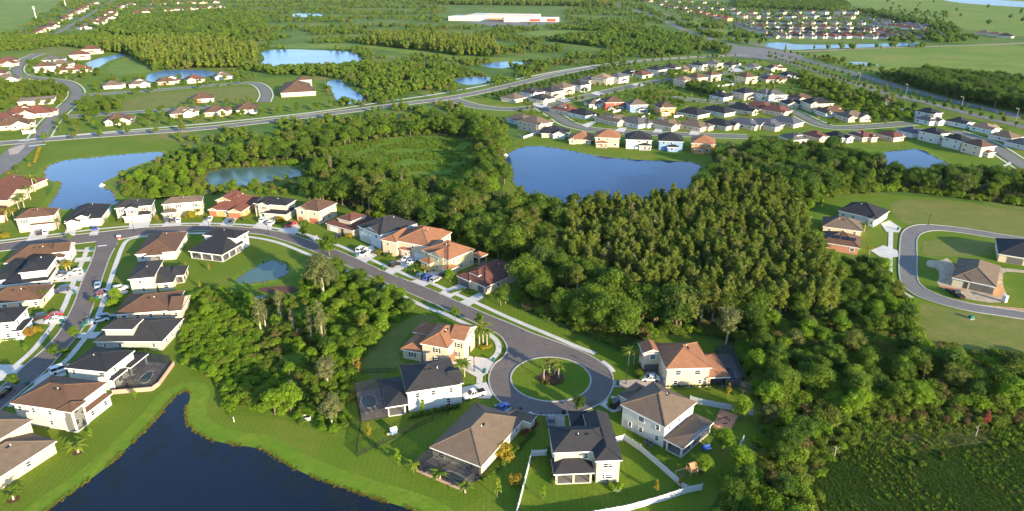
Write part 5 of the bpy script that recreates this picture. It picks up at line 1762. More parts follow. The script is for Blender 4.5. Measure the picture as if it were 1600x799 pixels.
zone('broad', W_BROAD, 4.8, {'broadleaf': (4, 9, 14), 'evergreen': (3, 8, 13), 'pine': (1, 11, 15), 'brightleaf': (.6, 6, 10), 'moss': (.15, 11, 14), 'bush': (3, 2.5, 5)}, 101)
zone('cyp', W_CYP, 3.6, {'cypress': (8, 9, 15), 'pine': (.9, 10, 14), 'broadleaf': (.7, 7, 11), 'evergreen': (.5, 7, 10), 'mossthin': (.3, 9, 13), 'snag': (.03, 8, 10)}, 102)
zone('right', W_RIGHT, 5.2, {'broadleaf': (3, 7, 12), 'evergreen': (4, 8, 13), 'cypress': (1.5, 8, 12), 'bush': (1.5, 2.5, 4.5), 'moss': (.2, 10, 12)}, 103)
zone('low', W_LOW, 2.6, {'bush': (7, 1.8, 4.0), 'brightbush': (6, 1.8, 4.2), 'broadleaf': (1.1, 5, 8.5), 'brightleaf': (.8, 4.5, 8), 'evergreen': (.9, 5, 8), 'mossthin': (.06, 6, 8)}, 104)
PRES_W = [(298, 462), (330, 452), (380, 462), (400, 480), (410, 520), (400, 560), (400, 620), (395, 646), (350, 640), (340, 600), (300, 575), (280, 562), (282, 530), (300, 500)]
PRES_E = [(470, 440), (500, 420), (540, 415), (560, 432), (600, 452), (640, 476), (646, 490), (620, 502), (590, 532), (566, 562), (540, 570), (510, 560), (480, 520)]
PRES_S = [(400, 560), (440, 570), (500, 560), (560, 570), (552, 600), (546, 640), (546, 684), (500, 672), (440, 652), (395, 642), (400, 600)]
PRES_M = [(400, 470), (455, 462), (480, 500), (510, 560), (440, 570), (405, 560), (412, 510)]
zone('pres', PRES_W, 2.0, {'brightbush': (6, 1.1, 2.6), 'bush': (.8, 1.2, 2.2), 'brightleaf': (.12, 3.5, 5)}, 105)
zone('pres', PRES_E, 2.6, {'brightbush': (5, 1.6, 3.4), 'broadleaf': (.35, 4.5, 7), 'evergreen': (.3, 5, 7.5), 'brightleaf': (.8, 4, 6)}, 106)
zone('pres', PRES_S, 2.3, {'bush': (3, 1.2, 2.4), 'brightbush': (3, 1.2, 2.6), 'brightleaf': (.22, 3.5, 6), 'mossthin': (.1, 6, 8)}, 107)
zone('pres', PRES_M, 3.4, {'bush': (3, 1.4, 3.0), 'rustbush': (1.0, 1.2, 2.4), 'brightbush': (1.2, 1.8, 3)}, 108, dens=(30, .3))
W_MIDL = [(196, 288), (240, 268), (300, 256), (330, 246), (322, 268), (318, 300), (260, 312), (200, 306)]
zone('mid', [(300, 256), (330, 243), (400, 238), (480, 218), (560, 206), (640, 197), (720, 190), (795, 208), (780, 225), (740, 222), (700, 212), (620, 213), (560, 222), (500, 236), (480, 252), (400, 256), (330, 262)], 5.4, {'broadleaf': (4, 7, 11), 'evergreen': (2, 7, 11), 'brightleaf': (2, 5, 9), 'bush': (2, 2.5, 4)}, 109)
zone('mid', W_MIDL, 3.6, {'brightbush': (2.5, 2.2, 4), 'bush': (2.5, 2.2, 4), 'brightleaf': (1.6, 4, 6.5), 'broadleaf': (.8, 4, 6.5)}, 129)
zone('midb', W_MIDB, 5.4, {'broadleaf': (3, 8, 12), 'evergreen': (1.5, 8, 12), 'pine': (1, 10, 14), 'brightleaf': (1.5, 6, 10), 'bush': (1.5, 2.5, 4)}, 110)
zone('back', [(330, 300), (400, 293), (480, 284), (560, 282), (650, 300), (640, 320), (560, 322), (480, 306), (400, 305), (330, 304)], 4.0, {'bush': (3, 1.4, 2.6), 'brightbush': (1.5, 1.4, 2.8), 'broadleaf': (.3, 4, 6)}, 111)
zone('meadow', [(480, 258), (520, 245), (560, 258), (620, 275), (690, 298), (660, 312), (560, 300), (490, 280)], 4.2, {'bush': (2, 2, 3.5), 'broadleaf': (1, 5, 8), 'mossthin': (.4, 6, 9)}, 112)
zone('rdark', [(1400, 128), (1440, 122), (1500, 128), (1660, 140), (1660, 190), (1550, 168), (1475, 151), (1420, 138)], 6, {'evergreen': (5, 10, 15), 'broadleaf': (1, 9, 13)}, 113)
zone('corr', [(1245, 117), (1300, 132), (1400, 162), (1445, 180), (1400, 192), (1340, 192), (1300, 166), (1250, 138)], 6, {'bush': (3, 2.5, 4), 'broadleaf': (1.4, 5, 9), 'brightleaf': (1, 4, 7), 'moss': (.15, 8, 10)}, 114)
zone('marsh', [(1310, 660), (1360, 636), (1460, 640), (1640, 648), (1640, 672), (1560, 668), (1460, 660), (1370, 662)], 2.6, {'rustbush': (1.6, 1.0, 2.0), 'bush': (2.6, 1.2, 2.8), 'brightbush': (.8, 1, 2)}, 115)
zone('yard', [(800, 160), (850, 140), (950, 110), (1100, 98), (1200, 100), (1260, 130), (1340, 195), (1150, 208), (1000, 203), (870, 190), (810, 185)], 8, {'street': (2.5, 3.5, 5.5), 'bush': (1.2, 1.5, 2.5), 'young': (1, 3, 4.5), 'shortpalm': (.5, 2.4, 3.2), 'goldbush': (.3, 1, 1.8)}, 116, dens=(60, .25))
zone('yard', [(1040, 122), (1060, 118), (1100, 135), (1130, 150), (1120, 158), (1080, 142)], 5, {'evergreen': (1, 5, 7.5), 'broadleaf': (1, 5, 8)}, 117)
zone('yard', [(1000, 145), (1050, 143), (1080, 158), (1050, 166), (1000, 160)], 6, {'bush': (2, 2, 3), 'street': (1, 4, 5), 'rustbush': (.5, 2, 3)}, 118)
zone('yard', [(1420, 175), (1500, 195), (1600, 225), (1600, 255), (1540, 215), (1450, 195)], 12, {'street': (1, 3.5, 5.5), 'young': (1, 3, 4)}, 119)
zone('west', [(0, 130), (95, 132), (112, 147), (98, 166), (84, 150), (30, 154), (0, 172)], 5, {'bush': (3, 2.5, 4), 'broadleaf': (1, 4, 7), 'rustbush': (.3, 2, 3)}, 120)
zone('west', [(-10, 100), (60, 95), (110, 90), (150, 105), (170, 125), (400, 118), (430, 140), (420, 165), (300, 185), (150, 200), (60, 212), (-10, 210)], 9.5, {'street': (3, 4, 6.5), 'bush': (1.5, 2, 3), 'broadleaf': (.8, 5, 7.5), 'shortpalm': (.6, 3, 4)}, 121, dens=(60, .40),
     extra=[[tuple(p) for p in GN(DRY[2])]])
zone('west', [(115, 165), (190, 160), (195, 178), (120, 180)], 6.5, {'broadleaf': (2, 5, 8), 'street': (2, 4.5, 6), 'rustbush': (.5, 2, 3)}, 122)
zone('west', [(-20, 238), (10, 238), (55, 245), (50, 262), (20, 275), (-20, 280)], 6, {'street': (2, 3.5, 5), 'goldbush': (1, 1.2, 2), 'bush': (1, 1.4, 2.2)}, 123)

zone('marsh', [(1230, 880), (1235, 760), (1262, 700), (1330, 665), (1345, 690), (1300, 715), (1275, 760), (1300, 880)], 1.9, {'bush': (4, .8, 2.2), 'brightbush': (2, .8, 2.2), 'rustbush': (.8, .8, 1.6)}, 131)
zone('marsh', [(1380, 690), (1480, 672), (1640, 672), (1640, 720), (1500, 720), (1420, 740)], 3.4, {'bush': (3, .5, 1.3), 'brightbush': (1.5, .5, 1.2), 'rustbush': (.6, .5, 1.1)}, 132, dens=(25, .42))
# rows along the boulevard
def edge(px, zn, step, seed, h0=1.6, h1=3.4):
    rg_ = random.Random(seed)
    pts = [G(*p).to_2d() for p in px]
    for a, b in zip(pts, pts[1:]):
        n_ = max(1, int((b - a).length / step))
        for k in range(n_ * 2):
            c_ = a.lerp(b, rg_.random()) + Vector((rg_.uniform(-1.2, 1.2), rg_.uniform(-.5, 3.0)))
            plant(rg_.choice(('bush', 'bush', 'brightbush')), c_.x, c_.y, rg_.uniform(h0, h1), rg_.uniform(0, 6.28), rg_.randrange(9), zn)
edge([(808, 465), (835, 489), (900, 514), (976, 550)], 'broad', 1.7, 31)
edge([(560, 331), (640, 352), (720, 386), (800, 412), (838, 440)], 'broad', 2.2, 34)
edge([(1000, 526), (1060, 523), (1120, 521)], 'broad', 1.8, 32)
edge([(1250, 331), (1310, 303), (1400, 299), (1480, 307), (1640, 327)], 'right', 1.8, 33, 1.6, 4)
edge([(1242, 336), (1268, 400), (1330, 418), (1376, 424), (1392, 450), (1422, 482), (1429, 528), (1440, 552), (1640, 571)], 'low', 2.0, 35)
edge([(196, 289), (202, 306), (260, 312), (318, 300)], 'mid', 2.2, 36)
edge([(300, 258), (330, 264), (400, 259), (480, 257), (500, 238)], 'mid', 2.6, 37)
def along(line, off, step, kind, h0, h1, zn, a, b, seed):
    rg = random.Random(seed)
    pts = chaikin([G(*p).to_2d() for p in line], 2, False)
    pts = offset_line(pts, off)
    d = 0.0
    for p, q in zip(pts, pts[1:]):
        L = (q - p).length
        while d < L:
            c_ = p.lerp(q, d / L)
            px = P((c_.x, c_.y, 0))
            if a < px[0] < b:
                plant(kind, c_.x + rg.uniform(-.8, .8), c_.y + rg.uniform(-.8, .8), rg.uniform(h0, h1), rg.uniform(0, 6.28), rg.randrange(9), zn)
            d += step
        d -= L
along(BLVD, -11, 15, 'street', 5.5, 7, 'blvd', 70, 320, 1)
along(BLVD, 11.5, 14, 'street', 5.5, 7, 'blvd', 100, 690, 2)
along(BLVD, 24, 13, 'street', 5, 7, 'blvd', 120, 560, 3)
along(BLVD, -25, 9, 'evergreen', 4, 6, 'blvd', 760, 1000, 4)
along(BLVD, -18, 13, 'street', 4, 5, 'blvd', 990, 1150, 14)
along(BLVD, -32, 10, 'evergreen', 4, 6, 'blvd', 770, 960, 5)
along(HW2, -9, 9, 'street', 4.5, 6.5, 'corr', 1195, 1640, 6)
along(HW2, 9, 17, 'street', 4, 6, 'corr', 1195, 1640, 7)
along(HW1[7:], 11, 11, 'street', 5, 7, 'corr', 1200, 1480, 8)

# ---- single plants of the near gardens: photo foot point, kind, height, label -------------------
SINGLES = [
    (122, 707, 'shortpalm', 3.2, 'short palm in a mulch ring on the lake lawn by the balconied house'),
    (21, 781, 'shortpalm', 3.0, 'short palm in a mulch ring nearest the bottom left corner'),
    (144, 686, 'young', 3.6, 'thin sapling on the lake lawn between palm and low wing'),
    (212, 626, 'young', 3.8, 'thin sapling on the lake lawn below the brick pool wall'),
    (622, 729, 'young', 5.0, 'slim green sapling on the lake bank below the iron fence'),
    (577, 690, 'golden', 5.0, 'golden leaved sapling inside the iron fence corner'),
    (777, 778, 'young', 5.5, 'bare looking sapling on the lawn left of the white fence'),
    (848, 782, 'young', 4.5, 'sapling inside the white fence at the lawn corner'),
    (1025, 772, 'golden', 3.6, 'pale sapling in the middle of the white fenced lawn'),
    (1063, 762, 'golden', 3.6, 'sapling beside the bend of the white fence'),
    (1128, 706, 'brightleaf', 6.0, 'round light green tree by the rear porch lawn'),
    (1098, 742, 'brightleaf', 5.0, 'light green tree beside the wooden playset'),
    (1158, 655, 'brightleaf', 6.2, 'light green tree at the corner of the red sand square'),
    (1163, 625, 'moss', 5.5, 'pale leaved tree behind the end of the white fence'),
    (1137, 623, 'golden', 4.5, 'sparse yellowish tree below the screened pool'),
    (650, 548, 'brightbush', 1.6, 'hedge shrub at the low wing of the orange roofed house'),
    (561, 585, 'golden', 5.5, 'orange tinted sapling left of the fenced lawn'),
    (661, 648, 'young', 4.6, 'small tree against the shaded white wall'),
    (784, 712, 'goldbush', 3.6, 'yellow flowering shrub at the side of the big brown roof'),
    (805, 755, 'goldbush', 2.2, 'yellow shrub left of the white fence'),
    (727, 770, 'shortpalm', 2.6, 'small palm at the corner of the pool cage'),
    (688, 750, 'shortpalm', 3.2, 'small palm inside the pool cage'),
    (646, 733, 'shortpalm', 2.6, 'small palm left of the pool cage'),
    (749, 541, 'palm', 6.6, 'tall slim palm, left of three by the orange roofed house'),
    (755, 536, 'palm', 6.8, 'tall slim palm, middle of three by the orange roofed house'),
    (761, 543, 'palm', 6.4, 'tall slim palm, right of three by the orange roofed house'),
    (719, 590, 'palm', 5.2, 'palm, left of the pair by the white house drive'),
    (726, 589, 'palm', 5.2, 'palm, right of the pair by the white house drive'),
    (850, 594, 'palm', 4.6, 'leftmost palm in the mulch ring of the round island'),
    (858, 585, 'palm', 5.0, 'rear palm in the mulch ring of the round island'),
    (866, 588, 'palm', 5.0, 'middle palm in the mulch ring of the round island'),
    (873, 592, 'palm', 4.4, 'rightmost palm in the mulch ring of the round island'),
    (982, 572, 'palm', 6.0, 'palm at the wood edge left of the peach house'),
    (990, 570, 'palm', 5.0, 'lower palm at the wood edge beside the peach house'),
    (1000, 588, 'bush', 2.2, 'dark shrub by the drive of the peach house'),
    (952, 640, 'young', 4.6, 'slim tree between the black roof and the brown hipped roof'),
    (904, 641, 'evergreen', 4.0, 'dark small tree at the front of the black roofed house'),
    (105, 427, 'goldpalm', 5.0, 'yellow green palm in front of the two storey white house'),
    (110, 424, 'goldpalm', 4.4, 'second yellow palm in the bed by the white house'),
    (72, 473, 'palm', 4.6, 'palm at the corner of the low brown roofed house'),
    (47, 526, 'goldbush', 3.0, 'yellow shrub by the porch of the pale two storey house'),
    (56, 522, 'goldbush', 2.6, 'smaller yellow shrub by the porch of the pale two storey house'),
    (42, 552, 'young', 3.4, 'sapling on the west verge lawn'),
    (118, 532, 'street', 4.4, 'round street tree on the east verge near the lamp post'),
    (88, 562, 'street', 4.8, 'round street tree at the kerb beside the lamp post'),
    (24, 612, 'street', 5.0, 'dark street tree at the kerb above the balconied house'),
    (105, 560, 'street', 3.4, 'small tree by the black roofed house front'),
    (147, 479, 'street', 3.4, 'small verge tree opposite the red car'),
    (183, 472, 'brightleaf', 5.0, 'bright green tree beside the peach house front'),
    (178, 478, 'brightbush', 3.0, 'bright shrub beside the peach house front'),
    (270, 436, 'bush', 2.0, 'shrub by the rear wing of the cream house'),
    (291, 420, 'golden', 2.8, 'rusty sapling on the park lawn by the rear wing'),
    (327, 424, 'golden', 3.2, 'rusty sapling alone on the park lawn'),
    (313, 452, 'golden', 3.0, 'rusty sapling near the edge of the preserve'),
    (279, 384, 'bush', 1.8, 'flowering shrub along the corner house side'),
    (110, 378, 'street', 3.6, 'tree at the corner of the side street'),
    (506, 470, 'moss', 17.0, 'very tall grey green tree towering over the preserve'),
    (528, 440, 'broadleaf', 9.0, 'dark broad tree behind the towering grey tree'),
    (440, 502, 'mossthin', 10.0, 'slender bearded tree with bare trunk, left in the preserve'),
    (459, 516, 'mossthin', 7.0, 'small bearded tree with bare trunk in the preserve'),
    (505, 541, 'mossthin', 13.0, 'bearded pale tree in the middle of the preserve'),
    (488, 535, 'mossthin', 11.0, 'bearded pale tree left of the middle one'),
    (408, 520, 'mossthin', 11.0, 'bearded tree at the west of the preserve'),
    (415, 512, 'mossthin', 9.0, 'lesser bearded tree at the west of the preserve'),
    (513, 605, 'moss', 9.0, 'round topped pale tree at the south of the preserve'),
    (520, 668, 'moss', 9.0, 'large yellowish tree over the lake bank'),
    (455, 645, 'brightleaf', 8.0, 'bright round tree over the lake bank'),
    (430, 648, 'brightleaf', 7.0, 'second bright tree over the lake bank'),
    (478, 372, 'broadleaf', 7.5, 'round tree in front of the peach house with brown roof'),
    (515, 400, 'broadleaf', 9.0, 'round tree beside the bend of the street'),
    (703, 441, 'brightleaf', 4.8, 'bright tree between the yellow house and maroon roof'),
    (664, 432, 'goldpalm', 4.0, 'palm by the arched porch of the yellow house'),
    (782, 478, 'evergreen', 6.5, 'dark conical tree left of the pair at the row end'),
    (790, 474, 'pine', 7.0, 'olive tree, right of the pair at the row end'),
    (712, 500, 'street', 4.4, 'young street tree on the verge above the cream house'),
    (749, 512, 'street', 4.8, 'young street tree on the verge by the three palms'),
    (55, 300, 'palm', 9.0, 'tall feathery palm by the west pond'),
    (48, 312, 'palm', 7.0, 'lower palm by the west pond'),
    (38, 325, 'palm', 7.0, 'palm in front of the maroon roofed house'),
    (30, 328, 'palm', 6.0, 'second palm in front of the maroon roofed house'),
    (12, 345, 'goldpalm', 6.0, 'golden palm at the edge of the view by the cream house'),
    (22, 342, 'goldpalm', 5.0, 'golden palm nearer the tan house'),
    (92, 358, 'palm', 4.6, 'palm between the tan house and the low grey house'),
    (10, 372, 'goldbush', 2.5, 'golden shrub by the west end of the street'),
    (128, 353, 'goldbush', 2.0, 'yellow shrub in front of the low grey house'),
    (168, 350, 'young', 3.0, 'sapling between grey houses of the row'),
    (190, 347, 'bush', 2.0, 'shrub at the front of the grey house with red shutters'),
    (246, 347, 'golden', 4.0, 'orange sapling beside the grey house with red shutters'),
    (300, 342, 'goldbush', 3.6, 'yellow tree in front of the cream house with taupe roof'),
    (312, 338, 'goldpalm', 3.4, 'palm left of the orange house'),
    (385, 345, 'bush', 2.2, 'shrub right of the orange house garage'),
    (438, 348, 'goldbush', 2.8, 'yellow shrub between two drives of the row'),
    (545, 372, 'goldbush', 2.2, 'yellow shrub below the terracotta roofed house'),
    (592, 398, 'bush', 2.4, 'shrub by the long front wing of the orange roofed house'),
    (608, 402, 'bush', 2.0, 'low shrub before the orange front wing'),
    (648, 424, 'shortpalm', 2.6, 'low palm beside the cars of the yellow house'),
    (1350, 362, 'palm', 4.2, 'palm between the taupe roof and solar roof'),
    (1358, 398, 'goldpalm', 3.4, 'golden palm in front of the brick house'),
    (1283, 330, 'golden', 3.2, 'orange sapling on the lawn beside the wood'),
    (1265, 352, 'snag', 4.0, 'bare sapling on the lawn beside the wood'),
    (1405, 345, 'golden', 2.6, 'staked sapling by the bare plot'),
    (1303, 718, 'snag', 3.6, 'bare pale dead tree at the marsh edge'),
    (1537, 668, 'redtree', 5.0, 'single red leaved tree at the marsh edge'),
    (1524, 682, 'snag', 3.0, 'bare white stump beside the red tree'),
    (1277, 298, 'pine', 12.0, 'tall pine with bare orange trunk at the wood edge'),
    (822, 470, 'evergreen', 8.0, 'dark tree at the east end of the house row'),
    (1440, 600, 'pine', 7.0, 'pine at the foot of the olive plot'),
    (1480, 590, 'evergreen', 9.0, 'dark rounded tree at the foot of the olive plot'),
    (1570, 612, 'pine', 9.5, 'tall dark pine below the olive plot'),
    (1555, 610, 'evergreen', 8.0, 'dark tree beside the tall pine below the olive plot'),
]
KNAME = {'broadleaf': 'broadleaf_tree', 'evergreen': 'evergreen_tree', 'brightleaf': 'leafy_tree', 'cypress': 'cypress_tree', 'pine': 'pine_tree', 'bush': 'bush', 'brightbush': 'leafy_bush',
         'rustbush': 'rusty_bush', 'street': 'street_tree', 'young': 'sapling', 'golden': 'golden_sapling', 'goldbush': 'yellow_bush', 'redtree': 'red_tree', 'moss': 'mossy_tree', 'mossthin': 'bearded_tree',
         'palm': 'palm_tree', 'shortpalm': 'dwarf_palm', 'goldpalm': 'golden_palm', 'snag': 'dead_tree'}
KLOOK = {'broadleaf': 'green broadleaf tree', 'evergreen': 'dark green tree', 'brightleaf': 'light green tree', 'cypress': 'slender olive cypress', 'pine': 'open crowned pine', 'bush': 'olive green bush',
         'brightbush': 'bright green bush', 'rustbush': 'rusty brown bush', 'street': 'small round tree', 'young': 'thin sapling', 'golden': 'golden sapling', 'goldbush': 'yellow bush', 'redtree': 'red leaved tree',
         'moss': 'grey mossy tree', 'mossthin': 'pale bearded tree', 'palm': 'palm', 'shortpalm': 'short palm', 'goldpalm': 'golden palm', 'snag': 'bare dead tree'}
KCAT = {'bush': 'bush', 'brightbush': 'bush', 'rustbush': 'bush', 'goldbush': 'bush', 'palm': 'palm', 'shortpalm': 'palm', 'goldpalm': 'palm'}

def put_plant(kind, x, y, h, rz, var, label, group=None):
    cm, tm, h0 = PROTO[kind][var % len(PROTO[kind])]
    s = h / h0
    nm = KNAME[kind]
    if tm is None:
        o = add(nm, cm, None, (x, y, 0), rz, (s, s, s))
    else:
        o = bpy.data.objects.new(nm, None)
        COL.objects.link(o)
        o.location = (x, y, 0)
        o.rotation_euler = (0, 0, rz)
        o.scale = (s, s, s)
        add('trunk', tm, o)
        if cm:
            add('crown', cm, o)
    tag(o, label, KCAT.get(kind, 'tree'), group)
    return o
for i, (px, py, kind, h, lb) in enumerate(SINGLES):
    g_ = G(px, py)
    put_plant(kind, g_.x, g_.y, h, i * 1.7, i, lb)

# stuff made of many copies of a few plants
def scatter(name, label, items, protolist, zoff=0.0):
    """items: (x, y, h, rz, var)"""
    if not items:
        return
    col = bpy.data.collections.new(name + '_sources')
    for i, (cm, tm, h0) in enumerate(protolist):
        me = cm
        if tm is not None:
            bm = bmesh.new()
            if cm:
                bm.from_mesh(cm)
            n = len(bm.faces)
            bm.from_mesh(tm)
            bm.faces.ensure_lookup_table()
            for f in bm.faces[n:]:
                f.material_index = 1
            me = bpy.data.meshes.new(name)
            bm.to_mesh(me)
            bm.free()
            me.materials.clear()
            me.materials.append((cm or tm).materials[0])
            me.materials.append(tm.materials[0])
        o = bpy.data.objects.new('%s_source_%02d' % (name, i), me)
        col.objects.link(o)
    me = bpy.data.meshes.new(name)
    me.from_pydata([(x, y, zoff) for (x, y, *_) in items], [], [])
    a = me.attributes.new('spin', 'FLOAT', 'POINT')
    a.data.foreach_set('value', [it[3] for it in items])
    a = me.attributes.new('size', 'FLOAT', 'POINT')
    a.data.foreach_set('value', [it[2] / protolist[it[4] % len(protolist)][2] for it in items])
    a = me.attributes.new('pick', 'INT', 'POINT')
    a.data.foreach_set('value', [it[4] % len(protolist) for it in items])
    ob = add(name, me)
    tag(ob, label, kind='stuff')
    nt = bpy.data.node_groups.new(name, 'GeometryNodeTree')
    nt.interface.new_socket('Geometry', in_out='INPUT', socket_type='NodeSocketGeometry')
    nt.interface.new_socket('Geometry', in_out='OUTPUT', socket_type='NodeSocketGeometry')
    gi, go = nt.nodes.new('NodeGroupInput'), nt.nodes.new('NodeGroupOutput')
    m2p = nt.nodes.new('GeometryNodeMeshToPoints')
    ip = nt.nodes.new('GeometryNodeInstanceOnPoints')
    ci = nt.nodes.new('GeometryNodeCollectionInfo')
    ci.inputs['Collection'].default_value = col
    ci.inputs['Separate Children'].default_value = True
    ci.inputs['Reset Children'].default_value = True
    def attr(nm, ty):
        n = nt.nodes.new('GeometryNodeInputNamedAttribute')
        n.data_type = ty
        n.inputs['Name'].default_value = nm
        return n.outputs['Attribute']
    cx = nt.nodes.new('ShaderNodeCombineXYZ')
    L = nt.links.new
    L(gi.outputs[0], m2p.inputs['Mesh'])
    L(m2p.outputs[0], ip.inputs['Points'])
    L(ci.outputs[0], ip.inputs['Instance'])
    ip.inputs['Pick Instance'].default_value = True
    L(attr('pick', 'INT'), ip.inputs['Instance Index'])
    L(attr('spin', 'FLOAT'), cx.inputs[2])
    L(cx.outputs[0], ip.inputs['Rotation'])
    L(attr('size', 'FLOAT'), ip.inputs['Scale'])
    L(ip.outputs[0], go.inputs[0])
    md = ob.modifiers.new('copies', 'NODES')
    md.node_group = nt
    return ob

def plural(w):
    return w + ('es' if w.endswith(('s', 'sh')) else 's')
CAP = {'bush': 280, 'brightbush': 260}
for kind, lst in PLANTS.items():
    lst.sort(key=lambda t: -t[2] / math.hypot(t[0], t[1]))
    cap = CAP.get(kind, 285)
    for (x, y, h, rz, var, zn) in lst[:cap]:
        put_plant(kind, x, y, h, rz, var, '%s %s' % (KLOOK[kind], Z[zn]), '%s %s' % (plural(KLOOK[kind]), Z[zn]))
    rest = lst[cap:]
    if rest:
        scatter('%s_mass' % KNAME[kind], '%s massed too thickly to count' % plural(KLOOK[kind]), rest, PROTO[kind])
if DEBUG:
    print('PLANTS', {k: len(v) for k, v in PLANTS.items()})

# ---- far scrub and woods ---------------------------------------------------------------------
def far_zone(bucket, poly_px, spacing, mix, seed, dens=None, extra_px=(), wg=0):
    rg = np.random.default_rng(seed)
    p = jitter_grid(poly_px, spacing, rg)
    p = p[clear_mask(p, wg, extra=[[tuple(q) for q in GN(e)] for e in extra_px])]
    q = PN(p)
    p = p[(q[:, 0] > -40) & (q[:, 0] < 1640)]
    if dens:
        p = p[clump(p, dens[0], seed) + rg.uniform(-.12, .12, len(p)) > dens[1]]
    names = list(mix)
    w = np.array([mix[k][0] for k in names], float)
    ch = rg.choice(len(names), len(p), p=w / w.sum())
    for (x, y), c_ in zip(p, ch):
        _, h0, h1 = mix[names[c_]]
        bucket.setdefault(names[c_], []).append((float(x), float(y), float(rg.uniform(h0, h1)), float(rg.uniform(0, 6.28)), int(rg.integers(0, 12))))
FAR = {}
KEEP = [LAWN_NEAR, LAWN_MID, LAWN_RIGHT, LAWN_EST, MEADOW, W_MID, W_MIDB, W_BROAD, W_RIGHT] + PAST + [[(690, 40), (700, 8), (880, 8), (885, 34), (800, 42)]]
SCRUB = {'farscrub': (6, 2.2, 4.5), 'farbroad': (2, 3.5, 7), 'fardark': (.7, 3.5, 7)}
far_zone(FAR, [(-40, 200), (-40, 110), (560, 100), (1130, 90), (1130, 86), (1000, 97), (800, 130), (560, 172), (300, 200)], 5.5, SCRUB, 201, (90, .48), KEEP)
far_zone(FAR, [(180, 245), (320, 204), (700, 160), (790, 195), (740, 240), (560, 300), (480, 300), (200, 310)], 5.0, {'farscrub': (5, 2, 4), 'farbroad': (2, 3, 6)}, 207, (50, .45), KEEP)
far_zone(FAR, [(-40, 110), (-40, 50), (1000, 40), (1150, 70), (1130, 90), (560, 100)], 8.5, {'farscrub': (5, 2.5, 5), 'farbroad': (3, 4, 8), 'fardark': (1.2, 4, 8)}, 202, (130, .50), KEEP)
far_zone(FAR, [(-40, 50), (-40, -8), (1010, -8), (1010, 40)], 15, {'farscrub': (4, 4, 7), 'farbroad': (3, 5, 9), 'fardark': (1.5, 6, 10)}, 203, (220, .47), KEEP)
far_zone(FAR, [(1000, 10), (1060, 28), (1200, 62), (1200, 72), (1120, 64), (1010, 35)], 9, {'farbroad': (3, 5, 9), 'fardark': (2, 5, 9)}, 204, (100, .5), [])
far_zone(FAR, [(1150, -8), (1300, -8), (1330, 12), (1300, 18), (1150, 12)], 11, {'farbroad': (3, 7, 12), 'fardark': (3, 8, 13)}, 205, None, [])
far_zone(FAR, [(1270, 88), (1380, 106), (1440, 122), (1400, 132), (1300, 104)], 7, {'farscrub': (3, 2, 4), 'fardark': (1, 4, 7)}, 206, (60, .5), [])
far_zone(FAR, [(1280, -8), (1640, -8), (1640, 60), (1450, 50)], 150, {'fardark': (3, 7, 12), 'farbroad': (2, 6, 10)}, 208, None, [])
far_zone(FAR, [(1340, 17), (1480, 44), (1500, 52), (1490, 55), (1350, 22)], 14, {'fardark': (3, 9, 13)}, 209, None, [])
far_zone(FAR, [(1225, 70), (1445, 74), (1445, 76), (1225, 80)], 12, {'farbroad': (3, 5, 9), 'farcone': (2, 6, 9)}, 210, (60, .45), [])
far_zone(FAR, [(1320, 58), (1480, 50), (1540, 64), (1440, 70)], 10, {'farbroad': (3, 5, 9), 'fardark': (3, 6, 10)}, 211, (70, .4), [])
far_zone(FAR, [(1010, 0), (1480, 20), (1480, 60), (1190, 62), (1050, 22)], 22, {'farbroad': (3, 4, 7), 'fardark': (2, 4, 7)}, 212, None, [])
CONE = {'farcone': (6, 12, 18), 'farbroad': (2, 9, 14), 'fardark': (1, 9, 13)}
far_zone(FAR, [(150, 78), (245, 70), (330, 72), (402, 82), (400, 106), (320, 108), (235, 108), (205, 88)], 6.5, CONE, 221, None, [])
far_zone(FAR, [(560, 70), (600, 60), (680, 62), (770, 72), (780, 90), (720, 88), (640, 78)], 7.5, CONE, 222, None, [])
far_zone(FAR, [(380, 110), (440, 108), (520, 106), (570, 104), (640, 104), (720, 108), (700, 140), (640, 152), (580, 148), (545, 132), (500, 118), (430, 118)], 6.0, {'farbroad': (4, 5, 9), 'farscrub': (2, 3, 6), 'farcone': (1, 6, 9)}, 223, (60, .3), [], 2)
far_zone(FAR, [(0, 62), (120, 58), (200, 62), (240, 72), (150, 80), (100, 72), (0, 80)], 8, {'farbroad': (4, 6, 11), 'farscrub': (2, 4, 6)}, 224, None, [])
far_zone(FAR, [(190, 28), (360, 18), (420, 40), (380, 62), (250, 62), (160, 52)], 11, {'farbroad': (4, 8, 12), 'fardark': (2, 8, 12)}, 225, (120, .3), [])
far_zone(FAR, [(660, -2), (760, 0), (960, 0), (960, 12), (880, 10), (690, 8)], 13, {'farcone': (3, 12, 18), 'fardark': (3, 10, 15)}, 226, None, [])
far_zone(FAR, [(860, 48), (990, 45), (1080, 62), (1140, 84), (1060, 88), (960, 78), (870, 66)], 8, {'farbroad': (4, 6, 10), 'fardark': (3, 6, 10)}, 227, (120, .25), [[(812, 50), (880, 47), (945, 50), (930, 57), (850, 60)]])
FLAB = {'farscrub': ('scrub', 'low olive scrub spread over the open land beyond the boulevard'), 'farbroad': ('woodland', 'green woodland canopy massed in the distance'),
        'fardark': ('dark_woodland', 'dark green trees massed in the distance'), 'farcone': ('conifer_stand', 'tall conifer stands massed beyond the ponds')}
for k, lst in FAR.items():
    scatter(FLAB[k][0], FLAB[k][1], lst, PROTO[k])
if DEBUG:
    print('FAR', {k: len(v) for k, v in FAR.items()})

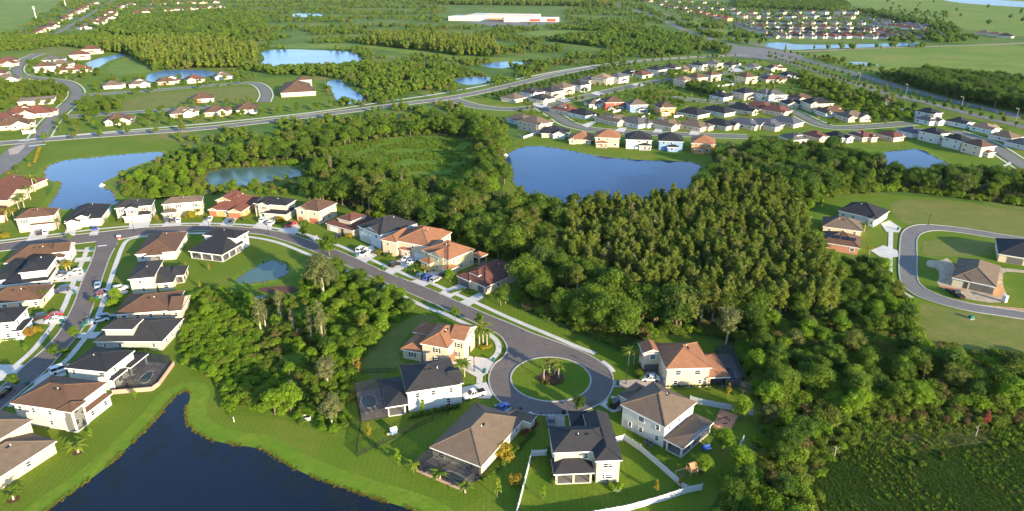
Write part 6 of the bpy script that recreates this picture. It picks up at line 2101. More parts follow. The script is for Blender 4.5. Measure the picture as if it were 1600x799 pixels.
# ---- reeds, weed and marsh grass ------------------------------------------------------------
rg = np.random.default_rng(5)
near = WPOLY[0]
items = []
L_ = [Vector(p) for p in near]
for a, b in zip(L_, L_[1:] + L_[:1]):
    n = int((b - a).length / .16)
    for k in range(n):
        p = a.lerp(b, rg.random()) + Vector(rg.normal(0, .26, 2))
        q = P((p.x, p.y, 0))
        if -20 < q[0] < 1000 and q[1] < 830 and math.sin(p.x * .9) + math.sin(p.y * .7 + 1) > -1.0:
            items.append((p.x, p.y, float(rg.uniform(.2, .5)), float(rg.uniform(0, 6.28)), int(rg.integers(0, 9))))
for w in (WPOLY[2], WPOLY[9], WPOLY[8], WPOLY[7], WPOLY[1]):
    for a, b in zip([Vector(p) for p in w], [Vector(p) for p in w[1:] + w[:1]]):
        for k in range(int((b - a).length / .5)):
            p = a.lerp(b, rg.random()) + Vector(rg.normal(0, .4, 2))
            if rg.random() < .5:
                items.append((p.x, p.y, float(rg.uniform(.3, .8)), float(rg.uniform(0, 6.28)), int(rg.integers(0, 9))))
scatter('shore_reeds', 'yellow reeds fringing the shores of the ponds', items, PROTO['reed'])
# floating weed along the near lake's banks
pts = GN([(rg.uniform(60, 640), rg.uniform(612, 800)) for _ in range(90000)])
pts = pts[inside(pts, near)]
dist = seg_dist(pts, near + [near[0]])
cl = clump(pts, 7, 3)
qx = PN(pts)
lim = np.where(qx[:, 0] < 300, 7.5, 6.0)
sel = (dist > .7) & (dist < lim) & (cl + rg.uniform(-.25, .25, len(pts)) > .36 + .04 * dist) & (qx[:, 1] > 642)
mb = MB()
for (x, y), d_ in list(zip(pts[sel], dist[sel]))[:36000]:
    r = rg.uniform(.03, .11)
    a0 = rg.uniform(0, 6)
    mb.face([(x + r * math.cos(a0 + k * 1.256) * rg.uniform(.6, 1.2), y + r * math.sin(a0 + k * 1.256) * rg.uniform(.6, 1.2), .112 + rg.uniform(0, .01)) for k in range(5)])
o = mb.build('pond_weed', 'leaf_weed')
tag(o, 'dull green weed floating along the near lake banks', kind='stuff')

def grass_patch(name, label, poly, spacing, kind, h0, h1, seed, dens=None):
    r2 = np.random.default_rng(seed)
    p = jitter_grid(poly, spacing, r2)
    q = PN(p)
    p = p[(q[:, 0] > -20) & (q[:, 0] < 1640) & (q[:, 1] < 840)]
    if dens:
        p = p[clump(p, dens[0], seed) > dens[1]]
    scatter(name, label, [(float(x), float(y), float(r2.uniform(h0, h1)), float(r2.uniform(0, 6.28)), int(r2.integers(0, 12))) for x, y in p], PROTO[kind])
grass_patch('marsh_grass', 'dark green marsh grass covering the wet corner', MARSH, .5, 'marshgrass', .14, .34, 301)
grass_patch('marsh_straw', 'rust and straw coloured grass banding the marsh', [(1290, 700), (1330, 668), (1370, 652), (1460, 655), (1560, 668), (1640, 660), (1640, 700), (1560, 690), (1480, 700), (1400, 712), (1340, 700)], 1.0, 'meadowgrass', .4, 1.0, 302, (14, .3))
grass_patch('sedge', 'paler sedge tufts breaking up the dark marsh', MARSH, 1.3, 'meadowgrass', .25, .6, 306, (18, .52))
grass_patch('meadow_grass', 'wet meadow grass between the two lakes', MEADOW, 1.9, 'meadowgrass', .5, 1.3, 303, (25, .35))
grass_patch('preserve_grass', 'rough rusty grass in the clearing of the preserve', PRES_M, 1.2, 'straw', .5, 1.2, 304, (15, .5))

# ================================================================== CARS
def paint(name, col):
    if name not in MATS:
        m, nt, bs = nodes_of(name)
        bs.inputs['Base Color'].default_value = (*col, 1)
        bs.inputs['Roughness'].default_value = .28
        bs.inputs['Coat Weight'].default_value = .5
        MATS[name] = m
    return name
PAINTS = {'white': (.78, .78, .78), 'silver': (.42, .44, .46), 'black': (.012, .012, .014), 'navy': (.02, .035, .10), 'blue': (.03, .09, .38), 'red': (.45, .02, .025), 'teal': (.05, .12, .15), 'maroon': (.16, .015, .025), 'grey': (.12, .125, .13), 'sky': (.30, .42, .55)}
for k, c_ in PAINTS.items():
    paint('paint_' + k, c_)
plain('headlight', (.8, .8, .75), .2, .02)
plain('taillight', (.4, .02, .02), .3, .02)

def loft(mb, secs, mi=0):
    """secs: list of (x, [(y, z)...]) rings of equal count along the length"""
    n = len(secs[0][1])
    b = len(mb.v)
    for x, ring_ in secs:
        mb.v += [(x, y, z) for y, z in ring_]
    for s in range(len(secs) - 1):
        for k in range(n):
            a, c_ = b + s * n + k, b + s * n + (k + 1) % n
            mb.f.append((a, c_, c_ + n, a + n))
            mb.m.append(mi)
    mb.f.append(tuple(b + k for k in range(n))[::-1])
    mb.m.append(mi)
    mb.f.append(tuple(b + (len(secs) - 1) * n + k for k in range(n)))
    mb.m.append(mi)

def body_ring(w, z0, z1):
    return [(-w * .94, z0), (w * .94, z0), (w, z0 + .25), (w * .97, z1 - .1), (w * .86, z1), (-w * .86, z1), (-w * .97, z1 - .1), (-w, z0 + .25)]
CARMESH = {}
def car_parts(kind, col):
    key = (kind, col)
    if key in CARMESH:
        return CARMESH[key]
    pm = 'paint_' + col
    L, w, belt, top = {'sedan': (4.7, .91, .92, 1.45), 'suv': (4.8, .96, 1.08, 1.75), 'pickup': (5.8, 1.0, 1.12, 1.85), 'van': (5.0, .98, 1.1, 1.85)}[kind]
    h = L / 2
    b = MB()
    hood = belt - .08
    if kind == 'pickup':
        prof = [(-h, belt - .02), (-h + .1, belt + .02), (-.35, belt + .02), (.1, belt), (h * .42, belt), (h - .5, hood), (h, hood - .22)]
    elif kind in ('suv', 'van'):
        prof = [(-h, belt), (-h + .3, belt), (0, belt), (h * .45, belt), (h - .45, hood), (h, hood - .25)]
    else:
        prof = [(-h, belt - .12), (-h + .5, belt), (0, belt), (h * .4, belt), (h - .4, hood - .06), (h, hood - .3)]
    secs = []
    for x, z in prof:
        end = min(abs(x - h), abs(x + h))
        ww = w * (.9 if end < .05 else .97 if end < .45 else 1.0)
        secs.append((x, body_ring(ww, .30, z)))
    loft(b, secs)
    body = b.mesh('body', pm)
    c_ = MB()
    if kind == 'sedan':
        cab = [(-h * .66, belt - .02, .86), (-h * .36, top, .72), (h * .12, top, .72), (h * .46, belt - .02, .86)]
    elif kind == 'suv':
        cab = [(-h * .95, belt - .02, .88), (-h * .86, top, .78), (h * .10, top, .78), (h * .44, belt - .02, .88)]
    elif kind == 'van':
        cab = [(-h * .96, belt - .02, .9), (-h * .90, top, .84), (h * .28, top, .82), (h * .62, belt - .02, .88)]
    else:
        cab = [(-.45, belt - .02, .9), (-.30, top, .8), (h * .26, top, .8), (h * .50, belt - .02, .9)]
    (xa, za, wa), (xb, zb, wb), (xc, zc, wc), (xd, zd, wd) = cab
    lo = [(xa, -wa, za), (xd, -wd, zd), (xd, wd, zd), (xa, wa, za)]
    hi = [(xb, -wb, zb), (xc, -wc, zc), (xc, wc, zc), (xb, wb, zb)]
    for k in range(4):
        c_.face([lo[k], lo[(k + 1) % 4], hi[(k + 1) % 4], hi[k]])
    win = c_.mesh('window', 'glass')
    t = MB()
    t.box(xb - .02, xc + .02, -wb - .02, wb + .02, top - .03, top + .04)
    for s in (-1, 1):
        t.bar((xb, s * wb, top - .02), (xa, s * wa, za), .09)
        t.bar((xc, s * wc, top - .02), (xd, s * wd, zd), .08)
        xm = (xb + xc) / 2
        t.bar((xm, s * wb, top - .02), (xm, s * (wa + .01), za), .08)
    roof = t.mesh('roof', pm)
    bed = None
    if kind == 'pickup':
        q = MB()
        q.box(-h + .12, -.55, -.78, .78, belt - .3, belt + .035)
        bed = q.mesh('cargo_bed', 'tyre')
    wm = MB()
    wm.tube([(0, -.11, 0), (0, .11, 0)], [.34, .34], 12)
    wm.f.append(tuple(range(12))[::-1])
    wm.m.append(0)
    wheel = wm.mesh('wheel', 'tyre')
    hl = MB()
    hl.box(-.04, .04, -.18, .18, -.08, .08)
    CARMESH[key] = (body, win, roof, bed, wheel, hl.mesh('headlight', 'headlight'), hl.mesh('taillight', 'taillight'), h, w, hood)
    return CARMESH[key]

def car(px, py, tx, ty, kind, col, label, group=None):
    a, b = G(px, py), G(tx, ty)
    d = b - a
    body, win, roof, bed, wheel, hl, tl, h, w, hood = car_parts(kind, col)
    o = bpy.data.objects.new({'pickup': 'pickup_truck', 'suv': 'parked_car', 'sedan': 'parked_car', 'van': 'parked_van'}[kind], None)
    COL.objects.link(o)
    o.location = (a.x, a.y, .16)
    o.rotation_euler = (0, 0, math.atan2(d.y, d.x))
    add('body', body, o)
    add('window', win, o)
    add('roof', roof, o)
    if bed:
        add('cargo_bed', bed, o)
    for sx in (-.62, .62):
        for sy in (-1, 1):
            add('wheel', wheel, o, (h * sx, sy * (w - .1), .34))
    for sy in (-.62, .62):
        add('headlight', hl, o, (h - .02, sy * w, hood - .33))
        add('taillight', tl, o, (-h + .02, sy * w, hood - .2))
    tag(o, label, {'pickup': 'pickup', 'van': 'van'}.get(kind, 'car'), group)
CG = 'cars on the drives and kerbs'
CARS = [
    (741, 620, 720, 626, 'pickup', 'white', 'white pickup truck on the drive of the white house with black roof'),
    (784, 641, 794, 634, 'sedan', 'blue', 'blue car on the drive behind the big brown roof'),
    (823, 657, 832, 650, 'sedan', 'white', 'white car at the right of the big brown roof'),
    (963, 634, 972, 628, 'suv', 'black', 'black car beside the white house with brown hipped roof'),
    (1016, 595, 1000, 595, 'sedan', 'white', 'white saloon on the drive of the peach house'),
    (861, 661, 861, 650, 'sedan', 'grey', 'dark car nosed up to the cream house garage'),
    (154, 448, 157, 438, 'sedan', 'sky', 'pale blue car standing at the kerb of the side street'),
    (163, 459, 176, 456, 'sedan', 'maroon', 'dark red car on the shared drive of the side street'),
    (175, 461, 188, 458, 'sedan', 'silver', 'silver car beside the dark red one'),
    (190, 454, 203, 451, 'suv', 'white', 'white car nearest the cream house wall'),
    (118, 429, 106, 431, 'suv', 'white', 'white people carrier on the drive by the yellow palm'),
    (96, 431, 84, 433, 'sedan', 'navy', 'dark blue car behind the white people carrier'),
    (94, 437, 82, 439, 'sedan', 'white', 'white car beside the dark blue one near the white house'),
    (97, 456, 85, 459, 'suv', 'navy', 'dark blue car on the drive of the low brown roofed house'),
    (60, 500, 47, 503, 'suv', 'black', 'black car on the drive of the pale two storey house'),
    (85, 496, 73, 499, 'sedan', 'red', 'bright red car on the west drive'),
    (85, 503, 73, 506, 'sedan', 'white', 'white car beside the bright red one'),
    (157, 503, 170, 500, 'sedan', 'white', 'white car by the grey house with upper storey'),
    (168, 499, 181, 497, 'suv', 'teal', 'dark teal car beside the grey house wall'),
    (96, 581, 108, 577, 'van', 'white', 'white van in the shade of the black roofed house'),
    (6, 617, 14, 610, 'suv', 'black', 'dark car at the front of the balconied house'),
    (62, 366, 65, 356, 'suv', 'black', 'black car on the drive of the tan house'),
    (72, 365, 74, 355, 'suv', 'white', 'white car on the drive of the tan house'),
    (149, 359, 150, 350, 'sedan', 'blue', 'blue car before the low grey house'),
    (261, 345, 262, 335, 'suv', 'navy', 'dark car, left of three at the cream house'),
    (270, 347, 270, 337, 'sedan', 'grey', 'grey car, middle of three at the cream house'),
    (279, 346, 279, 336, 'suv', 'white', 'white car, right of three at the cream house'),
    (329, 344, 333, 335, 'sedan', 'white', 'white car on the left drive of the orange house'),
    (361, 349, 366, 340, 'pickup', 'teal', 'dark teal pickup on the right drive of the orange house'),
    (412, 346, 421, 339, 'suv', 'white', 'white car, left of two on the wide drive'),
    (425, 351, 434, 344, 'suv', 'white', 'white car, right of two on the wide drive'),
    (455, 353, 466, 347, 'pickup', 'red', 'bright red pickup before the peach house'),
    (530, 371, 540, 364, 'sedan', 'black', 'black car below the terracotta roofed house'),
    (565, 393, 577, 386, 'van', 'white', 'white van, left of two before the black roofed row house'),
    (572, 398, 586, 390, 'pickup', 'white', 'white pickup beside the white van'),
    (617, 416, 629, 411, 'suv', 'black', 'black car on the drive before the long orange wing'),
    (636, 407, 648, 401, 'sedan', 'white', 'white car, left of two by the orange garage'),
    (644, 411, 656, 405, 'sedan', 'white', 'white car, right of two by the orange garage'),
    (660, 434, 672, 427, 'suv', 'teal', 'teal car, leftmost of four before the yellow house'),
    (670, 437, 682, 430, 'suv', 'blue', 'blue car, second of four before the yellow house'),
    (681, 440, 693, 433, 'suv', 'silver', 'silver car, third of four before the yellow house'),
    (692, 433, 704, 427, 'sedan', 'black', 'black car tucked by the yellow house wall'),
    (1494, 463, 1482, 455, 'pickup', 'black', 'dark pickup parked on the building plot'),
    (852, 165, 862, 160, 'sedan', 'white', 'tiny white car on the estate drive nearest the entrance'),
    (880, 155, 890, 151, 'sedan', 'white', 'tiny white car on the second estate drive'),
]
for c_ in CARS:
    car(*c_, group=CG)

# ================================================================== FENCES
def fence(px, label, kind, step=2.4, h=1.55):
    pts = [G(x, y).to_2d() for x, y in px]
    root = bpy.data.objects.new('vinyl_fence' if kind == 'vinyl' else 'iron_fence', None)
    COL.objects.link(root)
    root.location = (pts[0].x, pts[0].y, 0)
    tag(root, label, 'fence')
    o = pts[0]
    pm = MB()
    pw = .14 if kind == 'vinyl' else .07
    mat = 'vinyl' if kind == 'vinyl' else 'metal_black'
    pm.box(-pw / 2, pw / 2, -pw / 2, pw / 2, 0, h + .1)
    pm.box(-pw * .65, pw * .65, -pw * .65, pw * .65, h + .1, h + .15)
    post = pm.mesh('post', mat)
    qm = MB()
    if kind == 'vinyl':
        qm.box(0, 1, -.02, .02, .05, h - .1)
        qm.box(0, 1, -.04, .04, h - .1, h)
        qm.box(0, 1, -.04, .04, .02, .14)
    else:
        for z in (.15, h - .25, h - .05):
            qm.box(0, 1, -.02, .02, z, z + .04)
        for k in range(18):
            x = (k + .5) / 18
            qm.box(x - .006, x + .006, -.011, .011, .1, h)
    panel = qm.mesh('panel', mat)
    for a, b in zip(pts, pts[1:]):
        L = (b - a).length
        n = max(1, round(L / step))
        ang = math.atan2((b - a).y, (b - a).x)
        for k in range(n):
            p = a.lerp(b, k / n) - o
            add('post', post, root, (p.x, p.y, 0), ang)
            add('panel', panel, root, (p.x, p.y, 0), ang, (L / n, 1, 1))
    p = pts[-1] - o
    add('post', post, root, (p.x, p.y, 0))
fence([(854, 712), (831, 713), (820, 756), (806, 812), (870, 818), (930, 808), (980, 799), (1030, 785), (1075, 770), (1096, 766)], 'long white panel fence round the lawn of the black roofed cream house', 'vinyl')
fence([(1072, 768), (1055, 753), (1027, 728), (1000, 705), (975, 688), (960, 692)], 'white panel fence running diagonally between the two white walled houses', 'vinyl')
fence([(1078, 627), (1094, 632), (1129, 639), (1151, 643), (1176, 650)], 'white panel fence behind the red sand square', 'vinyl')
fence([(1161, 690), (1152, 708), (1142, 726)], 'short white fence length at the thicket edge', 'vinyl')
fence([(558, 714), (560, 690), (565, 661)], 'black iron fence at the preserve edge beside the pool cage', 'iron', h=1.4)
fence([(558, 714), (600, 694), (650, 670), (702, 646)], 'black iron fence across the lawn below the white house', 'iron', h=1.4)
fence([(566, 584), (590, 583), (620, 582)], 'black iron fence above the pool cage', 'iron', h=1.4)
fence([(810, 214), (818, 217), (844, 208)], 'white fence left of the lakeside houses', 'vinyl', 4)
fence([(927, 171), (941, 168)], 'white fence left of the red walled house', 'vinyl', 4)
fence([(958, 177), (976, 172)], 'white fence between red and blue walled houses', 'vinyl', 4)
fence([(1002, 186), (1015, 180)], 'white fence left of the orange walled house', 'vinyl', 4)
fence([(1053, 184), (1072, 183)], 'white fence right of the orange walled house', 'vinyl', 4)
fence([(1090, 134), (1104, 138), (1149, 133), (1139, 126), (1129, 126)], 'white fence round the small estate green', 'vinyl', 4)

# ================================================================== POOLS AND SCREENS
def enclosure(ground, label, pool, plabel, h=2.7):
    q = [G(*p) for p in ground]
    c0 = (q[0] + q[1] + q[2] + q[3]) / 4
    root = bpy.data.objects.new('pool_enclosure', None)
    COL.objects.link(root)
    root.location = (c0.x, c0.y, 0)
    tag(root, label, 'pool cage')
    q = [v - c0 for v in q]
    fr = MB()
    for i in range(4):
        a, b = q[i], q[(i + 1) % 4]
        n = max(2, round((b - a).length / 2.8))
        top = Vector((0, 0, h))
        fr.bar(a + top, b + top, .10)
        fr.bar(a + Vector((0, 0, 1)), b + Vector((0, 0, 1)), .05)
        fr.bar(a + Vector((0, 0, .18)), b + Vector((0, 0, .18)), .08)
        for k in range(n):
            p = a.lerp(b, k / n)
            fr.bar(p, p + top, .08)
        sm = MB()
        sm.face([a + Vector((0, 0, .2)), b + Vector((0, 0, .2)), b + top * .99, a + top * .99])
        sm.build('screen_panel', 'insect_screen', root)
    for k in range(1, 4):
        fr.bar(q[0].lerp(q[1], k / 4) + Vector((0, 0, h)), q[3].lerp(q[2], k / 4) + Vector((0, 0, h)), .08)
        fr.bar(q[1].lerp(q[2], k / 4) + Vector((0, 0, h)), q[0].lerp(q[3], k / 4) + Vector((0, 0, h)), .08)
    fr.build('frame', 'metal_black', root)
    sm = MB()
    sm.face([v + Vector((0, 0, h + .03)) for v in q])
    sm.build('screen_panel', 'insect_screen', root)
    d = sheet('patio', ground, .16, 'stone_deck')
    # pool
    pr = bpy.data.objects.new('swimming_pool', None)
    COL.objects.link(pr)
    pp = [G(*p).to_2d() for p in pool]
    pc = sum(pp, Vector((0, 0))) / len(pp)
    pr.location = (pc.x, pc.y, 0)
    tag(pr, plabel, 'pool')
    pts = chaikin([p - pc for p in pp], 2)
    o = add('water', mesh_of('water', [(p.x, p.y, .19) for p in pts], [tuple(range(len(pts)))], 'water_pool'), pr)
    if o.data.polygons[0].normal.z < 0:
        o.data.flip_normals()
    cm = MB()
    for i in range(len(pts)):
        a, b = pts[i], pts[(i + 1) % len(pts)]
        cm.bar((a.x, a.y, .2), (b.x, b.y, .2), .3)
    cm.build('coping', 'concrete', pr)
    # loungers on the deck
    for k in range(3):
        s = q[0].lerp(q[1], .2 + .25 * k).lerp(q[3].lerp(q[2], .2 + .25 * k), .12 + .05 * k) + c0
        if inside(np.array([[s.x, s.y]]), [(p.x, p.y) for p in pp])[0]:
            continue
        lo = bpy.data.objects.new('lounge_chair', None)
        COL.objects.link(lo)
        lo.location = (s.x, s.y, .17)
        lo.rotation_euler = (0, 0, k * .7)
        tag(lo, 'lounge chair by the ' + plabel, 'chair', 'lounge chairs on pool decks')
        m = MB()
        m.box(-.32, .32, -.9, .35, .3, .38)
        m.build('seat', 'metal_grey', lo)
        m = MB()
        m.bar((0, .35, .36), (0, .85, .85), .5)
        m.build('backrest', 'metal_grey', lo)
        for sx in (-.28, .28):
            for sy in (-.8, .25):
                m = MB()
                m.box(sx - .03, sx + .03, sy - .03, sy + .03, 0, .3)
                m.build('leg', 'metal_black', lo)
enclosure([(565, 660), (607, 652), (595, 606), (555, 613)], 'dark screened pool cage beside the white house with black roof', [(562, 620), (586, 617), (591, 637), (566, 640)], 'square pool inside the cage of the white house')
enclosure([(652, 733), (725, 765), (752, 747), (678, 713)], 'screened pool cage with curved pool below the big brown roof', [(688, 741), (703, 736), (731, 751), (727, 757), (716, 758), (702, 748)], 'curved pool below the big brown roof')
enclosure([(182, 608), (240, 606), (267, 570), (222, 564)], 'large screened pool cage behind the brick wall', [(212, 598), (232, 580), (242, 582), (232, 601)], 'narrow pool inside the brick walled cage')
enclosure([(1132, 607), (1163, 604), (1142, 552), (1117, 555)], 'screened pool cage beside the peach house', [(1126, 577), (1143, 573), (1153, 597), (1136, 596)], 'blue pool beside the peach house')

def brick_wall(px, label, h, mat):
    pts = [G(x, y).to_2d() for x, y in px]
    root = bpy.data.objects.new('garden_wall', None)
    COL.objects.link(root)
    root.location = (pts[0].x, pts[0].y, 0)
    tag(root, label, 'wall')
    bm_ = MB()
    bm_.box(.01, .59, -.13, .13, .01, .29)
    unit = bm_.mesh('block', mat)
    cm = MB()
    for a, b in zip(pts, pts[1:]):
        d = b - a
        ang = math.atan2(d.y, d.x)
        n = max(1, int(d.length / .6))
        rows = round(h / .3)
        core = MB()
        core.box(0, d.length, -.11, .11, 0, h - .02)
        pc = a - pts[0]
        core.build('core', 'stone_deck', root, loc=(pc.x, pc.y, 0), rz=ang)
        for r_ in range(rows):
            for k in range(n):
                if len(root.children) > 280:
                    break
                p = a + d.normalized() * (k * .6 + (.3 if r_ % 2 else 0)) - pts[0]
                add('block', unit, root, (p.x, p.y, r_ * .3), ang)
brick_wall([(176, 616), (238, 611), (249, 603), (272, 571)], 'reddish block wall below the large pool cage', 1.2, 'brick_block')
brick_wall([(650, 736), (724, 768)], 'low terracotta block edging below the curved pool', .6, 'brick_block')

# ================================================================== SMALL THINGS
def hedge(px, label, h, w, mat='leaf_dark', seed=0):
    rg_ = random.Random(seed)
    pts = [G(x, y).to_2d() for x, y in px]
    lb = []
    o = pts[0]
    for a, b in zip(pts, pts[1:]):
        n = max(2, int((b - a).length / (w * .7)))
        for k in range(n):
            p = a.lerp(b, k / n) - o
            lb.append((p.x + rg_.uniform(-.1, .1), p.y + rg_.uniform(-.1, .1), h * .5, w * rg_.uniform(.5, .62), h * rg_.uniform(.5, .6)))
    ob = add('hedge', crown('foliage', lb, 46 * len(lb), .15, mat, seed + 400), None, (o.x, o.y, 0))
    tag(ob, label, 'hedge')
hedge([(1043, 606), (1090, 605), (1130, 604)], 'clipped hedge along the wall of the peach house', 1.0, 1.2, seed=1)
hedge([(640, 655), (680, 645), (722, 636)], 'dark hedge along the shaded wall of the white house', 1.1, 1.3, seed=2)
hedge([(856, 706), (861, 735), (864, 762)], 'hedge at the left side of the cream house', 1.3, 1.0, seed=3)
hedge([(953, 760), (958, 768), (967, 768), (972, 757)], 'curved hedge round the air conditioner of the cream house', 1.2, 1.0, 'leaf_bright', seed=4)
hedge([(757, 752), (790, 722), (815, 697), (836, 676)], 'reddish hedge along the side of the big brown roof', .9, 1.2, 'leaf_dark', seed=5)
hedge([(180, 549), (215, 548), (254, 546)], 'hedge along the grey house wall', 1.0, 1.0, seed=6)
hedge([(706, 458), (722, 454), (735, 460)], 'low planting bed between the two drives at the row end', .8, 1.6, 'leaf_scrub', seed=7)
hedge([(0, 533), (20, 532), (34, 530)], 'hedge along the pale two storey house', .8, .9, seed=8)
hedge([(40, 486), (55, 484), (66, 481)], 'hedge along the low brown roofed house', .8, .9, seed=9)
hedge([(62, 232), (58, 245), (54, 256)], 'golden hedge by the estate entrance', 1.4, 2.0, 'leaf_yellow', seed=10)
hedge([(290, 372), (286, 385), (279, 396)], 'dark hedge beside the corner house', 1.6, 1.6, seed=11)
hedge([(748, 542), (755, 546), (764, 545), (768, 538)], 'golden planting under the three palms', .8, 1.5, 'leaf_yellow', seed=12)
hedge([(997, 575), (1001, 590), (1006, 598)], 'dark planting beside the peach house garage', 1.4, 2.0, seed=13)
hedge([(818, 680), (836, 668), (841, 660)], 'red flowering shrubs at the front of the big brown roof', 1.0, 1.0, 'leaf_red', seed=14)

mc = G(861, 592)
md = MB()
n = 28
rim = [(3.5 * math.cos(2 * math.pi * k / n) * (1 + .06 * math.sin(5 * k)), 3.3 * math.sin(2 * math.pi * k / n), .215) for k in range(n)]
for k in range(n):
    md.face([rim[k], rim[(k + 1) % n], (0, 0, .5)])
o = md.build('mulch_bed', 'mulch', loc=(mc.x, mc.y, 0))
tag(o, 'dark mulch mound under the palms of the round island', 'flower bed')
for i, (px, py, s, lb) in enumerate([(848, 598, 1.2, 'left'), (856, 602, 1.0, 'front left'), (866, 602, 1.0, 'front'), (876, 598, 1.1, 'right'), (862, 589, 1.1, 'middle')]):
    g_ = G(px, py)
    put_plant('rustbush' if i % 2 == 0 else 'bush', g_.x, g_.y, s, i, i, 'small russet shrub at the %s of the island mulch bed' % lb)
for i, (px, py) in enumerate([(122, 707), (21, 781)]):
    g_ = G(px, py)
    ob = disc('mulch_ring', Vector((0, 0, 0)), 1.1, .06, 'mulch', 18, kind=None)
    ob.location = (g_.x, g_.y, 0)
    tag(ob, 'mulch ring under the %s palm of the lake lawn' % ('farther', 'nearer')[i], 'flower bed')

def bin_(px, py, label, mat='bin_green'):
    g_ = G(px, py)
    o = bpy.data.objects.new('wheeled_bin', None)
    COL.objects.link(o)
    o.location = (g_.x, g_.y, .14)
    o.rotation_euler = (0, 0, px * .7)
    tag(o, label, 'bin', 'wheeled bins at the kerb')
    m = MB()
    v = [(-.26, -.28, .08), (.26, -.28, .08), (.26, .28, .08), (-.26, .28, .08), (-.34, -.38, 1.0), (.34, -.38, 1.0), (.34, .38, 1.0), (-.34, .38, 1.0)]
    m.v, m.f, m.m = v, [(0, 1, 5, 4), (1, 2, 6, 5), (2, 3, 7, 6), (3, 0, 4, 7), (3, 2, 1, 0)], [0] * 5
    m.build('body', mat, o)
    m = MB()
    m.box(-.36, .36, -.42, .40, 1.0, 1.08)
    m.build('lid', mat, o)
    for s in (-.3, .3):
        m = MB()
        m.tube([(s - .04, .33, .13), (s + .04, .33, .13)], [.13, .13], 8)
        m.build('wheel', 'tyre', o)
BINS = [(144, 393, 'green bin at the street corner'), (132, 426, 'green bin by the white people carrier'), (118, 460, 'green bin by the dark blue car on the west kerb'), (153, 469, 'green bin by the dark red car'), (98, 505, 'green bin by the bright red car'),
        (136, 507, 'green bin by the grey house drive'), (130, 512, 'lower of two bins by the grey house drive'), (43, 602, 'green bin at the kerb above the balconied house'), (771, 566, 'teal bin at the wide drive of the orange roofed house'), (757, 583, 'small bin on the pavement by the white house'),
        (965, 602, 'green bin at the drive of the peach house'), (556, 402, 'green bin by the white van'), (598, 420, 'green bin by the black car of the long orange wing'), (1403, 360, 'green bin near the bend of the far street')]
for b in BINS:
    bin_(*b)
bin_(813, 644, 'black bin at the kerb left of the cream house drive', 'metal_black')
bin_(881, 648, 'black bin at the kerb right of the cream house drive', 'metal_black')

def lamp(px, py, label, h=4.2, arm=0.0, mat='metal_black', w=.12):
    g_ = G(px, py)
    o = bpy.data.objects.new('lamp_post', None)
    COL.objects.link(o)
    o.location = (g_.x, g_.y, .1)
    tag(o, label, 'street lamp')
    m = MB()
    m.tube([(0, 0, 0), (0, 0, .5), (0, 0, h)], [w * 1.4, w, w * .6], 8)
    m.build('pole', mat, o)
    m = MB()
    if arm:
        m.bar((0, 0, h - .1), (arm, 0, h + .25), w)
        m.build('arm', mat, o)
        m = MB()
        m.box(arm - .2, arm + .7, -.2, .2, h + .15, h + .33)
        m.build('lamp_head', mat, o)
    else:
        m.tube([(0, 0, h), (0, 0, h + .15), (0, 0, h + .5), (0, 0, h + .62)], [.12, .24, .2, .03], 8)
        m.build('lamp_head', mat, o)
for (px, py, lb) in [(98, 557, 'black lamp post at the kerb of the side street'), (327, 357, 'black lamp post before the orange house'), (210, 363, 'black lamp post at the street corner'), (756, 476, 'black lamp post at the row end by the maroon roof'),
                     (741, 581, 'black lamp post on the wide pale drive'), (978, 601, 'black lamp post on the paved drive of the peach house'), (420, 368, 'black lamp post on the inner verge of the bend'), (1450, 352, 'lamp post at the outer bend of the far street')]:
    lamp(px, py, lb)
for (px, py, lb) in [(1341, 134, 'first'), (1414, 154, 'second'), (1500, 176, 'third'), (1585, 196, 'fourth')]:
    lamp(px, py, 'pale highway mast lamp, %s from left on the median' % lb, 11, -2.2, 'metal_grey', .22)
for (px, py, lb) in [(57, 31, 'nearer'), (103, 11, 'farther')]:
    g_ = G(px, py)
    o = bpy.data.objects.new('power_pole', None)
    COL.objects.link(o)
    o.location = (g_.x, g_.y, 0)
    tag(o, 'pale %s power pole in the far west pasture' % lb, 'power pole')
    m = MB()
    m.tube([(0, 0, 0), (0, 0, 26)], [.8, .45], 8)
    m.build('pole', 'trim_white', o)
    m = MB()
    m.box(-3.5, 3.5, -.2, .2, 21, 21.5)
    m.box(-2.8, 2.8, -.2, .2, 24, 24.5)
    m.build('cross_arm', 'trim_white', o)

def thing(name, label, cat, px, py, rz=0, z=0.0):
    g_ = G(px, py)
    o = bpy.data.objects.new(name, None)
    COL.objects.link(o)
    o.location = (g_.x, g_.y, z)
    o.rotation_euler = (0, 0, rz)
    tag(o, label, cat)
    return o
def bxp(name, mat, parent, *boxes):
    m = MB()
    for b in boxes:
        m.box(*b)
    return m.build(name, mat, parent)

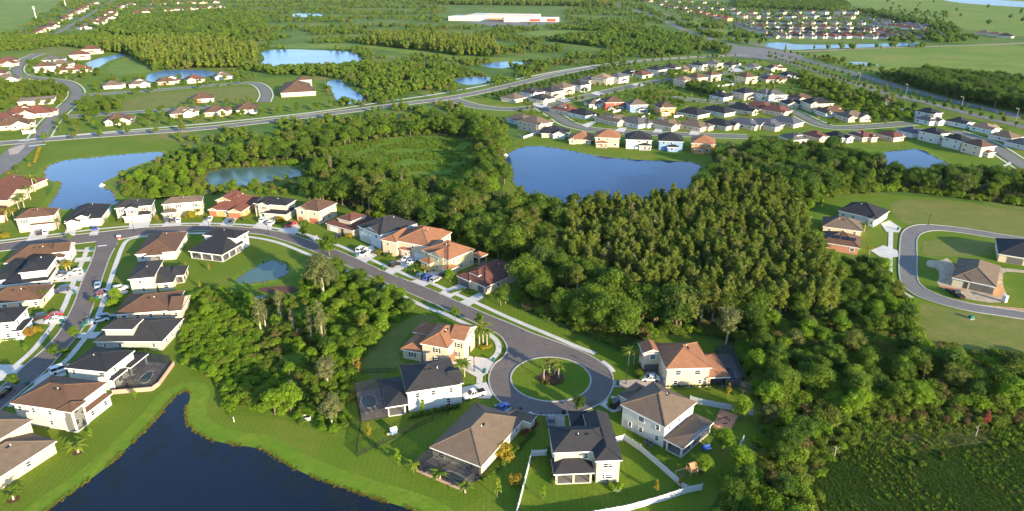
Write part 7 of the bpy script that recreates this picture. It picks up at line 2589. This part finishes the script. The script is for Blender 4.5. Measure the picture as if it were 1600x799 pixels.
# red sand play square
q = [G(*p).to_2d() for p in [(1126, 641), (1153, 651), (1139, 677), (1114, 667)]]
qc = sum(q, Vector((0, 0))) / 4
o = bpy.data.objects.new('sand_square', None)
COL.objects.link(o)
o.location = (qc.x, qc.y, 0)
tag(o, 'square bed of red sand with a timber edge behind the white fence', 'sandpit')
m = MB()
m.face([(*(p - qc), .22) for p in q][::-1])
so = m.build('sand', 'sand_court', o)
if so.data.polygons[0].normal.z < 0:
    so.data.flip_normals()
for i in range(4):
    m = MB()
    a, b = q[i] - qc, q[(i + 1) % 4] - qc
    m.bar((a.x, a.y, .15), (b.x, b.y, .15), .3)
    m.build('edge_board', 'timber', o)
for k in range(5):
    m = MB()
    m.box(-.6, .6, -.12, .12, .225, .3)
    pb = m.build('paving_strip', 'mulch', o)
    pb.location = ((-1.2, .2, 1.0, -.3, .6)[k], (.6, 1.2, .2, -1.0, .9)[k], 0)
    pb.rotation_euler = (0, 0, (.2, .3, 1.4, .2, 1.3)[k])

o = thing('playset', 'wooden climbing tower with swing beam at the thicket lawn', 'playset', 1080, 742, .4)
for sx in (-.8, .8):
    for sy in (-.8, .8):
        bxp('leg', 'timber', o, (sx - .07, sx + .07, sy - .07, sy + .07, 0, 2.4))
bxp('platform', 'timber', o, (-.9, .9, -.9, .9, 1.25, 1.37))
m = MB()
m.face([(-1, -1, 2.4), (1, -1, 2.4), (1, 0, 3.2), (-1, 0, 3.2)])
m.face([(1, 1, 2.4), (-1, 1, 2.4), (-1, 0, 3.2), (1, 0, 3.2)])
m.build('roof', 'timber', o)
bxp('swing_beam', 'timber', o, (-4.2, -.7, -.06, .06, 2.2, 2.34))
m = MB()
m.bar((-4.1, 0, 2.25), (-4.3, -1, 0), .1)
m.bar((-4.1, 0, 2.25), (-4.3, 1, 0), .1)
m.build('end_frame', 'timber', o)
for x in (-3.2, -1.9):
    bxp('swing', 'toy_blue', o, (x - .25, x + .25, -.1, .1, .5, .55), (x - .24, x - .22, -.01, .01, .55, 2.2), (x + .22, x + .24, -.01, .01, .55, 2.2))
m = MB()
m.face([(.9, -.3, 1.3), (.9, .3, 1.3), (3.0, .3, .1), (3.0, -.3, .1)])
m.build('slide', 'toy_blue', o)

o = thing('patio_set', 'covered blue garden seat group on the rear lawn', 'garden seat', 1104, 703, .3)
bxp('seat', 'toy_blue', o, (-1, 1, -.4, .4, .3, .5))
bxp('backrest', 'toy_blue', o, (-1, 1, .35, .5, .5, 1.1))
for sx in (-.9, .9):
    bxp('leg', 'metal_black', o, (sx - .05, sx + .05, -.35, .4, 0, .3))
o = thing('play_house', 'small bright toy house on the fenced lawn', 'toy house', 615, 677, .5)
bxp('wall', 'wall_blue', o, (-.7, .7, -.6, .6, 0, 1.1))
m = MB()
m.face([(-.8, -.7, 1.1), (.8, -.7, 1.1), (.8, 0, 1.7), (-.8, 0, 1.7)])
m.face([(.8, .7, 1.1), (-.8, .7, 1.1), (-.8, 0, 1.7), (.8, 0, 1.7)])
m.build('roof', 'wall_mist', o)
bxp('door', 'toy_red', o, (.702, .74, -.25, .25, 0, .9))
bxp('slide', 'wall_yellow', o, (-1.6, -.71, -.25, .25, .1, .35))
o = thing('basketball_hoop', 'dark basketball stand beside the white house', 'basketball hoop', 700, 650, .8)
bxp('pole', 'metal_black', o, (-.07, .07, -.07, .07, 0, 3.2))
bxp('backboard', 'metal_black', o, (-.6, .6, -.2, -.14, 2.8, 3.6))
m = MB()
for k in range(8):
    a, b = k * math.pi / 4, (k + 1) * math.pi / 4
    m.bar((.23 * math.cos(a), -.45 + .23 * math.sin(a), 3.0), (.23 * math.cos(b), -.45 + .23 * math.sin(b), 3.0), .03)
m.build('hoop', 'toy_red', o)
o = thing('inflow_box', 'white concrete drain box among the preserve shrubs', 'drain box', 479, 655, .2)
bxp('wall', 'concrete', o, (-1, 1, -.8, -.6, 0, .8), (-1, 1, .6, .8, 0, .8), (-1, -.8, -.6, .6, 0, .8), (.8, 1, -.6, .6, 0, .8))
bxp('grate', 'metal_black', o, (-.79, .79, -.59, .59, .5, .56))
for i, (px, py, lb) in enumerate([(160, 291, 'small white float on the west pond'), (790, 244, 'small white float at the west end of the central lake'), (366, 660, 'small white marker post on the lake bank')]):
    o = thing('pond_float' if i < 2 else 'marker_post', lb, 'float' if i < 2 else 'post', px, py, .3, .1)
    if i < 2:
        bxp('hull', 'trim_white', o, (-1.2, 1.2, -.5, .5, 0, .45), (-1.0, 1.0, -.38, .38, .45, .6))
        bxp('housing', 'trim_white', o, (-.4, .4, -.3, .3, .6, 1.2))
    else:
        bxp('post', 'trim_white', o, (-.06, .06, -.06, .06, 0, 1.2))
        bxp('cap', 'trim_white', o, (-.1, .1, -.1, .1, 1.2, 1.28))
o = thing('portable_toilet', 'white portable toilet on the building plot', 'toilet', 1569, 472, .3)
bxp('cabin', 'wall_white', o, (-.55, .55, -.55, .55, 0, 2.1))
bxp('roof', 'wall_mist', o, (-.6, .6, -.6, .6, 2.1, 2.3))
bxp('door', 'wall_mist', o, (-.4, .4, -.6, -.56, .1, 1.95))
o = thing('trailer', 'long orange conveyor trailer behind the dark pickup', 'trailer', 1484, 455, math.atan2(1, -2.2))
bxp('boom', 'garage_rust', o, (-3.2, 3.2, -.22, .22, .9, 1.15))
bxp('chassis', 'metal_black', o, (-1.5, 1.5, -.6, .6, .45, .62))
for sx in (-.7, .7):
    for sy in (-.7, .7):
        m = MB()
        m.tube([(sx, sy - .1, .35), (sx, sy + .1, .35)], [.35, .35], 10)
        m.build('wheel', 'tyre', o)
o = thing('utility_box', 'green utility cabinet on the olive plot verge', 'utility box', 1517, 498, .2)
bxp('cabinet', 'bin_green', o, (-.6, .6, -.5, .5, .1, 1.0))
bxp('pad', 'concrete', o, (-.8, .8, -.7, .7, 0, .1))
o = thing('street_sign', 'red and white board standing at the junction', 'sign', 187, 375, .3)
bxp('post', 'trim_white', o, (-.05, .05, -.05, .05, 0, 2.0))
bxp('board', 'toy_red', o, (-.7, .7, -.12, -.06, .6, 1.3))
bxp('header', 'trim_white', o, (-.7, .7, -.12, -.06, 1.32, 1.9))
o = thing('entrance_wall', 'curved pale estate sign wall in the west entrance island', 'wall', 46, 209, .5)
bxp('wall', 'wall_cream', o, (-3.2, 3.2, -.3, .3, 0, 1.9), (-3.6, -3.1, -.5, .5, 0, 2.4), (3.1, 3.6, -.5, .5, 0, 2.4))
bxp('cap', 'trim_white', o, (-3.1, 3.1, -.4, .4, 1.9, 2.05), (-3.7, -3.0, -.6, .6, 2.4, 2.6), (3.0, 3.7, -.6, .6, 2.4, 2.6))
for i, (px, py, lb) in enumerate([(948, 752, 'left'), (964, 764, 'right')]):
    o = thing('air_conditioner', 'grey air conditioner at the rear of the cream house, %s one' % lb, 'air conditioner', px, py + 4, 0)
    bxp('casing', 'metal_grey', o, (-.4, .4, -.4, .4, .05, .85))
    bxp('fan_grille', 'metal_black', o, (-.33, .33, -.33, .33, .852, .88))
for i, (px, py) in enumerate([(1010, 693), (1017, 697)]):
    o = thing('air_conditioner', 'grey air conditioner by the tall white wall, %s of two' % ('left', 'right')[i], 'air conditioner', px, py, .4)
    bxp('casing', 'metal_grey', o, (-.4, .4, -.4, .4, .05, .85))
    bxp('fan_grille', 'metal_black', o, (-.33, .33, -.33, .33, .852, .88))

# ================================================================== AIR
hm = MB()
hm.box(-6000, 6000, -380, 9000, -1.5, 135)
hz = hm.build('haze', 'lawn')
hz.data.materials.clear()
m = bpy.data.materials.new('haze_air')
m.use_nodes = True
m.node_tree.nodes.clear()
out = m.node_tree.nodes.new('ShaderNodeOutputMaterial')
vol = m.node_tree.nodes.new('ShaderNodeVolumePrincipled')
vol.inputs['Color'].default_value = (.78, .86, 1.0, 1)
vol.inputs['Density'].default_value = .000015
vol.inputs['Anisotropy'].default_value = .2
m.node_tree.links.new(vol.outputs[0], out.inputs['Volume'])
hz.data.materials.append(m)
tag(hz, 'thin haze lying over the whole view', kind='stuff')

# letter boxes and manhole covers along the near streets
def mailbox(px, py, where):
    o = thing('mailbox', 'small mailbox on a post at the kerb ' + where, 'mailbox', px, py, .4, .1)
    bxp('post', 'timber', o, (-.06, .06, -.06, .06, 0, 1.05))
    bxp('box', 'metal_black', o, (-.12, .12, -.28, .28, 1.05, 1.32))
for (px, py, wh) in [(240, 357, 'before the grey house with red shutters'), (304, 355, 'before the cream house with taupe roof'), (340, 355, 'before the orange house'), (391, 358, 'by the wide drive with two white cars'), (470, 372, 'by the red pickup drive'),
                     (593, 424, 'by the long orange wing'), (636, 441, 'by the yellow house drive'), (688, 462, 'by the maroon roofed house'), (764, 588, 'by the white pickup drive'), (845, 653, 'left of the cream house drive'),
                     (126, 446, 'by the yellow palm drive'), (103, 509, 'by the bright red car'), (148, 472, 'by the dark red car'), (137, 498, 'by the grey house drive')]:
    mailbox(px, py, wh)
for i, (px, py, wh) in enumerate([(165, 372, 'at the junction'), (140, 470, 'half way down the side street'), (96, 528, 'low on the side street'), (330, 357, 'before the orange house'), (620, 442, 'before the yellow house'), (735, 492, 'above the three palms'), (800, 548, 'left of the round island'), (935, 592, 'right of the round island')]):
    g_ = G(px, py)
    ob = disc('manhole_cover', Vector((0, 0, 0)), .42, .137 if i else .277, 'garage_dark', 16, kind=None)
    ob.location = (g_.x, g_.y, 0)
    tag(ob, 'dark round manhole cover in the asphalt ' + wh, 'manhole cover')
